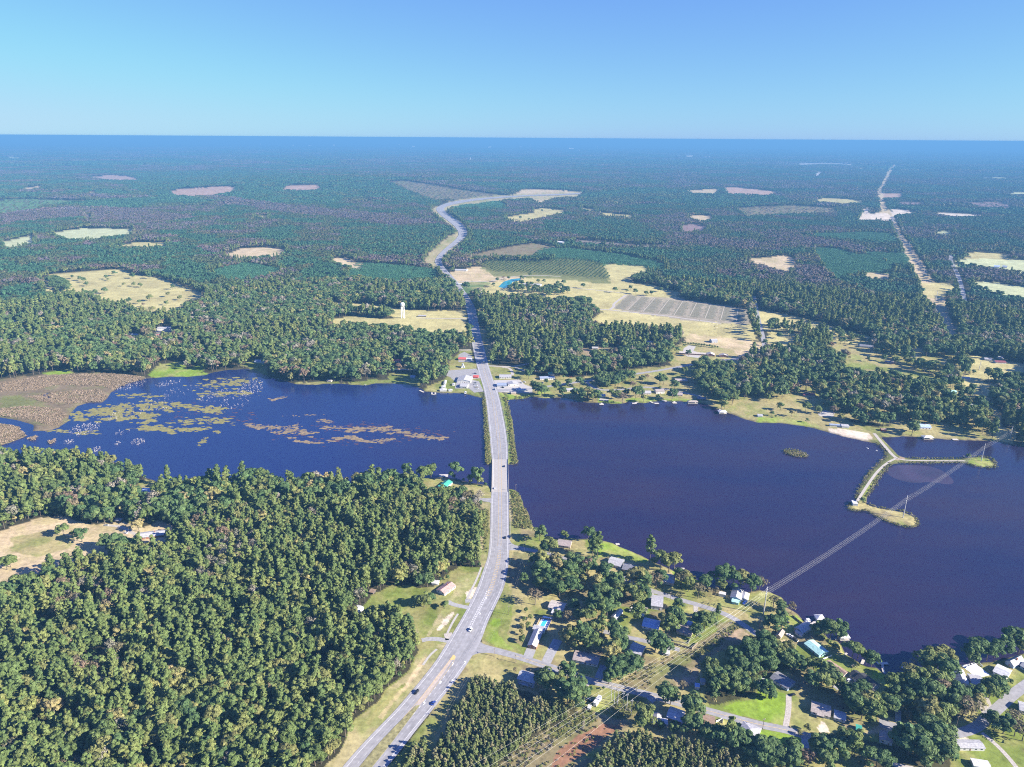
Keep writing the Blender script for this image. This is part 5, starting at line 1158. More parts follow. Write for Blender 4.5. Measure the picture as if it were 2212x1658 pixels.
# ------------------------------------------------------------------ docks and boats
dockm = mat('dock_boards', (.46, .42, .37), .85, .15, 1.2)
def dock(label, fr, path, w=2.0, head=None, roofc=None, name='dock'):
    c = PL(fr, path, ZW); root = tag(empty(name, (c[0][0], c[0][1], ZW)), label, 'dock', 'docks on the lake'); o0 = c[0].copy(); c = c - o0
    mb = MB(); zz = .75
    for a, b2 in zip(c[:-1], c[1:]):
        d = b2 - a; d /= np.linalg.norm(d) + 1e-9; nn = np.array([-d[1], d[0], 0]) * w / 2
        mb.add([a - nn + [0, 0, zz], b2 - nn + [0, 0, zz], b2 + nn + [0, 0, zz], a + nn + [0, 0, zz], a - nn + [0, 0, zz - .2], b2 - nn + [0, 0, zz - .2], b2 + nn + [0, 0, zz - .2], a + nn + [0, 0, zz - .2]], [(0, 1, 2, 3), (0, 4, 5, 1), (1, 5, 6, 2), (2, 6, 7, 3), (3, 7, 4, 0)])
    mb.build('walkway', dockm, root)
    e = c[-1]
    if head:
        MB().box(e[0] - head[0] / 2, e[0] + head[0] / 2, e[1] - head[1] / 2, e[1] + head[1] / 2, zz - .2, zz + .03).build('platform', dockm, root)
        if roofc:
            mb = MB(); hip(mb, e[0] - head[0] / 2, e[0] + head[0] / 2, e[1] - head[1] / 2, e[1] + head[1] / 2, zz + 2.5, zz + 4.2, .4, .15); mb.build('roof', roofm(roofc), root)
            for sx in (-1, 1):
                for sy in (-1, 1): MB().box(e[0] + sx * head[0] * .45 - .1, e[0] + sx * head[0] * .45 + .1, e[1] + sy * head[1] * .45 - .1, e[1] + sy * head[1] * .45 + .1, zz, zz + 2.5).build('roof_post', trimw, root)
    for q in (c[len(c) // 2], e):
        for s in (-.8, .8): MB().tube([(q[0] + s, q[1], -3), (q[0] + s, q[1], zz)], .13, 6).build('piling', wood, root)
    return root
dock('long pier ending in a white roofed gazebo', 'ZD', [(430, 490), (470, 462), (512, 438)], 2.2, (7, 7), 'white')
dock('short pier with a white roofed platform below the round tree', 'ZD', [(640, 600), (680, 596), (715, 596)], 1.8, (8, 5), 'white')
dock('white T shaped dock curving out from the bright lawn', 'ZD', [(1052, 885), (1040, 850), (1035, 800)], 1.8, (9, 3))
dock('short white dock next to the round willow', 'ZD', [(865, 808), (880, 772)], 2.2)
dock('small jetty on the narrow shore lawn', 'ZD', [(725, 728), (742, 716)], 1.6)
dock('tan square dock behind the green roofed house', 'ZB', [(1440, 366), (1468, 354)], 2, (11, 7))
dock('grey dock platform below the yellow lakeside tree', 'ZC', [(1460, 590), (1492, 584)], 2, (10, 7))
dock('small white jetty on the bright lakeside lawn', 'ZC', [(960, 372), (975, 370)], 1.6, (4, 3))
for lab, q in (('dark dock below the small lakefront cabin', [(1120, 856), (1118, 868)]), ('slanting grey dock west of the yellow shore tree', [(1420, 846), (1390, 860)]), ('white Z shaped dock east of the yellow shore tree', [(1520, 844), (1545, 856), (1575, 860)]), ('short dock beside the round shore tree', [(1722, 842), (1724, 856)]), ('tiny dock near the beige lakefront house', [(1620, 832), (1640, 840)]), ('white dock west of the yellow green shore trees', [(838, 806), (856, 812)])): dock(lab, 'ZI', q, 3, (7, 5))
dock('covered dock in front of the dark boathouse', 'ZI', [(1865, 845), (1872, 856)], 3, (16, 7), 'taupe'); dock('white boat lift standing off the wooded point', 'ZI', [(2095, 905), (2118, 938)], 2, (12, 10), 'white')
dock('white boat dock below the blue roofed lake house', 'ZJ', [(1360, 1130), (1408, 1150)], 3, (14, 8), 'white'); dock('small white dock below the big shore trees', 'ZJ', [(1625, 1150), (1640, 1160)], 3, (8, 5))
dock('slanted jetty on the lawn west of the causeway', 'ZH', [(1268, 1028), (1302, 1044)], 3); dock('forked dock west of the causeway shop', 'ZH', [(1370, 1046), (1372, 1062), (1400, 1062), (1398, 1046)], 2.4); dock('tiny white dock on the long north lawn', 'ZH', [(808, 976), (822, 984)], 3)


def boat(label, fr, A, B, hullc, w=2.4, canopy=None, zz=ZW):
    a, L, ang = frame(fr, A, B); root = tag(empty('boat', (a[0], a[1], zz), ang), label, 'boat', 'boats on the lake')
    mb = MB(); q = [(0, -w / 2), (L * .7, -w / 2), (L, 0), (L * .7, w / 2), (0, w / 2)]
    mb.add([(x * .97, y * .8, -.15) for x, y in q] + [(x, y, .7) for x, y in q] + [(x * .9 + .2, y * .8, .7) for x, y in q] + [(x * .9 + .2, y * .75, .35) for x, y in q],
           [(4, 3, 2, 1, 0)] + [(i, (i + 1) % 5, 5 + (i + 1) % 5, 5 + i) for i in range(5)] + [(5 + i, 5 + (i + 1) % 5, 10 + (i + 1) % 5, 10 + i) for i in range(5)] + [(10 + i, 10 + (i + 1) % 5, 15 + (i + 1) % 5, 15 + i) for i in range(5)] + [(15, 16, 17, 18, 19)])
    mb.build('hull', hullc, root); MB().box(L * .35, L * .5, -w * .3, w * .3, .36, .8).build('seat', mat('boat_seat', (.5, .48, .45), .7), root)
    if canopy:
        MB().box(L * .2, L * .7, -w * .5, w * .5, 2.1, 2.25).build('canopy', canopy, root)
        for x in (.22, .68):
            for s in (-1, 1): MB().box(L * x - .05, L * x + .05, s * w * .45 - .05, s * w * .45 + .05, .7, 2.1).build('canopy_post', steel, root)
    return root
hullw = mat('white_hull', (.75, .75, .75), .35, .04, 1)
boat('white pontoon boat moored in the dark tree shadow', 'ZD', (1190, 815), (1240, 832), hullw, 3, mat('canopy_white', (.7, .7, .7), .7))
boat('white boat lying beside the pier of the gazebo', 'ZD', (398, 440), (450, 436), hullw, 3, mat('canopy_grey', (.5, .5, .55), .7))
boat('blue and white boat on its trailer in the shade of the compound', 'ZD', (1555, 1040), (1655, 1075), mat('blue_hull', (.2, .32, .6), .4, .05, 1), 3, mat('canopy_white', (.7, .7, .7), .7), .6)
boat('small white boat off the beach near the dike', 'ZK', (908, 118), (924, 120), hullw, 2)
boat('tiny white boat left of the dike bend', 'ZK', (984, 137), (996, 139), hullw, 2)

# ------------------------------------------------------------------ poles and wires
wirem = mat('wire', (.22, .22, .21), .5, .05, 1, .3)
polem = mat('steel_pole', (.50, .49, .50), .6, .1, .8, .3)
def pole_top(fr, base, top):
    b2 = P(fr, *base); a, bb, s = FR[fr]; u = (a + top[0] / s) / 3; v = (bb + top[1] / s) / 3
    d = _F * FPX + _R * (u - 512) - _U * (v - 383.5); return b2, H + d[2] * b2[1] / d[1]
def utility_pole(label, fr, base, h=9.5, ang=.4, name='utility_pole'):
    b2 = P(fr, *base); root = tag(empty(name, tuple(b2), ang), label, 'utility pole', 'wooden utility poles')
    MB().tube([(0, 0, -.5), (0, 0, h)], .20, 6, 0, .13).build('pole', wood, root)
    MB().box(-1.2, 1.2, -.08, .08, h - .9, h - .7).build('crossarm', wood, root)
    for x in (-1.05, 0, 1.05): MB().tube([(x, 0, h - .7), (x, 0, h - .4)], .07, 5).build('insulator', trimw, root)
    return b2 + np.array([0, 0, h - .5])
def wires(label, pts, n, spread, sag, r=.03, d=(1, 0), group='wires', zs=None):
    """n wires through the pole tops pts"""
    for i in range(n):
        o = (i - (n - 1) / 2) * spread; q = []
        for a, b2 in zip(pts[:-1], pts[1:]):
            for t in np.linspace(0, 1, 13)[:-1]:
                zz = a[2] + (b2[2] - a[2]) * t - sag * 4 * t * (1 - t)
                q.append((a[0] + (b2[0] - a[0]) * t + o * d[0], a[1] + (b2[1] - a[1]) * t + o * d[1], zz + (zs[i] if zs else 0)))
        q.append((pts[-1][0] + o * d[0], pts[-1][1] + o * d[1], pts[-1][2] + (zs[i] if zs else 0)))
        mb = MB(); mb.tube([(a - q[0][0], b2 - q[0][1], c - q[0][2]) for a, b2, c in q], r, 3); w = mb.build('wire', wirem); w.location = q[0]
        tag(w, (['outer west', 'second', 'third', 'fourth', 'fifth', 'outer east'][i] if n == 6 else ['left', 'right', 'middle'][i] if n == 3 else ['left', 'right'][i]) + ' ' + label, 'wire', group)
hwp = [utility_pole(l, f_, b_) for l, f_, b_ in (('wooden pole on the grass at the highway edge below the young pines', 'ZF', (1228, 1262)), ('wooden pole on the lawn across from the white hatching', 'ZF', (1731, 392)), ('wooden pole in the shade of the highway bend trees', 'ZC', (170, 645)), ('slim pole at the mouth of the lake road', 'ZC', (208, 384)))]
wires('wire of the highway pole line', hwp, 2, 1.8, .8, .022, (.9, -.4), 'highway pole line wires')
crp = [utility_pole(l, f_, b_, 8.5, -1.2) for l, f_, b_ in (('short pole beside the mouth of the county road', 'ZF', (1611, 738)), ('pole across the county road from the long house driveway', 'ZF', (1785, 792)), ('pole at the county road in front of the long bungalow', 'ZC', (646, 1506)), ('pole at the county road beside the power line crossing', 'ZE', (1128, 782)))]
wires('wire of the county road pole line', crp, 2, 1.6, .8, .02, (.4, .9), 'county road wires')
for l, f_, b_ in (('pole below the lakeside house drive on the lake road', 'ZC', (1412, 832)), ('pole on the county road at the bright lawn corner', 'ZE', (2178, 1062)), ('pole at the end of the county road lawn', 'ZD', (44, 1342)), ('pole standing by the right lane under trees', 'ZD', (1208, 1352)), ('pole with a transformer at the lane crossing', 'ZD', (1650, 1318)), ('pole in the shade behind the lakeside bank', 'ZD', (15, 506)), ('pole on the shrubby bank beside the bridge', 'ZB', (2066, 482)), ('pole in the shallows east of the causeway', 'ZH', (2016, 1244)), ('second pole along the east side of the causeway', 'ZH', (2052, 1440)), ('tall dark pole behind the black roofed house', 'ZD', (775, 886)), ('pole at the end of the teal house drive', 'ZC', (2152, 1062)), ('pole beside the north shore store lane', 'ZI', (408, 545))): utility_pole(l, f_, b_)


def steel_pole(label, fr, base, top, arms=3):
    b2, h = pole_top(fr, base, top); root = tag(empty('transmission_pole', tuple(b2), .95), label, 'transmission pole', 'tall steel transmission poles')
    MB().tube([(0, 0, -1), (0, 0, h)], .55, 8, 0, .30).build('pole', polem, root)
    for i in range(arms):
        zz = h - 1.0 - 2.6 * i
        MB().box(-2.4, 2.4, -.14, .14, zz - .14, zz + .14).build('crossarm', polem, root)
        for x in (-2.3, 2.3): MB().tube([(x, 0, zz - .15), (x, 0, zz - 1.3)], .12, 5).build('insulator', mat('insulator', (.25, .2, .18), .4), root)
    return b2, h
lp = [steel_pole(l, 'ZK', b_, t_) for l, b_, t_ in (('tall steel pole on the lawn where the wires leave the near bank', (50, 1500), (75, 1275)), ('tall steel pole on the grassy spoon shaped spit', (1208, 697), (1240, 515)), ('tall steel pole on the far grassy dike island', (1857, 228), (1885, 85)))]
fp = [steel_pole(l, 'ZJ', b_, t_) for l, b_, t_ in (('left steel pole of the pair on the far bank', (2095, 1145), (2110, 1045)), ('right steel pole of the pair on the far bank', (2138, 1122), (2150, 1045)), ('steel pole beside the lane in the power line strip', (1960, 822), (1975, 745)), ('steel pole in the open strip above the pale houses', (1838, 580), (1850, 500)), ('steel pole at the wood edge of the strip', (1727, 390), (1735, 333)), ('farther steel pole in the brown strip', (1646, 272), (1650, 222)))]
sixp = []
for i, (b_, t_) in enumerate([((920, 825), (927, 690)), ((946, 852), (954, 708)), ((974, 868), (980, 735)), ((1017, 893), (1021, 770)), ((1050, 903), (1053, 805)), ((1087, 952), (1090, 815))]):
    b2, h = pole_top('ZE', b_, t_); root = tag(empty('power_pole', tuple(b2)), ('nearest the county road of six power poles in a row', 'second from the county road of six power poles', 'third of the six power poles, on the grass edge', 'fourth of the six power poles, in the weeds', 'fifth of the six power poles, in the weeds', 'last of the six power poles, beside the trees')[i], 'power pole', 'row of six power poles')
    MB().tube([(0, 0, -.5), (0, 0, 15)], .24, 6, 0, .16).build('pole', polem, root); MB().box(-.9, .9, -.08, .08, 13.8, 14.0).build('crossarm', polem, root)
    for x in (-.8, .8): MB().tube([(x, 0, 13.8), (x, 0, 13.0)], .08, 5).build('insulator', trimw, root)
    sixp.append((b2[0], b2[1], 14.6))
hb2, hh_ = pole_top('ZE', (65, 1560), (60, 1280)); hroot = tag(empty('power_pole', tuple(hb2)), 'H shaped wooden power pole pair standing in the red brush', 'power pole')
for x in (-2.2, 2.2): MB().tube([(x, 0, -.5), (x, 0, 17)], .26, 6, 0, .18).build('pole', polem, hroot)
MB().box(-4.2, 4.2, -.14, .14, 15.6, 15.9).build('crossarm', polem, hroot)
for x in (-3.9, 0, 3.9): MB().tube([(x, 0, 15.6), (x, 0, 14.6)], .09, 5).build('insulator', trimw, hroot)
nst = [q for q in lp]
lt = [np.array([b2[0], b2[1], h - .9]) for b2, h in lp]
far_t = [np.array([b2[0], b2[1], h - .9]) for b2, h in fp]
for i in range(6):
    sx = -2.3 if i % 2 == 0 else 2.3; dz = -2.6 * (i // 2); ca, sa = math.cos(.95), math.sin(.95)
    q = [np.array([a[0] + sx * ca, a[1] + sx * sa, a[2] + dz - 1.3]) for a in lt + [far_t[i % 2], far_t[2], far_t[3]]]
    s = np.array(sixp[i]); d = s - q[0]; e = s + (s - q[0]) / np.linalg.norm((s - q[0])[:2]) * 330; e[2] = 14
    pts = [e, s] + q; o0 = pts[0]; path = []
    for a, b2 in zip(pts[:-1], pts[1:]):
        L = np.linalg.norm(b2 - a)
        for t in np.linspace(0, 1, 15)[:-1]: path.append(a + (b2 - a) * t - np.array([0, 0, min(4, L * .012) * 4 * t * (1 - t)]))
    path.append(pts[-1]); w = MB().tube([p_ - o0 for p_ in path], .04, 4).build('wire', wirem); w.location = o0
    tag(w, ['first', 'second', 'third', 'fourth', 'fifth', 'sixth'][i] + ' high voltage wire from the county road side, crossing the lake', 'wire', 'high voltage wires over the lake')
# poles marching up the far cut
for i, (x, y) in enumerate([(1640, 1130), (1560, 960), (1465, 780), (1420, 690), (1385, 620)]):
    b2 = P('ZN', x, y); root = tag(empty('transmission_pole', tuple(b2), .95), 'thin transmission pole in the far cut, %s from the lake' % ['first', 'second', 'third', 'fourth', 'fifth'][i], 'transmission pole', 'far transmission poles')
    MB().tube([(0, 0, 0), (0, 0, 26)], .6, 6, 0, .4).build('pole', polem, root); MB().box(-3, 3, -.3, .3, 23, 23.5).build('crossarm', polem, root)

# ------------------------------------------------------------------ vehicles
tyre = mat('tyre', (.02, .02, .02), .9); carglass = mat('car_glass', (.02, .025, .03), .1, .05, 1, 0, 0, .6)
CARC = dict(black=(.015, .015, .018), white=(.75, .75, .74), blue=(.03, .07, .32), silver=(.45, .46, .48), grey=(.16, .17, .18), red=(.42, .03, .03), navy=(.02, .035, .10), maroon=(.16, .03, .035), tan=(.4, .34, .26), green=(.05, .12, .08))
_cars = {}
def car_meshes(kind, col):
    if (kind, col) in _cars: return _cars[(kind, col)]
    m = mat(col + '_car_paint', CARC[col], .3, .02, 1, .2, 0, .5)
    if kind == 'truck': prof = [(0, .45), (0, 1.15), (2.3, 1.2), (2.35, 1.25), (4.1, 1.25), (5.3, 1.1), (5.5, .9), (5.5, .45)]; cab = [(2.2, 1.2), (2.4, 1.85), (3.6, 1.85), (4.2, 1.2)]; w = 1.95; wx = (1.1, 4.5)
    elif kind == 'suv': prof = [(0, .4), (0, 1.1), (3.5, 1.15), (4.6, 1.0), (4.8, .8), (4.8, .4)]; cab = [(.1, 1.1), (.4, 1.8), (2.9, 1.8), (3.7, 1.12)]; w = 1.9; wx = (.95, 3.85)
    else: prof = [(0, .35), (0, .85), (.9, .95), (3.3, .95), (4.4, .8), (4.6, .6), (4.6, .35)]; cab = [(.7, .93), (1.3, 1.42), (2.6, 1.42), (3.4, .94)]; w = 1.8; wx = (.9, 3.7)
    def ext(pr, w0, w1=None):
        mb = MB(); n_ = len(pr); w1 = w1 or w0; zm = max(q[1] for q in pr)
        mb.add([(x - 2.4, -(w1 if z_ == zm else w0) / 2, z_) for x, z_ in pr] + [(x - 2.4, (w1 if z_ == zm else w0) / 2, z_) for x, z_ in pr], [tuple(range(n_)), tuple(range(2 * n_ - 1, n_ - 1, -1))] + [(i, n_ + i, n_ + (i + 1) % n_, (i + 1) % n_) for i in range(n_)]); return mb
    body = ext(prof, w).mesh('body', m); cabin = ext(cab, w * .92, w * .78).mesh('cabin', carglass)
    rt = MB(); top = max(q[1] for q in cab); xs = [x for x, z_ in cab if z_ == top]; rt.box(xs[0] - 2.4, xs[1] - 2.4, -w * .39, w * .39, top, top + .05); roof = rt.mesh('roof', m)
    wh = MB().tube([(0, -.12, 0), (0, .12, 0)], .36, 10).mesh('wheel', tyre)
    _cars[(kind, col)] = (body, cabin, roof, wh, w, wx); return _cars[(kind, col)]
def car(label, fr, A, B, col, kind='car', group='cars on the highway', zz=.2):
    a, L, ang = frame(fr, A, B); body, cabin, roof, wh, w, wx = car_meshes(kind, col)
    root = tag(empty({'car': 'parked_car', 'suv': 'suv', 'truck': 'pickup_truck'}[kind] if 'park' in label or kind != 'car' else 'car', (a[0], a[1], zz), ang), label, {'car': 'car', 'suv': 'car', 'truck': 'pickup'}[kind], group)
    link('body', body, root); link('cabin', cabin, root); link('roof', roof, root)
    for x in wx:
        for s in (-1, 1): o = link('wheel', wh, root); o.location = (x - 2.4, s * (w / 2 - .1), .36)
    return root
car('white suv over the tip of the white hatching', 'ZF', (1416, 524), (1360, 600), 'white', 'suv')
car('black suv heading down the left carriageway', 'ZF', (966, 1040), (900, 1120), 'black', 'suv')
car('blue car heading up the right carriageway', 'ZF', (1108, 1130), (1170, 1040), 'blue')
car('black car just above the lake road mouth', 'ZB', (1978, 868), (1974, 800), 'black')
car('white car at the near end of the bridge', 'ZB', (1892, 460), (1892, 520), 'white')
car('dark car on the far half of the bridge', 'ZB', (1970, 276), (1966, 220), 'navy')
car('dark blue pickup at the causeway shops', 'ZH', (1888, 1022), (1880, 980), 'navy', 'truck')
car('dark car beyond the shops by the wood', 'ZH', (1730, 586), (1728, 540), 'black')
car('dark car beside the roadside farm', 'ZH', (1588, 230), (1560, 190), 'black', 'suv')
car('pale car on the highway beside the tan field', 'ZH', (1540, 128), (1520, 100), 'silver')
# box truck
a, L, ang = frame('ZH', (1800, 792), (1790, 750)); bt = tag(empty('box_truck', (a[0], a[1], .2), ang), 'white box truck casting a long shadow north of the shops', 'truck', 'cars on the highway')
MB().box(-5, 2.2, -1.25, 1.25, .9, 3.8).build('cargo_box', wallm('white'), bt); MB().box(2.3, 4.3, -1.15, 1.15, .6, 2.6).build('cab', mat('white_car_paint', CARC['white'], .3), bt); MB().box(4.3, 4.34, -1.0, 1.0, 1.6, 2.5).build('windscreen', carglass, bt)
for x in (-3.4, 3.2):
    for s in (-1, 1): o = MB().tube([(0, -.15, 0), (0, .15, 0)], .5, 10).build('wheel', tyre, bt); o.location = (x, s * 1.1, .5)
for lab, fr, A, B, c_, k_ in [
    ('blue pickup parked beside the teal porch', 'ZC', (2024, 858), (2036, 840), 'blue', 'truck'), ('grey green pickup parked in front of the blue one', 'ZC', (2056, 874), (2072, 856), 'green', 'truck'),
    ('dark car parked before the two storey grey house', 'ZE', (180, 702), (210, 706), 'silver', 'suv'), ('pale car parked at the corner of the two storey grey house', 'ZE', (262, 716), (290, 722), 'white', 'car'),
    ('black car parked west of the camper', 'ZE', (703, 820), (720, 826), 'black', 'suv'), ('dark blue car parked between black car and camper', 'ZE', (742, 830), (760, 836), 'navy', 'suv'),
    ('white car parked in the shade of the black roofed house', 'ZD', (760, 942), (790, 930), 'white', 'suv'), ('pale blue van parked on the lawn by the shaded bungalow', 'ZD', (147, 1052), (157, 1080), 'silver', 'suv'), ('dark small car parked at the top of the worn track', 'ZD', (294, 1060), (310, 1054), 'black', 'car'),
    ('white pickup parked by the sandy drive', 'ZD', (262, 568), (280, 576), 'white', 'truck'), ('second white pickup parked below the first', 'ZD', (285, 582), (300, 590), 'white', 'truck'), ('black suv parked at the end of the sandy drive row', 'ZD', (318, 606), (332, 616), 'black', 'suv'), ('dark jeep parked on the lawn above the cottage', 'ZD', (242, 456), (254, 462), 'black', 'suv'),
    ('pale car parked by the left clearing buildings', 'ZA', (884, 764), (912, 766), 'silver', 'car'), ('black car parked by the left clearing outbuilding', 'ZA', (925, 748), (950, 752), 'black', 'car'), ('white car parked near the ranch house drive', 'ZA', (1044, 830), (1064, 834), 'white', 'car'),
    ('white van parked at the back of the compound wall', 'ZD', (1540, 1005), (1560, 1012), 'white', 'suv'), ('red car parked under the compound trees', 'ZD', (1502, 1015), (1520, 1022), 'maroon', 'car'),
    ('dark car parked behind the left lakeside house', 'ZC', (522, 348), (540, 350), 'black', 'suv')]: car(lab, fr, A, B, c_, k_, 'cars parked at the houses', .06)
for i, (x, y, c_) in enumerate([(1726, 966, 'grey'), (1730, 978, 'silver'), (1736, 992, 'white'), (1742, 1004, 'tan'), (1748, 1016, 'white'), (1690, 912, 'black'), (1730, 888, 'navy'), (1650, 938, 'grey')]):
    car(['grey pickup, topmost of the car park row', 'silver pickup second in the car park row', 'white pickup third in the car park row', 'tan car fourth in the car park row', 'white van, lowest of the car park row', 'black car parked behind the big shop', 'navy car parked beside the red kiosk', 'grey car parked against the big shop'][i], 'ZH', (x, y), (x + 20, y), c_, 'truck' if i < 3 else 'suv', 'cars in the shop car park', .07)
for i, (x, y, c_) in enumerate([(278, 716, 'navy'), (300, 728, 'black'), (440, 735, 'white'), (450, 690, 'silver'), (478, 682, 'white'), (860, 640, 'red'), (630, 690, 'white')]):
    car(['navy car parked at the blue roofed shop', 'black car parked before the blue roofed shop', 'white car parked by the junction', 'silver car parked behind the pale shop', 'white car parked behind the pale shop, right one', 'red car parked under the shore road trees', 'white car parked by the white and blue house'][i], 'ZI', (x, y), (x + 14, y + 3), c_, 'suv', 'cars parked by the north shore', .07)

# ------------------------------------------------------------------ cattle on the hayfield
mb = MB(); mb.tube([(-.9, 0, 1.0), (-.5, 0, 1.05), (.4, 0, 1.05), (.9, 0, 1.15)], .42, 7, 0, .3); mb.tube([(.9, 0, 1.2), (1.25, 0, 1.35), (1.65, 0, 1.2)], .22, 6, 0, .13)
for x in (-.75, .7):
    for s in (-.22, .22): mb.tube([(x, s, .9), (x, s, 0)], .11, 5, 0, .07)
cowm = {c_: mb.mesh('cow', mat(c_ + '_hide', v, .8, .1, 2)) for c_, v in (('black', (.02, .018, .016)), ('white', (.6, .57, .5)))}
for i, (x, y, c_) in enumerate([(1930, 175, 'black'), (2038, 194, 'black'), (2058, 218, 'black'), (2075, 208, 'white'), (2124, 196, 'black'), (2056, 224, 'black'), (2074, 232, 'white'), (2008, 256, 'black'), (2060, 244, 'black'), (2136, 262, 'black'), (2156, 272, 'black'), (2176, 282, 'black'), (2190, 234, 'black'), (2196, 208, 'black'), (2090, 268, 'black'), (2036, 262, 'white'), (2170, 250, 'black')]):
    p = P('ZI', x, y); o = link('cow', cowm[c_]); o.location = p; o.rotation_euler = (0, 0, random.uniform(0, 6)); tag(o, ('black cow grazing on the green hayfield below the plowed field' if c_ == 'black' else 'pale cow grazing on the green hayfield below the plowed field'), 'cow', c_ + ' cows on the hayfield')

# ------------------------------------------------------------------ pond
pd = PL('ZM', [(1018, 1038), (1050, 1006), (1100, 988), (1160, 982), (1162, 994), (1110, 1006), (1085, 1035), (1055, 1048)])
mb = MB(); mb.add([(q[0], q[1], .12) for q in pd], [tuple(range(len(pd)))]); me = mb.mesh('pond', mat('pond_water', (.02, .22, .24), .1, .05, .1, 0, 0, .5))
if me.polygons[0].normal.z < 0: me.flip_normals()
tag(link('pond', me), 'teal farm pond', None, None, 'structure')
# plot lines of the plowed field
mb = MB()
for k_ in range(1, 9):
    a, b2 = P('FU', 1322 + k_ * 33.5, 666 + k_ * 3.6), P('FU', 1355 + k_ * 30, 637 + k_ * 3.4)
    d = (b2 - a)[:2]; d = np.array([-d[1], d[0]]) / np.linalg.norm(d) * .9; mb.add([(a[0] + d[0], a[1] + d[1], .1), (a[0] - d[0], a[1] - d[1], .1), (b2[0] - d[0], b2[1] - d[1], .1), (b2[0] + d[0], b2[1] + d[1], .1)], [(0, 1, 2, 3)])
tag(mb.build('field_track', mat('pale_track', (.38, .33, .25), .95, .1, .1)), 'pale tracks dividing the plowed field', None, None, 'structure')


mb = MB()
for k_ in range(1, 46):
    t = k_ / 46; a, b2 = P('FU', 1323 + 32 * t, 666 - 29 * t), P('FU', 1620 - 4 * t, 699 - 31 * t)
    d = (b2 - a)[:2]; d = np.array([-d[1], d[0]]) / np.linalg.norm(d) * 1.1
    for j in range(9):
        p, q = a + (b2 - a) * (j + random.uniform(.02, .2)) / 9, a + (b2 - a) * (j + random.uniform(.7, .97)) / 9
        mb.add([(p[0] + d[0], p[1] + d[1], .07), (p[0] - d[0], p[1] - d[1], .07), (q[0] - d[0], q[1] - d[1], .07), (q[0] + d[0], q[1] + d[1], .07)], [(0, 1, 2, 3)])
me = mb.mesh('crop_rows', mat('crop_rows', (.17, .16, .10), .95, .3, .2))
if me.polygons[0].normal.z < 0: me.flip_normals()
tag(link('crop_rows', me), 'faint dark rows across the plowed field', None, None, 'stuff')
mb = MB(); q = PL('ZK', [(1060, 300), (1150, 262), (1300, 262), (1450, 275), (1560, 320), (1640, 400), (1600, 430), (1440, 400), (1300, 415), (1180, 390), (1090, 350)], ZW)
q = smooth(np.r_[q, q[:1]], 2)[:-1]; mb.add([(a[0], a[1], ZW + .012) for a in q], [tuple(range(len(q)))])
me = mb.mesh('shallows', mat('shallow_water', (.045, .028, .045), .25, .25, .03, 0, 0, .5))
if me.polygons[0].normal.z < 0: me.flip_normals()
tag(link('shallows', me), 'brownish shallows between the dike and the spit', None, None, 'structure')
# ------------------------------------------------------------------ trees: shapes
print('trees')
def leafcloud(lobes, n, size, seed, flat=.5):
    """lobes (k,4..6): centre and radii; n leaf sprays each; returns verts, quads, tint per face"""
    g = np.random.default_rng(seed); V = []; T = []
    for lb in lobes:
        c = np.array(lb[:3]); r = np.array([lb[3], lb[3], lb[4] if len(lb) > 4 else lb[3]])
        d = g.normal(size=(n, 3)); d[:, 2] = np.where(d[:, 2] < -.3, -d[:, 2], d[:, 2]); d /= np.linalg.norm(d, axis=1)[:, None]
        p = c + d * r * g.uniform(.85, 1.06, (n, 1))
        nm = d + g.normal(size=(n, 3)) * flat; nm /= np.linalg.norm(nm, axis=1)[:, None]
        a = np.cross(nm, g.normal(size=(n, 3))); a /= np.linalg.norm(a, axis=1)[:, None]; b2 = np.cross(nm, a)
        s = size * g.uniform(.6, 1.25, (n, 1)); e = s * g.uniform(.55, 1.0, (n, 1))
        lt = g.uniform(.82, 1.18)
        V.append(np.stack([p - a * s - b2 * e * .3, p + b2 * e * -.9 + a * s * .2, p + a * s + b2 * e * .3, p + b2 * e * .9 - a * s * .2], 1).reshape(-1, 3))
        T.append(np.clip(lt * g.uniform(.78, 1.22, n), .5, 1.5))
    return np.concatenate(V), np.concatenate(T)


def leafmesh(name, V, T, m, trunk=None, bark=None):
    k = len(T); f = np.arange(k * 4).reshape(-1, 4)
    me = bpy.data.meshes.new(name)
    tv, tf = (trunk.v, trunk.f) if trunk else ([], [])
    allv = [tuple(q) for q in V] + list(tv)
    allf = [tuple(q) for q in f] + [tuple(len(V) + i for i in q) for q in tf]
    me.from_pydata(allv, [], allf)
    me.materials.append(m)
    if trunk:
        me.materials.append(bark); me.polygons.foreach_set('material_index', [0] * k + [1] * len(tf))
    ca = me.color_attributes.new('tint', 'FLOAT_COLOR', 'POINT')
    tn = np.concatenate([np.repeat(T, 4), np.ones(len(tv))])
    ca.data.foreach_set('color', np.stack([tn, tn, tn, np.ones_like(tn)], 1).astype(np.float32).ravel())
    me.update(); return me


M_oak = leafmat('oak_leaves', [(0, (0.104, 0.149, 0.043)), (.35, (0.133, 0.178, 0.052)), (.7, (0.171, 0.202, 0.061)), (1, (0.209, 0.202, 0.072))])
M_dark = leafmat('dark_leaves', [(0, (0.067, 0.120, 0.043)), (.5, (0.090, 0.149, 0.052)), (1, (0.123, 0.173, 0.058))])
M_pine = leafmat('pine_needles', [(0, (0.104, 0.154, 0.052)), (.4, (0.138, 0.192, 0.058)), (.8, (0.176, 0.221, 0.067)), (1, (0.209, 0.230, 0.072))])
M_yel = leafmat('yellowing_leaves', [(0, (0.199, 0.230, 0.065)), (.5, (0.275, 0.269, 0.087)), (1, (0.342, 0.278, 0.131))])
M_rus = leafmat('russet_leaves', [(0, (0.162, 0.149, 0.077)), (.5, (0.199, 0.158, 0.096)), (1, (0.237, 0.163, 0.115))])
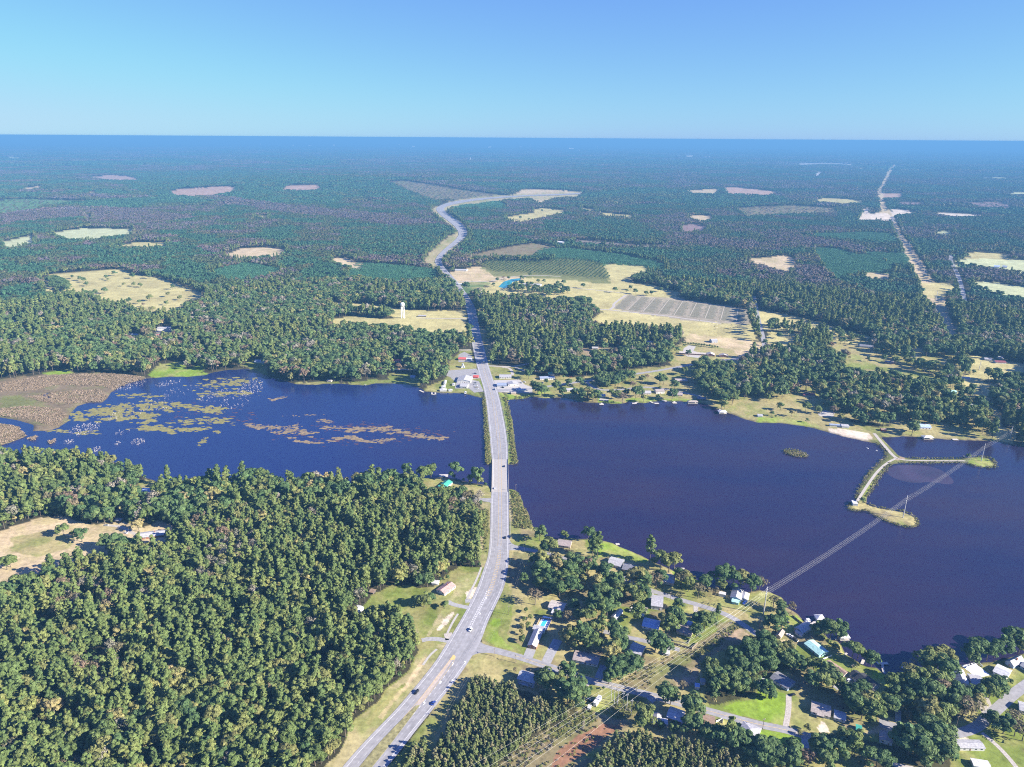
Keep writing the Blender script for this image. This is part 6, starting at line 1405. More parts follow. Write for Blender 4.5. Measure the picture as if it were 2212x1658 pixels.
M_gry = leafmat('thinning_leaves', [(0, (0.209, 0.202, 0.143)), (.5, (0.266, 0.240, 0.182)), (1, (0.304, 0.264, 0.211))])
M_yp = leafmat('young_pine_needles', [(0, (0.123, 0.163, 0.058)), (.6, (0.180, 0.206, 0.072)), (1, (0.266, 0.240, 0.131))])
M_plant = leafmat('plantation_needles', [(0, (0.057, 0.158, 0.080)), (1, (0.085, 0.202, 0.102))])
bark = mat('bark', (.13, .105, .085), .95, .2, 1.5)


def broad(h, r, seed, m, n=46, size=.8, thin=1.0, lob=17):
    g = np.random.default_rng(seed); L = []
    cz0 = h * .58
    for i in range(lob):
        d = g.normal(size=3); d /= np.linalg.norm(d); d[2] = d[2] if d[2] > -.55 else -d[2]
        k = g.uniform(.45, .82)
        L.append((d[0] * r * k, d[1] * r * k, cz0 + d[2] * h * .40 * k, r * g.uniform(.26, .42) * thin, r * g.uniform(.22, .34) * thin))
    L.append((0, 0, cz0, r * .55, h * .25))
    V, T = leafcloud(L, n, size, seed, .22)
    tk = MB().tube([(0, 0, -.3), (r * .03, 0, h * .28), (0, 0, h * .6)], h * .022, 6, 0, h * .008)
    for q in L[:3]: tk.tube([(0, 0, h * .3), (q[0] * .8, q[1] * .8, q[2])], h * .010, 4, 0, h * .004)
    return V, T, tk


def pine(h, r, seed, m, n=34, size=.72, lo=.34, cone=.5, k=13):
    g = np.random.default_rng(seed); L = []
    for i in range(k):
        t = i / (k - 1); zc = h * (lo + (0.95 - lo) * t)
        w = r * (1 - (1 - cone) * t ** 1.8) * g.uniform(.6, 1.0)
        a = i * 2.4 + g.uniform(-.5, .5)
        L.append((math.cos(a) * w * .6, math.sin(a) * w * .6, zc, max(.6, w * g.uniform(.42, .62)), max(.6, w * g.uniform(.34, .5))))
    L.append((0, 0, h * (lo + .95) / 2, r * .55, h * (.95 - lo) * .4))
    V, T = leafcloud(L, n, size, seed, .22)
    tk = MB().tube([(0, 0, -.3), (0, 0, h * .55), (0, 0, h * .9)], h * .013, 6, 0, h * .004)
    for q in L[:4]: tk.tube([(0, 0, q[2] - .3), (q[0], q[1], q[2])], .09, 4, 0, .04)
    return V, T, tk


KIND = {}
def reg(k, hgt, gens): KIND[k] = dict(h=hgt, v=gens)
reg('o', 14, [broad(14, 5.6, 100 + i, None) for i in range(4)])
reg('p', 19, [pine(19, 3.7, 200 + i, None) for i in range(5)])
reg('y', 14, [broad(14, 4.6, 300 + i, None, 44, .75) for i in range(2)])
reg('r', 13, [broad(13, 4.9, 400 + i, None, 24, .5, 1.05) for i in range(2)])
reg('g', 15, [broad(15, 4.6, 450 + i, None, 20, .45, 1.05) for i in range(2)])
reg('n', 10, [pine(9, 2.7, 500 + i, None, 30, .46, .10, .35) for i in range(3)])
reg('d', 14, [broad(14, 5.4, 600 + i, None, 48, .8) for i in range(4)])
MATK = dict(o=M_oak, d=M_dark, p=M_pine, y=M_yel, r=M_rus, g=M_gry, n=M_yp)
NAME = dict(o='oak_tree', d='shade_tree', p='pine_tree', y='yellowing_tree', r='russet_tree', g='thinning_tree', n='young_pine')
for k, q in KIND.items():
    q['crown'] = [leafmesh('crown', V, T, MATK[k]) for V, T, tk in q['v']]
    q['trunk'] = [tk.mesh('trunk', bark) for V, T, tk in q['v']]


def proto(V, T, tk, m):
    o = bpy.data.objects.new('tree_shape', leafmesh('tree_shape', V, T, m, tk, bark)); return o
PROTO = {k: [proto(V, T, tk, MATK[k]) for V, T, tk in q['v']] for k, q in KIND.items()}
def thin_proto(k, n, size):
    """fewer, larger sprays for trees further off"""
    out = []
    for V, T, tk in KIND[k]['v'][:3]:
        st = max(1, len(T) // n); g = np.random.default_rng(3); sel = g.permutation(len(T))[:n]
        q = V.reshape(-1, 4, 3)[sel]; c = q.mean(1, keepdims=True); q = c + (q - c) * size
        t2 = MB().tube([(0, 0, -.3), (0, 0, KIND[k]['h'] * .6)], .25, 4, 0, .12)
        out.append(proto(q.reshape(-1, 3), T[sel], t2, MATK[k]))
    return out
MID = {k: thin_proto(k, 300, 1.5) for k in KIND}
def clump(parts, m, nq, size, seed):
    g = np.random.default_rng(seed); L = []
    for (x, y, h, r) in parts:
        L.append((x, y, h * .70, r, h * .28)); L.append((x + g.uniform(-1, 1) * r * .5, y + g.uniform(-1, 1) * r * .5, h * .82, r * .6, h * .17))
    V, T = leafcloud(L, nq, size, seed, .22)
    o = bpy.data.objects.new('tree_shape', leafmesh('tree_shape', V, T, m)); return o
def rnd_parts(n, R, h, r, seed):
    g = np.random.default_rng(seed); a = g.uniform(0, 6.28, n); q = np.sqrt(g.uniform(0, 1, n)) * R
    return [(math.cos(a[i]) * q[i], math.sin(a[i]) * q[i], h * g.uniform(.75, 1.1), r * g.uniform(.8, 1.25)) for i in range(n)]
MF = dict(p=M_pine, o=M_oak, d=M_dark, r=M_rus, g=M_gry, y=M_yel, t=M_plant)
MG = dict(p=leafmat('far_pine_needles', [(0, (0.063, 0.087, 0.034)), (1, (0.084, 0.106, 0.038))], trans=.1), o=leafmat('far_oak_leaves', [(0, (0.084, 0.087, 0.038)), (1, (0.113, 0.106, 0.046))], trans=.1), d=leafmat('far_dark_leaves', [(0, (0.055, 0.072, 0.030)), (1, (0.076, 0.091, 0.036))], trans=.1),
          r=leafmat('far_russet_leaves', [(0, (0.109, 0.087, 0.070)), (1, (0.143, 0.099, 0.095))], trans=.1), g=leafmat('far_thin_leaves', [(0, (0.118, 0.099, 0.100)), (1, (0.151, 0.122, 0.130))], trans=.1), y=M_oak, t=leafmat('far_plantation_needles', [(0, (0.038, 0.099, 0.045)), (1, (0.050, 0.118, 0.050))], trans=.1))
CL1 = {k: [clump(rnd_parts(10, 15, 14, 4.4, 700 + 10 * i + ord(k)), m, 16, 1.7, i) for i in range(2)] for k, m in MG.items()}
CL2 = {k: [clump(rnd_parts(20, 40, 14, 8, 800 + 10 * i + ord(k)), m, 12, 4.0, i) for i in range(2)] for k, m in MG.items()}
CL3 = {k: [clump(rnd_parts(30, 130, 15, 22, 900 + 10 * i + ord(k)), m, 8, 13.0, i) for i in range(2)] for k, m in MG.items()}
YP = [clump([(x * 4.2 + rng.uniform(-.6, .6), y * 4.2 + rng.uniform(-.6, .6), rng.uniform(5.5, 7.5), 1.9) for x in range(-2, 3) for y in range(-2, 3)], M_plant, 7, 1.0, 5 + i) for i in range(2)]
YP2 = [clump([(x * 9 + rng.uniform(-2, 2), y * 9 + rng.uniform(-2, 2), rng.uniform(7, 9), 4.2) for x in range(-3, 4) for y in range(-3, 4)], M_plant, 6, 2.6, 5 + i) for i in range(2)]
bushV, bushT = leafcloud([(0, 0, .7, 1.0, .8), (.7, .3, .5, .7, .6), (-.6, -.4, .5, .7, .6)], 22, .32, 9)
BUSH = {k: bpy.data.objects.new('bush_shape', leafmesh('bush_shape', bushV, bushT, m)) for k, m in dict(o=M_oak, y=M_yel, g=M_gry, w=leafmat('weeds', [(0, (.13, .14, .04)), (1, (.24, .22, .08))])).items()}
M_reed = leafmat('reeds', [(0, (.17, .125, .075)), (.5, (.22, .165, .11)), (1, (.28, .21, .15))], trans=0)
reedV, reedT = leafcloud([(0, 0, .8, 1.3, 1.0), (1.2, .5, .7, 1.0, .9), (-1.0, -.6, .6, 1.0, .8)], 16, .45, 19)
REED = bpy.data.objects.new('reed_shape', leafmesh('reed_shape', reedV, reedT, M_reed))


def scatter(name, pts, scl, rot, pick, protos, label):
    """one object holding many plants nobody would count, placed by geometry nodes"""
    n = len(pts)
    me = bpy.data.meshes.new(name); me.vertices.add(n)
    me.vertices.foreach_set('co', np.asarray(pts, np.float32).ravel())
    for nm, tp, arr in (('psize', 'FLOAT', scl), ('pturn', 'FLOAT', rot), ('ppick', 'INT', pick)):
        a = me.attributes.new(nm, tp, 'POINT'); a.data.foreach_set('value', np.asarray(arr, np.float32 if tp == 'FLOAT' else np.int32))
    o = link(name, me); tag(o, label, None, None, 'stuff')
    ng = bpy.data.node_groups.new(name, 'GeometryNodeTree')
    ng.interface.new_socket('Geometry', in_out='INPUT', socket_type='NodeSocketGeometry'); ng.interface.new_socket('Geometry', in_out='OUTPUT', socket_type='NodeSocketGeometry')
    gi = ng.nodes.new('NodeGroupInput'); go = ng.nodes.new('NodeGroupOutput')
    ip = ng.nodes.new('GeometryNodeInstanceOnPoints'); ip.inputs['Pick Instance'].default_value = True
    jn = ng.nodes.new('GeometryNodeJoinGeometry')
    for p in reversed(protos):
        oi = ng.nodes.new('GeometryNodeObjectInfo'); oi.inputs['Object'].default_value = p; oi.inputs['As Instance'].default_value = True
        ng.links.new(oi.outputs['Geometry'], jn.inputs[0])
    def attr(nm, tp):
        q = ng.nodes.new('GeometryNodeInputNamedAttribute'); q.data_type = tp; q.inputs[0].default_value = nm
        return q.outputs[0]
    cx = ng.nodes.new('ShaderNodeCombineXYZ'); ng.links.new(attr('pturn', 'FLOAT'), cx.inputs[2])
    ng.links.new(gi.outputs[0], ip.inputs['Points']); ng.links.new(jn.outputs[0], ip.inputs['Instance'])
    ng.links.new(attr('ppick', 'INT'), ip.inputs['Instance Index']); ng.links.new(cx.outputs[0], ip.inputs['Rotation']); ng.links.new(attr('psize', 'FLOAT'), ip.inputs['Scale'])
    ng.links.new(ip.outputs[0], go.inputs[0])
    md = o.modifiers.new('scatter', 'NODES'); md.node_group = ng
    return o


# ------------------------------------------------------------------ trees: where the woods stand
def zone_of(x, y):
    zi = np.full(x.shape, -1, int)
    for i, q in enumerate(Z):
        m = inpoly(x, y, q[3])
        if q[2] in (0, 'ypine') and np.hypot(*q[3].mean(0)[:2]) > 900:
            for hh in ((8, 16) if q[2] == 0 else (10,)): m |= inpoly(x * H / (H - hh), y * H / (H - hh), q[3])
        zi[m] = i
    return zi
ZT = [q[2] for q in Z]
TCODE = {0: 0, 'low': 2, 'ypine': 3, 'young': 4, 'yardwood': 5, 'sparse': 6}
ZTC = np.array([TCODE[t] for t in ZT] + [1])      # last: plain forest


def road_clear(x, y, extra):
    ok = np.ones(x.shape, bool)
    for pl, hwid in ROADS:
        w = float(np.max(hwid)) + extra
        d = segdist(x, y, pl[::2] if len(pl) > 60 else pl, False, w + 1)
        ok &= d > (np.mean(hwid) + extra)
    return ok


def jitter_grid(r0, r1, s, azd=44.0):
    a0 = R_(azd)
    xs = np.arange(-r1 * math.sin(a0), r1 * math.sin(a0), s); ys = np.arange(r0 * math.cos(a0), r1, s)
    X, Y = np.meshgrid(xs, ys); X = X.ravel() + rng.uniform(-.42, .42, X.size) * s; Y = Y.ravel() + rng.uniform(-.42, .42, Y.size) * s
    r = np.hypot(X, Y); a = np.abs(np.arctan2(X, Y)); k = (r >= r0) & (r < r1) & (a < a0)
    return X[k], Y[k]


def pick_kind(x, y, r):
    """kind letter of each forest tree"""
    big = fbm(x / 160, y / 160, 61); fine = rng.uniform(0, 1, x.shape); mid = fbm(x / 45, y / 45, 63)
    k = np.full(x.shape, 'o', dtype='<U1')
    k[(big + (fine - .5) * .35) > np.where(np.hypot(x, y) < 760, .47, .60)] = 'p'
    k[(k == 'o') & (fine > np.where(np.hypot(x, y) < 760, .60, .34))] = 'd'
    k[(mid > .64) & (fine < .34)] = 'y'
    k[(mid < .40) & (fine > .72)] = 'r'
    k[(mid < .36) & (fine < .22)] = 'g'
    k[(rng.uniform(0, 1, x.shape) < .015)] = 'y'
    k[(rng.uniform(0, 1, x.shape) < .02)] = 'g'
    return k


def forest_points(r0, r1, s, extra=3.0, want=(1,), spread=0, rim=False):
    x, y = jitter_grid(r0, r1, s)
    zt = ZTC[zone_of(x, y)]
    ok = np.isin(zt, want)
    if spread:
        full = ok.copy()
        for dx, dy in ((1, 0), (-1, 0), (0, 1), (0, -1)): full &= np.isin(ZTC[zone_of(x + dx * spread, y + dy * spread)], want)
        ok = (ok & ~full) if rim else full
    x, y, zt = x[ok], y[ok], zt[ok]
    if r0 < 2300:
        ok = water_sd(x, y) < -2.0; x, y, zt = x[ok], y[ok], zt[ok]
    ok = road_clear(x, y, extra)
    for bx, by, bL, bD, ba in BUILT:
        cxx = bx + math.cos(ba) * bL / 2 - math.sin(ba) * bD / 2; cyy = by + math.sin(ba) * bL / 2 + math.cos(ba) * bD / 2; rb = max(bL, bD) / 2
        if r0 < math.hypot(cxx, cyy) + 80 and r1 > math.hypot(cxx, cyy) - 80:
            for hh in (0, 7, 13): ok &= np.hypot(x * H / (H - hh) - cxx, y * H / (H - hh) - cyy) > rb + 3
    return x[ok], y[ok], zt[ok]


FOREST_IND = []     # nearest forest trees become objects of their own
def scatter_kinds(name, x, y, kinds, lib, label, s0=1.0, var=.22):
    for nm, ks in ((name, None),):
        keys = sorted(set(kinds)); protos = []; off = {}
        for k in keys: off[k] = (len(protos), len(lib[k])); protos += lib[k]
        pick = np.array([off[k][0] for k in kinds]) + np.floor(rng.uniform(0, 1, len(kinds)) * np.array([off[k][1] for k in kinds])).astype(int)
        scl = s0 * rng.uniform(1 - var, 1 + var, len(kinds)) * (.82 + .40 * fbm(x / 35, y / 35, 97)); rot = rng.uniform(0, 6.28, len(kinds))
        scatter(nm, np.stack([x, y, terrain(x, y)], 1), scl, rot, pick, protos, label)


x, y, zt = forest_points(200, 760, 5.9, 2.0)
k = pick_kind(x, y, None)
thin = (rng.uniform(0, 1, x.shape) < np.where(k == 'p', 1.0, .8)) & (fbm(x / 22, y / 22, 91) > .30)
x, y, k = x[thin], y[thin], k[thin]
inview = (np.abs(np.arctan2(x, y)) < R_(42)) & (np.hypot(x, y) > 330)
order = np.argsort(np.hypot(x, y) + np.where(inview, 0, 1e5))
used = np.zeros(len(x), bool); cnt = {}
for i in order:
    c_ = cnt.get(k[i], 0)
    if not inview[i] or c_ >= dict(p=270, o=60, d=40, y=40, r=30, g=30).get(k[i], 0): continue
    cnt[k[i]] = c_ + 1; used[i] = True; FOREST_IND.append((x[i], y[i], k[i]))
scatter_kinds('forest', x[~used], y[~used], k[~used], PROTO, 'dense mixed wood left of the highway', 1.12, .28)
x, y, zt = forest_points(760, 1150, 9.0, 3)
k = pick_kind(x, y, None)
scatter_kinds('lakeside_forest', x, y, k, MID, 'mixed wood around the lake', 1.32, .28)
x, y, zt = forest_points(1150, 2100, 10.2, 3, (1, 6))
th = (zt == 1) | ((fbm(x / 40, y / 40, 55) > .35) & (rng.uniform(0, 1, x.shape) < .93)); x, y = x[th], y[th]
k = pick_kind(x, y, None); k[(k == 'y') & (rng.uniform(0, 1, k.shape) < .5)] = 'r'
scatter_kinds('middle_forest', x, y, k, MID, 'woods beyond the lake', 1.42, .28)
KZ = [('h', PL(f_, q)) for f_, q in (('ZL', [(1280, 455), (1420, 455), (1800, 510), (2212, 560), (2212, 600), (1900, 580), (1500, 510)]), ('ZM', [(-10, 540), (120, 560), (400, 600), (700, 640), (720, 662), (300, 652), (0, 602)]), ('ZN', [(690, 720), (1000, 760), (1440, 860), (1400, 905), (1000, 805), (720, 775)]), ('ZN', [(700, 900), (900, 930), (1000, 1000), (780, 1010)]), ('ZN', [(1700, 1190), (2300, 1210), (2300, 1339), (1800, 1339)]), ('ZM', [(1000, 700), (1300, 735), (1250, 762), (980, 725)]), ('ZL', [(0, 560), (500, 530), (900, 540), (1300, 600), (1000, 640), (500, 600), (0, 640)]), ('ZN', [(0, 720), (640, 790), (640, 830), (200, 800), (0, 770)]))]
KZ += [('c', PL(f_, q)) for f_, q in (('ZL', [(560, 330), (1100, 300), (1800, 300), (2212, 330), (2212, 520), (1800, 510), (1400, 450), (900, 430)]), ('ZM', [(0, 330), (280, 350), (620, 490), (600, 530), (200, 470), (0, 470)]), ('ZM', [(1300, 620), (1900, 620), (2080, 740), (1700, 750), (1300, 680)]), ('ZL', [(420, 800), (700, 770), (1200, 770), (1400, 840), (1000, 890), (600, 860)]), ('ZN', [(0, 440), (600, 450), (700, 500), (300, 530), (0, 560)]), ('ZN', [(1000, 560), (1340, 605), (1400, 690), (980, 660)]), ('ZN', [(1400, 600), (2300, 600), (2300, 680), (1500, 640)]), ('ZM', [(640, 640), (760, 700), (680, 760), (540, 850), (300, 860), (0, 800), (0, 690), (400, 660)]), ('ZM', [(820, 680), (1060, 690), (1240, 760), (1000, 790), (780, 850), (760, 780)]))]
def stand_kinds(x, y, r0):
    big = fbm(x / (r0 * .16), y / (r0 * .16), 71); fine = rng.uniform(0, 1, x.shape); st = fbm(x / (r0 * .07), y / (r0 * .07), 73)
    k = np.full(x.shape, 'o', dtype='<U1'); k[big > .47] = 'p'; k[(k == 'o') & (fine > .55)] = 'd'; k[st > .585] = 't'; k[(st < .42) & (fine > .35)] = 'r'; k[(st < .40) & (fine > .72)] = 'g'; k[(st > .47) & (st < .53) & (k != 'p')] = 'p'
    for t_, poly in KZ:
        m = inpoly(x, y, poly)
        if t_ == 'h': k[m] = np.where(fine < .45, 'r', np.where(fine < .8, 'g', 'o'))[m]
        else: k[m] = np.where(fine < .75, 't', 'p')[m]
    return k
for nm, r0, r1, s, lib, lab, sp in (('distant_forest', 2100, 4700, 21, CL1, 'continuous woods in the middle distance', 13), ('far_forest', 4700, 11500, 54, CL2, 'far woods fading blue', 38), ('horizon_forest', 11500, 30000, 190, CL3, 'woods near the horizon', 120)):
    x, y, zt = forest_points(r0, r1, s, 8 if r0 < 5000 else 12, spread=sp)
    scatter_kinds(nm, x, y, stand_kinds(x, y, r0), lib, lab, 1.0, .18)
x, y, zt = forest_points(2100, 4700, 10, 4, spread=13, rim=True)
scatter_kinds('wood_edge', x, y, stand_kinds(x, y, 2100), {q: MID[q if q != 't' else 'd'] for q in 'opdrgyt'}, 'wood edges in the middle distance', 1.1, .25)
x, y, zt = forest_points(4700, 11500, 26, 8, spread=38, rim=True)
scatter_kinds('far_wood_edge', x, y, stand_kinds(x, y, 4700), CL1, 'far wood edges', 1.1, .2)
x, y, zt = forest_points(200, 1100, 7.0, 1.0, (1, 5)); kk = np.array([random.choice('dddoy') for _ in x])
scatter_kinds('undergrowth', x, y, kk, {q: MID[q] for q in 'doy'}, 'bushy undergrowth beneath and around the woods', .42, .3)
# low regrowth in felled or scrubby places
x, y, zt = forest_points(1200, 9000, 26, 4, (2,)); sel = rng.uniform(0, 1, x.shape) < .6; x, y = x[sel], y[sel]
scatter_kinds('regrowth', x, y, np.array([random.choice('rogt') for _ in x]), {q: CL1[q] for q in 'rogt'}, 'low scrubby regrowth in felled ground', .42)
# young pine plantations
x, y, zt = forest_points(1500, 4200, 18, 4, (3,))
scatter_kinds('pine_plantation', x, y, np.array(['t'] * len(x)), {'t': YP}, 'even dark green young pine plantation', 1.0, .12)
x, y, zt = forest_points(4200, 12000, 54, 4, (3,))
if len(x): scatter_kinds('pine_plantation_far', x, y, np.array(['t'] * len(x)), {'t': YP2}, 'far dark green pine plantation', 1.0, .12)
# dense young pines beside the power line, in front
x, y, zt = forest_points(250, 760, 2.9, 1.0, (4,)); kk = np.where(rng.uniform(0, 1, x.shape) < .93, 'n', 'y')
inview = (np.abs(np.arctan2(x, y)) < R_(42)) & (np.hypot(x, y) > 345)
order = np.argsort(np.hypot(x, y) + np.where(inview, 0, 1e5)); YOUNG_IND = [(x[i], y[i], 'n') for i in order[:290] if inview[i]]
m_ = np.ones(len(x), bool); m_[order[:290]] = False
scatter_kinds('young_pine_wood', x[m_], y[m_], kk[m_], {'n': PROTO['n'], 'y': PROTO['n']}, 'dense young pines beside the power line cut', .9, .25)
# orchard rows
oa, ob, oc = P('ZM', 985, 942), P('ZM', 1752, 992), P('ZM', 880, 890)
d1 = (ob - oa)[:2]; d1 /= np.linalg.norm(d1); d2 = np.array([-d1[1], d1[0]])
poly = [q for q in Z if q[0] == 'orchard_ground'][0][3]
cx, cy = poly[:, 0].mean(), poly[:, 1].mean()
G = np.array([(i * 13.0, j * 15.0) for i in range(-60, 60) for j in range(-40, 40)])
ox = cx + G[:, 0] * d1[0] + G[:, 1] * d2[0] + rng.uniform(-1, 1, len(G)); oy = cy + G[:, 0] * d1[1] + G[:, 1] * d2[1] + rng.uniform(-1, 1, len(G))
s_ = inpoly(ox, oy, poly); ORCH = np.stack([ox[s_], oy[s_]], 1); ORCH = ORCH[np.argsort(np.hypot(ORCH[:, 0], ORCH[:, 1]))]
if len(ORCH) > 280:
    q = ORCH[280:]; scatter('orchard', np.c_[q, terrain(q[:, 0], q[:, 1])], rng.uniform(.48, .62, len(q)), rng.uniform(0, 6, len(q)), np.zeros(len(q)), [MID['d'][0]], 'far rows of the orchard')
# wood inside the neighbourhood
x, y, zt = forest_points(250, 760, 8.0, 1.5, (5,)); WOOD_IND = [(x[i], y[i], random.choice('dddodo')) for i in range(len(x))]
print('forest individuals', len(FOREST_IND), len(YOUNG_IND), len(WOOD_IND), len(ORCH))
# ------------------------------------------------------------------ trees that stand as things of their own
def put_tree(k, x, y, h, label, group=None, wide=1.0):
    q = KIND[k]; i = random.randrange(len(q['crown'])); s = h / q['h'] * random.uniform(.95, 1.05)
    nm = NAME[k]
    if k in 'do': nm = {'d': 'shade_tree', 'o': 'oak_tree'}[k] if y < 800 else 'shore_tree' if math.hypot(x, y) < 1450 else 'pasture_tree'
    if 'wood' in label and k == 'd': nm = 'woodland_tree'
    r = empty(nm, (x, y, float(terrain(x, y))), random.uniform(0, 6.28)); w = s * random.uniform(1.0, 1.2) * wide
    r.scale = (w, w, s)
    link('crown', q['crown'][i], r); link('trunk', q['trunk'][i], r)
    return tag(r, label, 'tree', group)


for (x, y, k) in FOREST_IND:
    h = {'p': 19, 'o': 14, 'd': 14, 'y': 13, 'r': 12, 'g': 14}[k] * random.uniform(.82, 1.15)
    put_tree(k, x, y, h * 1.12, {'p': 'tall pine in the dense wood left of the highway', 'o': 'olive green broadleaf tree within the dense wood left of the highway', 'd': 'dark green broadleaf tree within the dense wood left of the highway',
                          'y': 'yellow leaved tree in the dense wood left of the highway', 'r': 'russet tree in the dense wood left of the highway', 'g': 'pale half bare tree in the dense wood left of the highway'}[k],
             {'p': 'pines of the wood left of the highway', 'o': 'olive trees of the left wood', 'd': 'dark trees of the left wood', 'y': 'yellow trees of the left wood', 'r': 'russet trees of the left wood', 'g': 'pale trees of the left wood'}[k])
for (x, y, k) in YOUNG_IND:
    put_tree('n', x, y, random.uniform(6.5, 10.5), 'slender young pine in the planted stand beside the power line cut', 'young pines beside the power line')
for (x, y, k) in WOOD_IND:
    put_tree(k, x, y, random.uniform(13, 18), 'big rounded tree of the wood between the two lakeside roads', 'trees of the wood between the roads')
for (x, y) in ORCH[:280]:
    q = KIND['d']; r = empty('orchard_tree', (x, y, float(terrain(x, y))), random.uniform(0, 6)); s = random.uniform(.45, .6); r.scale = (s, s, s * .9)
    o = link('crown', MID['d'][0].data, r); tag(r, 'small round tree in the orchard rows by the highway', 'tree', 'orchard rows')

# --- single trees: frame, [(x, y, kind, height)] ; x, y is the foot
ST = []
def st(fr, *q):
    for a in q: ST.append((P(fr, a[0], a[1]), a[2], a[3]))
st('ZC', (330, 340, 'd', 14), (410, 440, 'o', 14), (530, 326, 'o', 9), (735, 330, 'd', 13), (765, 478, 'p', 24), (808, 474, 'p', 23), (785, 470, 'p', 22), (375, 440, 'd', 11), (1240, 520, 'p', 27), (1330, 580, 'o', 17), (1400, 600, 'o', 17), (1445, 560, 'y', 16),
   (290, 550, 'd', 13), (470, 640, 'y', 16), (550, 620, 'd', 14), (575, 500, 'r', 11), (650, 580, 'd', 14), (725, 600, 'r', 13), (760, 580, 'd', 13), (400, 700, 'd', 13), (320, 740, 'd', 10), (195, 690, 'd', 9), (600, 720, 'o', 13), (520, 720, 'o', 14), (290, 870, 'r', 14),
   (430, 850, 'd', 17), (600, 790, 'd', 15), (700, 720, 'y', 11), (800, 740, 'y', 13), (850, 660, 'y', 13), (880, 720, 'd', 14), (960, 720, 'd', 14), (930, 640, 'o', 13), (1060, 710, 'y', 15), (1150, 720, 'o', 17), (1185, 740, 'd', 15), (1290, 735, 'r', 14), (1325, 710, 'd', 14),
   (780, 880, 'd', 15), (850, 850, 'd', 16), (940, 900, 'd', 15), (1000, 815, 'o', 12), (1090, 830, 'o', 14), (1140, 880, 'o', 15), (1185, 830, 'd', 13), (612, 915, 'd', 9), (1500, 730, 'r', 13), (1560, 760, 'o', 13), (1640, 815, 'r', 13), (1545, 700, 'o', 12), (1480, 650, 'd', 9),
   (1695, 750, 'd', 13), (1820, 710, 'd', 16), (1880, 660, 'd', 14), (1930, 740, 'd', 15), (1990, 720, 'o', 15), (2080, 762, 'd', 14), (2150, 748, 'r', 12), (1830, 757, 'o', 10), (1782, 808, 'r', 9), (1475, 910, 'd', 9), (1140, 990, 'o', 13), (770, 960, 'd', 15), (835, 990, 'p', 20),
   (885, 970, 'd', 15), (720, 1030, 'o', 13), (640, 1010, 'o', 9), (560, 1010, 'r', 10), (690, 975, 'y', 10), (560, 1200, 'o', 14), (620, 1220, 'o', 15), (685, 1220, 'd', 15), (745, 1250, 'o', 16), (770, 1120, 'o', 13), (842, 1130, 'p', 20), (922, 1120, 'd', 12), (965, 1200, 'd', 14),
   (1000, 1185, 'd', 13), (915, 1345, 'y', 15), (935, 1300, 'o', 13), (1365, 1060, 'o', 13), (1400, 1100, 'o', 13), (1430, 1030, 'd', 14), (1470, 1050, 'd', 13), (1655, 1050, 'd', 13), (1695, 1070, 'o', 13), (1745, 1050, 'd', 11), (1802, 1000, 'p', 15), (1625, 1140, 'd', 11), (1572, 1145, 'd', 7),
   (1220, 1240, 'd', 15), (1285, 1260, 'd', 16), (1345, 1280, 'd', 15), (1385, 1265, 'o', 12), (960, 1495, 'd', 13), (1015, 1495, 'd', 13), (1085, 1450, 'd', 13), (1125, 1440, 'd', 12), (1000, 1260, 'd', 11), (1065, 1385, 'd', 12), (1000, 1420, 'd', 12), (930, 1440, 'd', 12),
   (215, 935, 'o', 5), (250, 990, 'o', 5), (200, 1005, 'o', 4.5), (180, 1062, 'o', 5), (232, 1060, 'o', 6), (175, 1115, 'o', 5), (185, 1180, 'o', 7), (480, 1000, 'd', 9), (470, 920, 'd', 9))
st('ZE', (390, 740, 'd', 16), (345, 720, 'd', 13), (560, 660, 'd', 13), (470, 750, 'o', 14), (560, 850, 'd', 17), (620, 880, 'd', 17), (645, 820, 'd', 16), (500, 850, 'd', 14), (690, 702, 'd', 7), (752, 750, 'd', 4.5), (857, 737, 'd', 3), (125, 600, 'r', 5), (1370, 850, 'd', 14), (1412, 860, 'd', 12),
   (1520, 960, 'd', 17), (1590, 970, 'd', 17), (1480, 920, 'd', 15), (1645, 970, 'd', 13), (1200, 1020, 'o', 15), (1255, 950, 'd', 12), (1170, 1050, 'o', 14), (1900, 1180, 'p', 20), (1875, 1220, 'p', 19), (1930, 1240, 'd', 15), (2000, 1240, 'd', 14), (1600, 1105, 'd', 14), (1555, 1110, 'd', 13),
   (1645, 1090, 'd', 10), (1705, 1170, 'd', 12), (1785, 1180, 'o', 12), (2185, 1310, 'd', 14), (2150, 1290, 'd', 12), (1690, 955, 'o', 10), (1510, 735, 'r', 8), (1440, 1100, 'd', 9), (1380, 1080, 'd', 8), (1330, 1060, 'd', 7), (900, 690, 'd', 11), (1800, 1215, 'd', 13), (2080, 1340, 'd', 11))
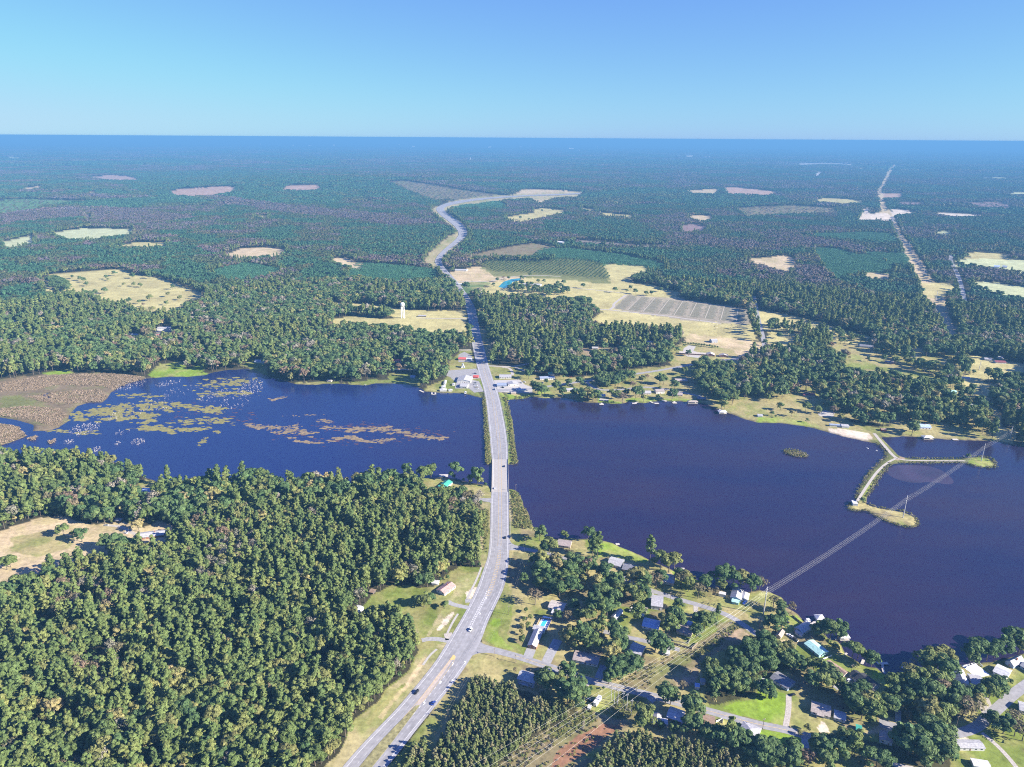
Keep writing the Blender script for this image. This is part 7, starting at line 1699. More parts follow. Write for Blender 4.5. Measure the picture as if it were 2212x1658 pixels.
st('ZD', (130, 335, 'r', 10), (190, 375, 'd', 10), (280, 375, 'r', 9), (190, 440, 'd', 11), (150, 535, 'd', 13), (200, 505, 'd', 10), (90, 510, 'd', 12), (392, 615, 'd', 9), (600, 600, 'd', 15), (665, 590, 'd', 14), (560, 560, 'd', 12), (485, 570, 'd', 11), (785, 745, 'o', 13), (830, 755, 'o', 11),
   (942, 820, 'd', 11), (900, 805, 'o', 9), (1390, 850, 'o', 16), (1460, 810, 'o', 14), (1550, 790, 'o', 13), (1540, 930, 'd', 17), (1600, 950, 'd', 17), (1605, 880, 'd', 14), (1760, 785, 'd', 15), (1830, 750, 'd', 15), (1765, 810, 'd', 11), (1900, 770, 'd', 14), (1960, 750, 'd', 14), (2030, 720, 'd', 14),
   (2090, 670, 'd', 16), (2165, 710, 'o', 13), (2195, 660, 'o', 15), (1960, 1070, 'd', 15), (1920, 1085, 'o', 14), (2005, 1030, 'd', 12), (2097, 968, 'd', 5), (1270, 960, 'o', 14), (1335, 980, 'o', 14), (1400, 970, 'o', 14), (1480, 1010, 'o', 14), (1250, 1040, 'o', 14), (1355, 1100, 'd', 15),
   (1440, 1120, 'd', 15), (1505, 1065, 'r', 14), (1400, 1275, 'o', 16), (1470, 1285, 'o', 15), (1530, 1265, 'o', 13), (1700, 1230, 'r', 14), (1765, 1245, 'r', 13), (1830, 1170, 'y', 10), (1645, 1220, 'd', 13), (1800, 1100, 'd', 12), (1040, 1195, 'o', 12), (1095, 1215, 'd', 12), (1160, 1180, 'd', 9),
   (1240, 1265, 'r', 8), (1305, 1265, 'd', 7), (800, 1215, 'd', 15), (860, 1260, 'o', 15), (935, 1290, 'o', 14), (820, 1310, 'd', 13), (965, 1200, 'o', 13), (745, 1110, 'o', 13), (855, 1100, 'd', 13), (700, 1060, 'o', 11), (625, 1000, 'd', 14), (520, 1020, 'o', 14), (450, 1010, 'd', 14), (560, 950, 'd', 14),
   (460, 880, 'o', 13), (330, 870, 'd', 13), (250, 850, 'd', 12), (150, 780, 'd', 12), (60, 740, 'd', 13), (70, 1080, 'd', 12), (20, 1060, 'd', 11), (120, 1095, 'd', 8), (1250, 1560, 'd', 20), (1165, 1500, 'd', 17), (1320, 1570, 'd', 17), (1445, 1460, 'd', 18), (1525, 1480, 'd', 17), (1390, 1430, 'd', 15),
   (1450, 1590, 'd', 17), (1540, 1630, 'd', 17), (1385, 1660, 'd', 16), (500, 1570, 'd', 15), (560, 1590, 'd', 14), (655, 1590, 'd', 15), (775, 1590, 'p', 20), (805, 1560, 'p', 18), (722, 1490, 'd', 13), (60, 1630, 'd', 14), (150, 1650, 'd', 14), (250, 1665, 'd', 14), (290, 1580, 'd', 12), (415, 1660, 'r', 12),
   (560, 1680, 'd', 14), (900, 1640, 'd', 12), (985, 1650, 'd', 12), (1045, 1670, 'd', 11), (1960, 1360, 'd', 13), (2035, 1380, 'd', 13), (1920, 1315, 'd', 11), (2105, 1320, 'r', 12), (2170, 1310, 'r', 12), (2130, 1400, 'r', 12), (2195, 1440, 'r', 12), (2155, 1130, 'd', 9), (410, 1358, 'o', 6), (640, 690, 'd', 8),
   (590, 650, 'o', 6), (1280, 840, 'g', 9), (1180, 1010, 'o', 12), (1600, 1090, 'd', 12), (1690, 1110, 'd', 11), (350, 1390, 'o', 4))
# left of the highway
st('ZB', (1300, 400, 'o', 17), (1362, 372, 'o', 16), (1292, 450, 'p', 19), (1690, 420, 'o', 10), (1762, 428, 'o', 9), (1050, 395, 'y', 10), (1815, 440, 'd', 5), (1550, 452, 'd', 3), (1500, 1215, 'd', 5), (1085, 1250, 'y', 17), (1470, 1160, 'y', 13))
st('ZF', (1030, 330, 'o', 12), (1165, 290, 'd', 13), (985, 320, 'o', 10), (1200, 340, 'o', 8), (620, 460, 'd', 14), (700, 460, 'd', 14), (660, 440, 'd', 12), (890, 475, 'd', 9), (1002, 170, 'd', 12), (1055, 160, 'd', 12), (1080, 310, 'd', 10))
st('ZA', (530, 850, 'o', 12), (600, 860, 'y', 8), (682, 900, 'd', 13), (880, 970, 'd', 15), (940, 970, 'd', 16), (1040, 1000, 'd', 15), (1095, 985, 'd', 14), (1155, 815, 'y', 12), (1315, 885, 'y', 8), (60, 1130, 'o', 12), (90, 1110, 'o', 11), (1000, 960, 'd', 14), (760, 750, 'd', 13), (870, 750, 'o', 13))
# far shore, middle
st('ZI', (590, 785, 'd', 18), (622, 800, 'd', 15), (645, 790, 'd', 13), (560, 760, 'd', 15), (742, 750, 'd', 14), (792, 805, 'd', 14), (830, 800, 'd', 13), (512, 655, 'd', 14), (540, 620, 'd', 12), (845, 720, 'd', 12), (938, 715, 'd', 13), (962, 830, 'd', 13), (1000, 828, 'y', 16), (1042, 840, 'o', 14), (1085, 835, 'd', 14),
   (1152, 800, 'o', 11), (1202, 815, 'o', 12), (1250, 820, 'o', 12), (1290, 856, 'r', 14), (1322, 795, 'd', 10), (1400, 815, 'd', 16), (1432, 800, 'd', 15), (1466, 845, 'y', 11), (1582, 828, 'd', 8), (1702, 832, 'd', 15), (1722, 750, 'd', 14), (1602, 700, 'd', 15), (1632, 700, 'd', 14), (1452, 700, 'o', 13), (1495, 665, 'r', 9),
   (1600, 745, 'd', 6), (1742, 440, 'd', 10), (1800, 392, 'd', 6), (1840, 465, 'd', 10), (2112, 900, 'y', 12), (2135, 905, 'o', 11), (1802, 625, 'o', 13), (1360, 670, 'd', 14), (1375, 740, 'r', 11), (1000, 800, 'o', 12), (660, 700, 'd', 8), (740, 640, 'd', 12), (800, 660, 'd', 14), (590, 600, 'd', 9))
# trees out in the big pasture, left
st('ZL', (838, 1148, 'd', 15), (690, 990, 'd', 12), (562, 1035, 'd', 13), (682, 1082, 'd', 16), (862, 985, 'd', 16), (1120, 1056, 'd', 13), (1090, 1105, 'o', 14), (972, 1130, 'o', 15), (903, 1150, 'd', 11), (805, 1035, 'o', 11), (870, 1036, 'o', 12), (912, 1042, 'o', 12), (1168, 1125, 'o', 12), (1080, 1158, 'o', 12), (990, 1205, 'o', 15), (930, 1168, 'r', 10),
   (742, 968, 'd', 15), (968, 985, 'd', 17), (545, 1010, 'd', 15), (520, 1000, 'd', 13), (590, 1105, 'd', 16), (560, 1095, 'd', 14), (470, 985, 'd', 11), (700, 1000, 'o', 9), (620, 1095, 'd', 15))
st('ZM', (1010, 1005, 'd', 12), (1050, 995, 'r', 12), (812, 1062, 'd', 22), (790, 1050, 'd', 15), (1170, 1000, 'd', 15), (1222, 975, 'd', 13), (1275, 1016, 'd', 12), (1312, 1016, 'd', 12), (1565, 1048, 'd', 13), (1772, 1075, 'd', 15), (1550, 1130, 'd', 14), (1440, 1025, 'd', 13), (1400, 1030, 'd', 13), (1085, 995, 'd', 11), (905, 1088, 'd', 12), (860, 1088, 'd', 12), (935, 1060, 'r', 14), (985, 1040, 'd', 12), (1160, 605, 'd', 18), (1215, 612, 'o', 14), (1300, 555, 'd', 14), (1370, 548, 'd', 14),
   (1875, 1058, 'd', 12), (1905, 1085, 'd', 14), (1975, 1095, 'd', 12), (2010, 1095, 'd', 13), (2070, 1070, 'd', 12), (2110, 1060, 'd', 12), (1850, 1075, 'd', 9))
st('ZK', (870, 580, 'd', 8), (1745, 205, 'd', 6))
st('ZJ', (150, 190, 'o', 12), (262, 190, 'd', 6), (462, 180, 'd', 4), (120, 960, 'd', 7), (150, 975, 'd', 4), (410, 1015, 'd', 6), (190, 915, 'o', 11), (400, 920, 'o', 12), (495, 945, 'o', 11), (285, 965, 'y', 8), (630, 950, 'r', 12), (690, 1010, 'y', 11), (800, 1010, 'd', 13), (870, 1040, 'd', 13), (1040, 1040, 'd', 15), (1280, 1120, 'd', 16), (1300, 1095, 'd', 15),
   (985, 460, 'd', 13), (915, 510, 'd', 9), (1050, 515, 'd', 10), (1140, 530, 'd', 13), (1230, 500, 'd', 14), (690, 365, 'd', 12), (770, 380, 'o', 7), (720, 360, 'd', 12), (1790, 620, 'd', 9), (1895, 915, 'd', 13), (60, 380, 'd', 12), (180, 320, 'd', 12), (270, 300, 'd', 14), (100, 420, 'd', 12))
# groups of trees: fill a polygon
def grove(fr, pts, s, kinds, h0, h1):
    poly = PL(fr, pts); x0, y0 = poly[:, 0].min(), poly[:, 1].min(); x1, y1 = poly[:, 0].max(), poly[:, 1].max()
    X, Y = np.meshgrid(np.arange(x0, x1 + s, s), np.arange(y0, y1 + s, s)); X = X.ravel() + rng.uniform(-.35, .35, X.size) * s; Y = Y.ravel() + rng.uniform(-.35, .35, Y.size) * s
    ok = inpoly(X, Y, poly); ok &= water_sd(X, Y) < -1.5; ok &= road_clear(X, Y, 1.5)
    for a, b2 in zip(X[ok], Y[ok]): ST.append((np.array([a, b2, 0]), random.choice(kinds), random.uniform(h0, h1)))
grove('ZI', [(1040, 690), (1200, 655), (1340, 615), (1370, 690), (1250, 730), (1130, 740)], 9, 'ddp', 10, 15)
grove('ZI', [(1890, 570), (1970, 545), (2240, 575), (2240, 900), (2120, 890), (2010, 810), (1890, 745), (1870, 650)], 13, 'ddoop', 13, 18)
grove('ZI', [(870, 790), (1080, 790), (1080, 845), (920, 828)], 12, 'ddor', 9, 13)
grove('ZL', [(300, 1000), (380, 990), (460, 1040), (470, 1075), (330, 1055)], 14, 'd', 13, 17)
grove('ZM', [(1060, 1060), (1180, 1015), (1330, 1055), (1440, 1040), (1500, 1080), (1340, 1105), (1220, 1085)], 16, 'dd', 12, 16)
grove('ZM', [(1870, 990), (1960, 965), (2040, 990), (2010, 1025), (1900, 1015)], 15, 'd', 13, 17)
grove('ZH', [(810, 400), (960, 375), (1050, 395), (1050, 430), (900, 438)], 11, 'dd', 11, 16)
grove('ZH', [(540, 350), (700, 370), (790, 385), (780, 400), (600, 400)], 12, 'd', 10, 14)
grove('ZH', [(590, 490), (720, 500), (850, 505), (1100, 525), (1280, 560), (1100, 560), (800, 540), (600, 520)], 14, 'doo', 11, 16)
grove('ZD', [(1080, 1000), (1240, 1020), (1300, 1180), (1180, 1220), (1060, 1100)], 9, 'ddo', 9, 13)
grove('ZJ', [(620, 260), (740, 290), (960, 370), (1100, 400), (1060, 430), (900, 370), (640, 320)], 15, 'dod', 10, 14)
grove('ZJ', [(1200, 510), (1400, 540), (1600, 590), (1560, 620), (1400, 600), (1220, 550)], 13, 'dod', 10, 14)
grove('ZJ', [(100, 210), (350, 220), (460, 270), (360, 280), (120, 260)], 15, 'dp', 12, 17)
for fr, a, b2, n, k, h in (('ZH', (1415, 60), (1480, 150), 8, 'p', 17), ('ZI', (1790, 365), (2080, 400), 14, 'd', 5), ('ZI', (1060, 665), (1250, 630), 16, 'd', 7)):
    for i in range(n):
        t = i / (n - 1); ST.append((P(fr, a[0] + (b2[0] - a[0]) * t, a[1] + (b2[1] - a[1]) * t), k, h * random.uniform(.85, 1.15)))

grove('ZC', [(340, 430), (560, 440), (760, 540), (780, 640), (640, 660), (640, 800), (420, 830), (230, 760), (250, 600)], 14, 'ddoy', 11, 16)
grove('ZC', [(720, 700), (980, 640), (1160, 720), (1130, 820), (1010, 840), (740, 830)], 15, 'ddoo', 11, 15)
grove('ZC', [(560, 1130), (740, 1150), (780, 1240), (580, 1240)], 11, 'ddo', 11, 15)
grove('ZC', [(900, 1400), (1080, 1420), (1140, 1450), (1060, 1500), (940, 1500)], 8, 'dd', 8, 13)
grove('ZD', [(1100, 1480), (1560, 1440), (1580, 1640), (1160, 1640)], 16, 'dd', 13, 17)
grove('ZD', [(420, 900), (660, 940), (700, 1050), (540, 1040), (330, 900)], 11, 'ddo', 12, 15)
grove('ZD', [(700, 1080), (960, 1130), (1000, 1280), (860, 1300), (760, 1180)], 12, 'ddo', 12, 15)
grove('ZD', [(0, 1580), (330, 1580), (330, 1670), (0, 1670)], 11, 'dd', 11, 15)
grove('ZD', [(480, 1520), (700, 1520), (820, 1600), (600, 1650), (480, 1600)], 11, 'ddo', 11, 16)
grove('ZE', [(1480, 940), (1660, 950), (1640, 990), (1500, 990)], 10, 'dd', 13, 17)
grove('ZE', [(490, 800), (680, 820), (660, 890), (520, 870)], 9, 'dd', 14, 18)
grove('ZD', [(1740, 760), (2120, 680), (2150, 720), (1900, 790), (1760, 810)], 11, 'ddo', 12, 15)
LAND = []
def land(fr, x, y, name): LAND.append((P(fr, x, y), name))
for q in [('ZC', 300, 1150, 'the long house with the pool'), ('ZC', 370, 1030, 'the blue swimming pool'), ('ZC', 460, 900, 'the beige roofed house'), ('ZC', 940, 960, 'the white roofed garage'), ('ZC', 1300, 880, 'the tall grey roofed house'), ('ZC', 1245, 1060, 'the blue grey roofed bungalow'),
          ('ZC', 1520, 1100, 'the fenced pinkish roofed house'), ('ZC', 1960, 840, 'the teal porched lakeside house'), ('ZC', 1400, 690, 'the dark decked lakeside house'), ('ZC', 950, 530, 'the big dark and grey lakeside house'), ('ZC', 520, 390, 'the lakeside house nearest the bridge'), ('ZC', 710, 1340, 'the long county road bungalow'),
          ('ZC', 1120, 1280, 'the pale bungalow behind the trees'), ('ZE', 215, 700, 'the two storey grey house'), ('ZE', 790, 860, 'the white camper'), ('ZE', 1290, 1030, 'the awninged mobile home'), ('ZE', 1440, 1000, 'the white roofed brick bungalow'), ('ZE', 1700, 1050, 'the brown roofed brick bungalow'), ('ZE', 2050, 1150, 'the hip roofed grey house'),
          ('ZD', 360, 540, 'the house with the pier'), ('ZD', 510, 430, 'the white gazebo'), ('ZD', 470, 700, 'the pale teal roofed house'), ('ZD', 640, 870, 'the long brown roofed house'), ('ZD', 870, 1000, 'the black roofed house'), ('ZD', 180, 990, 'the shaded grey bungalow'), ('ZD', 560, 1250, 'the white brown-roofed bungalow'), ('ZD', 1050, 1470, 'the small white cottage'), ('ZD', 1760, 1520, 'the long white trailer'), ('ZD', 1740, 980, 'the large compound house'), ('ZD', 2130, 830, 'the grey roofed brick house'), ('ZD', 2010, 920, 'the white metal garage'), ('ZD', 840, 1360, 'the green shed'), ('ZD', 1035, 840, 'the T shaped dock'), ('ZD', 1215, 820, 'the moored pontoon boat'),
          ('ZB', 1470, 450, 'the green roofed house'), ('ZB', 1520, 1330, 'the rose roofed house'), ('ZB', 1395, 1260, 'the white wood edge shed'), ('ZF', 470, 370, 'the wood edge trailer'), ('ZA', 1280, 870, 'the brick ranch house'), ('ZA', 600, 900, 'the left clearing'), ('ZA', 60, 1120, 'the far left clearing'),
          ('ZI', 320, 650, 'the grey roofed store'), ('ZI', 390, 720, 'the pale roofed shop'), ('ZI', 680, 655, 'the white and blue house'), ('ZI', 870, 755, 'the grey lakefront house'), ('ZI', 1130, 800, 'the small lakefront cabin'), ('ZI', 1500, 775, 'the beige lakefront house'), ('ZI', 1605, 770, 'the white lakefront house'), ('ZI', 1745, 795, 'the tan roofed lakefront house'), ('ZI', 1945, 830, 'the dark boathouse'), ('ZI', 2010, 460, 'the large brick house'), ('ZI', 1780, 680, 'the brown roofed farm house'), ('ZI', 2055, 350, 'the two storey barn'),
          ('ZM', 1230, 1030, 'the farmhouse by the pond'), ('ZM', 1080, 1030, 'the teal pond'), ('ZM', 895, 1090, 'the white highway house'), ('ZM', 1970, 1080, 'the plowed field corner'), ('ZM', 1870, 1000, 'the hayfield corner'), ('ZM', 1190, 600, 'the far curved field'), ('ZH', 1130, 425, 'the water tower'), ('ZH', 560, 320, 'the white farmhouse'), ('ZH', 950, 410, 'the water tower grove'), ('ZH', 900, 520, 'the tower tree belt'),
          ('ZL', 690, 990, 'the upper left pasture'), ('ZL', 870, 1036, 'the left pasture centre'), ('ZL', 1000, 1190, 'the left pasture front'), ('ZL', 400, 1030, 'the left pasture end'), ('ZK', 870, 580, 'the dike hut'), ('ZK', 1850, 220, 'the far dike island'),
          ('ZJ', 705, 1050, 'the white beach pavilion'), ('ZJ', 1390, 1070, 'the blue roofed white house'), ('ZJ', 570, 960, 'the beach slab'), ('ZJ', 900, 400, 'the dark roofed farmhouse'), ('ZJ', 1095, 525, 'the brown meadow house'), ('ZJ', 1640, 605, 'the pale power line house'), ('ZJ', 200, 330, 'the shore road bend'), ('ZJ', 100, 960, 'the green shore lawn'), ('ZJ', 1300, 570, 'the bright meadow'), ('ZI', 2100, 720, 'the lakefront wood'), ('ZI', 1200, 690, 'the shore road conifers'), ('ZH', 1450, 100, 'the plantation corner'), ('ZC', 700, 1200, 'the shaded double driveway'), ('ZC', 1000, 1480, 'the county road thicket'), ('ZC', 560, 600, 'the highway bend thicket'), ('ZC', 850, 700, 'the lakeside wood'), ('ZC', 1150, 800, 'the lake road bend'), ('ZD', 1400, 1180, 'the right lane thicket'), ('ZD', 1400, 1530, 'the right lane grove'), ('ZD', 200, 1620, 'the bottom grove')]: land(*q)
KW = dict(o='olive tree', d='dark green tree', p='tall pine', y='yellowing tree', r='russet brown tree', g='pale bare tree')
lx = np.array([q[0][0] for q in LAND]); ly = np.array([q[0][1] for q in LAND])
byl = {}
def on_house(p):
    for bx, by, bL, bD, ba in BUILT:
        dx, dy = p[0] - bx, p[1] - by; u, v = dx * math.cos(ba) + dy * math.sin(ba), -dx * math.sin(ba) + dy * math.cos(ba)
        if -1.5 < u < bL + 1.5 and -1.5 < v < bD + 1.5: return True
    return False
ST = [q for q in ST if not on_house(q[0]) and not (q[2] > 7 and random.random() < .75 and (on_house(q[0] * H / (H - .45 * q[2])) or on_house(q[0] * H / (H - .85 * q[2]))))]
WOOD_IND = [q for q in WOOD_IND if not on_house(q)]
def free(p):
    return True
for p, k, h in ST:
    d = np.hypot(lx - p[0], ly - p[1]); i = int(d.argmin()); dx, dy = p[0] - lx[i], p[1] - ly[i]
    side = 'beside' if d[i] < 7 else ('right of' if dx > abs(dy) else 'left of' if -dx > abs(dy) else 'behind' if dy > 0 else 'in front of')
    sz = 'low' if h < 6.5 else 'small' if h < 10.5 else 'mid-sized' if h < 14.2 else 'large'
    if k == 'p': sz = 'slim' if h < 18 else 'lofty'
    byl.setdefault((sz + ' ' + KW[k] + ' ' + side, LAND[i][1]), []).append((p, k, h, d[i]))
for (a, lm), lst in byl.items():
    lst.sort(key=lambda q: q[3])
    if len(lst) == 1: words_ = ['']
    elif len(lst) == 2: words_ = ['nearer ', 'farther ']
    elif len(lst) == 3: words_ = ['nearest ', 'middle ', 'farthest ']
    else: words_ = ['nearest '] + ['%s nearest ' % o for o in ('second', 'third', 'fourth', 'fifth', 'sixth', 'seventh', 'eighth', 'ninth', 'tenth', 'eleventh', 'twelfth', 'thirteenth', 'fourteenth', 'fifteenth', 'sixteenth', 'seventeenth', 'eighteenth')]
    for j, (p, k, h, dd) in enumerate(lst):
        put_tree(k, p[0], p[1], h * (1.24 if p[1] < 800 and h > 8.5 else 1.0 if p[1] < 800 else 1.32 if math.hypot(p[0], p[1]) < 1450 and h > 7 else 1.12), (words_[j] if j < len(words_) else 'one more ') + a + ' ' + lm, 'single trees around ' + lm, 1.0 if k == 'p' else 1.1)
print('single trees', len(ST)); print('long', [o['label'] for o in COL.objects if len(str(o.get('label', '')).split()) > 16][:4])
# ------------------------------------------------------------------ low growth: reeds, bank shrubs, brush, water weed
def fillpts(fr, pts, s, jit=.45, prob=1.0, wat=None):
    poly = PL(fr, pts, ZW if wat else 0); x0, y0 = poly[:, 0].min(), poly[:, 1].min(); x1, y1 = poly[:, 0].max(), poly[:, 1].max()
    X, Y = np.meshgrid(np.arange(x0, x1, s), np.arange(y0, y1, s)); X = X.ravel() + rng.uniform(-jit, jit, X.size) * s; Y = Y.ravel() + rng.uniform(-jit, jit, Y.size) * s
    ok = inpoly(X, Y, poly) & (rng.uniform(0, 1, X.shape) < prob); return np.stack([X[ok], Y[ok]], 1)
def put(name, xy, s0, s1, keys, lab, zz=0.0, lib=None):
    lib = lib or BUSH; protos = [lib[k] for k in keys]; n_ = len(xy)
    if n_: scatter(name, np.c_[xy, np.full(n_, zz)], rng.uniform(s0, s1, n_), rng.uniform(0, 6.28, n_), rng.integers(0, len(protos), n_), protos, lab)
xy = np.concatenate([fillpts('ZE', [(0, 1340), (200, 1190), (400, 1080), (560, 970), (720, 890), (850, 970), (700, 1060), (480, 1180), (300, 1300), (200, 1400), (0, 1480)], 2.0, prob=.7), fillpts('ZE', [(960, 710), (1170, 580), (1420, 450), (1480, 470), (1300, 640), (1200, 740)], 2.6, prob=.5), fillpts('ZE', [(1500, 450), (1640, 410), (1760, 310), (1930, 185), (1980, 230), (1850, 350), (1700, 440), (1560, 520)], 2.0, prob=.7), fillpts('ZE', [(870, 930), (990, 780), (1090, 800), (1200, 830), (1090, 960), (960, 980)], 2.0, prob=.75), fillpts('ZE', [(700, 1060), (1000, 1010), (900, 1110), (700, 1280), (560, 1400), (300, 1400)], 3.2, prob=.45)])
put('brush', xy, .5, 1.1, 'wgwow', 'weedy brush under the power wires')
xy = np.concatenate([fillpts('ZH', [(1786, 1080), (1812, 1075), (1838, 1340), (1852, 1640), (1815, 1640), (1802, 1340)], 1.8, prob=.75), fillpts('ZB', [(1814, -10), (1845, -10), (1862, 240), (1816, 242)], 1.8, prob=.75), fillpts('ZH', [(1970, 1080), (1998, 1090), (2030, 1250), (2060, 1500), (2082, 1640), (2045, 1640), (2020, 1400)], 2.0, prob=.7), fillpts('ZB', [(2010, -10), (2044, -10), (2084, 250), (2030, 252)], 2.0, prob=.7), fillpts('ZB', [(2022, 470), (2062, 478), (2092, 505), (2140, 620), (2195, 730), (2200, 800), (2060, 780), (2035, 650)], 1.9, prob=.9), fillpts('ZI', [(400, 800), (540, 790), (600, 800), (470, 820), (360, 828)], 3, prob=.6), fillpts('ZB', [(1790, 640), (1845, 620), (1850, 800), (1835, 1000), (1800, 980), (1790, 800)], 2.4, prob=.6)])
put('bank_shrubs', xy, .6, 1.3, 'wowwy', 'tall weeds and shrubs on the road banks')
dk = [(1120, 257), (1070, 290), (1020, 360), (980, 420), (930, 490), (908, 530)], [(815, 545), (840, 470), (890, 385), (930, 325), (990, 265), (1040, 215), (1065, 195), (1060, 145), (1000, 90)], [(1240, 205), (1300, 211), (1500, 213), (1700, 211), (1740, 200), (1800, 191), (1900, 200), (1960, 230), (1982, 265), (1950, 288), (1850, 282), (1760, 262), (1720, 247), (1600, 246), (1400, 249), (1200, 247)], [(900, 580), (930, 596), (1000, 620), (1100, 636), (1200, 650), (1270, 675), (1310, 700), (1340, 745), (1310, 780), (1220, 779), (1130, 756), (1050, 721), (970, 681), (900, 641), (790, 645), (755, 630), (762, 580)], [(222, 145), (260, 135), (340, 145), (400, 168), (416, 190), (380, 199), (300, 189), (230, 166), (222, 145)]
pts = []
for q in dk:
    c, _ = resamp(PL('ZK', q, ZW), 1.5); pts.append(c[:, :2] + rng.normal(0, 1.3, (len(c), 2)))
pts.append(fillpts('ZK', [(225, 148), (260, 138), (340, 148), (398, 170), (410, 188), (300, 186)], 2.0, prob=.8))
put('dike_reeds', np.concatenate(pts), .6, 1.25, 'wwgw', 'pale reeds fringing the dikes and the islet', -.5)
# marsh reeds on the left
xy = np.concatenate([fillpts('ZG', [(0, 690), (350, 630), (600, 615), (900, 610), (1160, 635), (1200, 655), (1060, 690), (930, 750), (880, 720), (500, 700), (250, 750), (0, 760)], 2.2, prob=.7), fillpts('ZG', [(220, 800), (480, 760), (800, 740), (900, 790), (840, 840), (560, 860), (380, 850)], 2.2, prob=.6), fillpts('ZG', [(0, 900), (200, 880), (480, 900), (560, 960), (480, 1050), (250, 990), (0, 960)], 2.1, prob=.7), fillpts('ZG', [(-200, 1020), (0, 1025), (160, 1055), (215, 1130), (130, 1155), (0, 1205), (-200, 1250)], 2.1, prob=.7), fillpts('ZG', [(230, 1140), (300, 1120), (310, 1150), (240, 1170)], 2.4, prob=.9), fillpts('ZG', [(400, 1160), (460, 1150), (470, 1180), (410, 1190)], 2.2, prob=.8)])
put('marsh_reeds', xy, .5, 1.4, 'r', 'brown marsh reeds filling the head of the lake', -.7, {'r': REED})
# pale stalks standing in the open water
SP = []
for (x, y, rx, ry_, n_) in [(700, 1070, 130, 45, 130), (1140, 1180, 60, 30, 50), (570, 1180, 50, 16, 26), (800, 1245, 50, 20, 24), (1020, 1100, 60, 20, 18), (970, 1190, 25, 12, 14), (1090, 700, 130, 40, 120), (1400, 690, 120, 20, 60), (2080, 730, 110, 60, 170), (1960, 850, 130, 60, 60), (1500, 760, 160, 40, 40), (1780, 800, 130, 50, 70), (820, 810, 80, 30, 60), (1200, 900, 260, 60, 60), (950, 970, 70, 30, 40)]:
    for _ in range(n_):
        a = random.uniform(0, 6.28); r = math.sqrt(random.random()); SP.append(P('ZG', x + math.cos(a) * r * rx, y + math.sin(a) * r * ry_ + (-.35 * math.cos(a) * r * rx * .6), ZW)[:2])
stv, stt = leafcloud([(0, 0, .5, .55, .6)], 9, .2, 4); STALK = bpy.data.objects.new('stalk_shape', leafmesh('stalk_shape', stv, stt, mat('pale_stalks', (.50, .46, .44), .9)))
scatter('pale_stalks', np.c_[np.array(SP), np.full(len(SP), ZW)], rng.uniform(.8, 2.0, len(SP)), rng.uniform(0, 6, len(SP)), np.zeros(len(SP)), [STALK], 'pale stalks standing in the shallow lake')
# floating mats: olive near the marsh, browner further out
def mats(name, blobs, m, lab, z0):
    mb = MB()
    for (fr, x, y, rx, ry_) in blobs:
        n_ = 14; ph = random.uniform(0, 6.28); k1, k2 = random.uniform(2, 4), random.uniform(4, 7); b0 = []
        for j in range(n_):
            a = 6.2832 * j / n_; q = 1 + .28 * math.sin(k1 * a + ph) + .2 * math.sin(k2 * a + 2 * ph) + random.uniform(-.12, .12)
            p = P(fr, x + math.cos(a) * rx * q, y + math.sin(a) * ry_ * q, ZW); b0.append((p[0], p[1], ZW + z0 + random.uniform(0, .02)))
        c = np.mean(b0, 0); mb.add([tuple(c)] + b0, [(0, 1 + (j + 1) % n_, 1 + j) for j in range(n_)])
    me = mb.mesh(name, m); 
    me.flip_normals() if me.polygons[0].normal.z < 0 else None
    return tag(link(name, me), lab, None, None, 'stuff')
B1, B2 = [], []
def trail(B, fr, pts, n, rx, ry_, jx, jy):
    d = np.array(pts, float); L = np.r_[0, np.cumsum(np.linalg.norm(np.diff(d, axis=0), axis=1))]
    for _ in range(int(n * 2.6)):
        t = random.uniform(0, L[-1]); x, y = np.interp(t, L, d[:, 0]), np.interp(t, L, d[:, 1]); s = random.choice((.12, .18, .25, .35, .5, .7))
        B.append((fr, x + random.gauss(0, jx), y + random.gauss(0, jy), rx * s, ry_ * s))
trail(B1, 'ZG', [(560, 970), (760, 950), (900, 950), (1100, 960)], 60, 55, 16, 60, 26)
trail(B1, 'ZG', [(880, 890), (1100, 880), (1300, 880), (1420, 890)], 60, 40, 12, 30, 16)
trail(B1, 'ZG', [(1120, 1060), (1300, 1070), (1500, 1085), (1700, 1060)], 50, 55, 11, 40, 12)
trail(B1, 'ZG', [(1450, 870), (1600, 900), (1850, 915)], 40, 45, 11, 40, 14)
trail(B1, 'ZG', [(1500, 1010), (1700, 1000), (1950, 1010)], 45, 40, 8, 40, 14)
trail(B1, 'ZG', [(1000, 790), (1200, 800), (1300, 795)], 24, 35, 8, 40, 10)
trail(B1, 'ZG', [(1640, 720), (1760, 700), (1900, 690), (2100, 660)], 50, 38, 9, 50, 20)
trail(B1, 'ZG', [(1700, 790), (1880, 770), (2060, 780)], 36, 40, 9, 50, 12)
trail(B1, 'ZG', [(380, 1090), (520, 1085), (700, 1105), (820, 1100)], 22, 36, 8, 26, 8)
trail(B1, 'ZG', [(1150, 930), (1260, 970), (1200, 1010)], 24, 45, 12, 30, 14)
trail(B1, 'ZG', [(1640, 1200), (1680, 1160), (1720, 1140)], 9, 24, 10, 6, 6); trail(B1, 'ZG', [(1780, 1090), (1830, 1105)], 6, 24, 10, 10, 6)
trail(B2, 'ZG', [(2040, 1035), (2200, 1060)], 22, 36, 7, 20, 8)
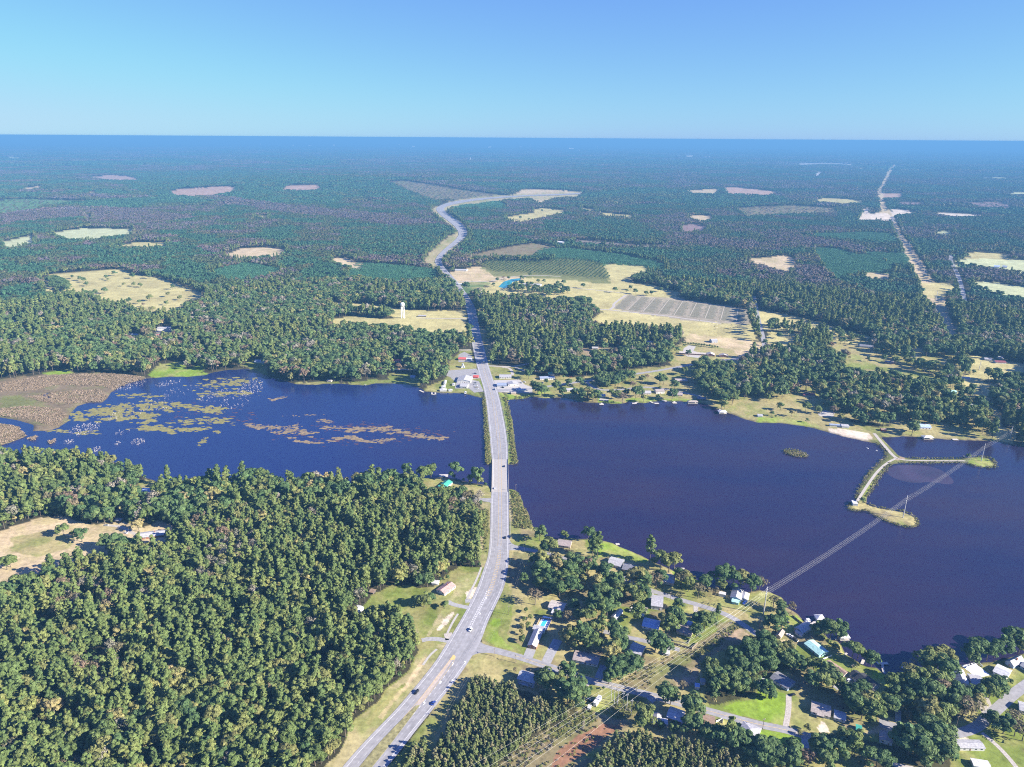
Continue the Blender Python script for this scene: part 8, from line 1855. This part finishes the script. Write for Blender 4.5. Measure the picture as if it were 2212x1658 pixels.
trail(B2, 'ZH', [(0, 1335), (130, 1340), (260, 1335)], 26, 34, 9, 30, 14); trail(B2, 'ZH', [(60, 1380), (240, 1370), (380, 1385)], 26, 36, 9, 30, 10)
trail(B2, 'ZH', [(250, 1450), (350, 1458), (455, 1465)], 16, 36, 9, 12, 4); trail(B2, 'ZH', [(510, 1450), (580, 1420), (690, 1420), (820, 1440)], 26, 38, 9, 16, 6)
trail(B2, 'ZH', [(460, 1335), (560, 1335), (660, 1345)], 18, 32, 8, 20, 8); trail(B2, 'ZH', [(690, 1355), (780, 1350), (860, 1345), (960, 1345), (1100, 1360), (1190, 1390)], 50, 40, 10, 20, 12)
trail(B2, 'ZH', [(840, 1455), (940, 1440), (1050, 1435)], 22, 34, 8, 20, 8); trail(B2, 'ZH', [(1200, 1390), (1320, 1410), (1430, 1425), (1480, 1420)], 34, 34, 8, 16, 8)
trail(B2, 'ZH', [(400, 1290), (480, 1270), (540, 1290)], 14, 30, 6, 16, 6); trail(B2, 'ZH', [(20, 1110), (100, 1095), (150, 1080)], 12, 30, 6, 14, 6); trail(B2, 'ZH', [(180, 1415), (220, 1420)], 4, 26, 8, 10, 4); trail(B2, 'ZH', [(120, 1240), (140, 1240), (600, 1222)], 6, 20, 5, 12, 3)
mats('lily_pads', B1, mat('olive_water_weed', (.20, .18, .055), .9, .3, .3), 'olive mats of water lilies on the left lake', .03)
mats('water_weed', B2, mat('brown_water_weed', (.21, .155, .085), .9, .3, .3), 'brown drifting weed mats in the middle of the left lake', .05)
B3 = []
trail(B3, 'ZH', [(400, 1320), (560, 1330), (900, 1330), (1250, 1370), (1480, 1420)], 90, 26, 4, 40, 22); trail(B3, 'ZG', [(1400, 960), (1800, 940), (2150, 1000)], 60, 24, 4, 60, 40); trail(B3, 'ZH', [(100, 1390), (500, 1450), (900, 1450), (1200, 1430)], 60, 26, 4, 60, 20)
mats('submerged_weed', B3, mat('maroon_water_weed', (.09, .045, .05), .8, .3, .3), 'dark reddish weed just under the surface', .015)
print('done')
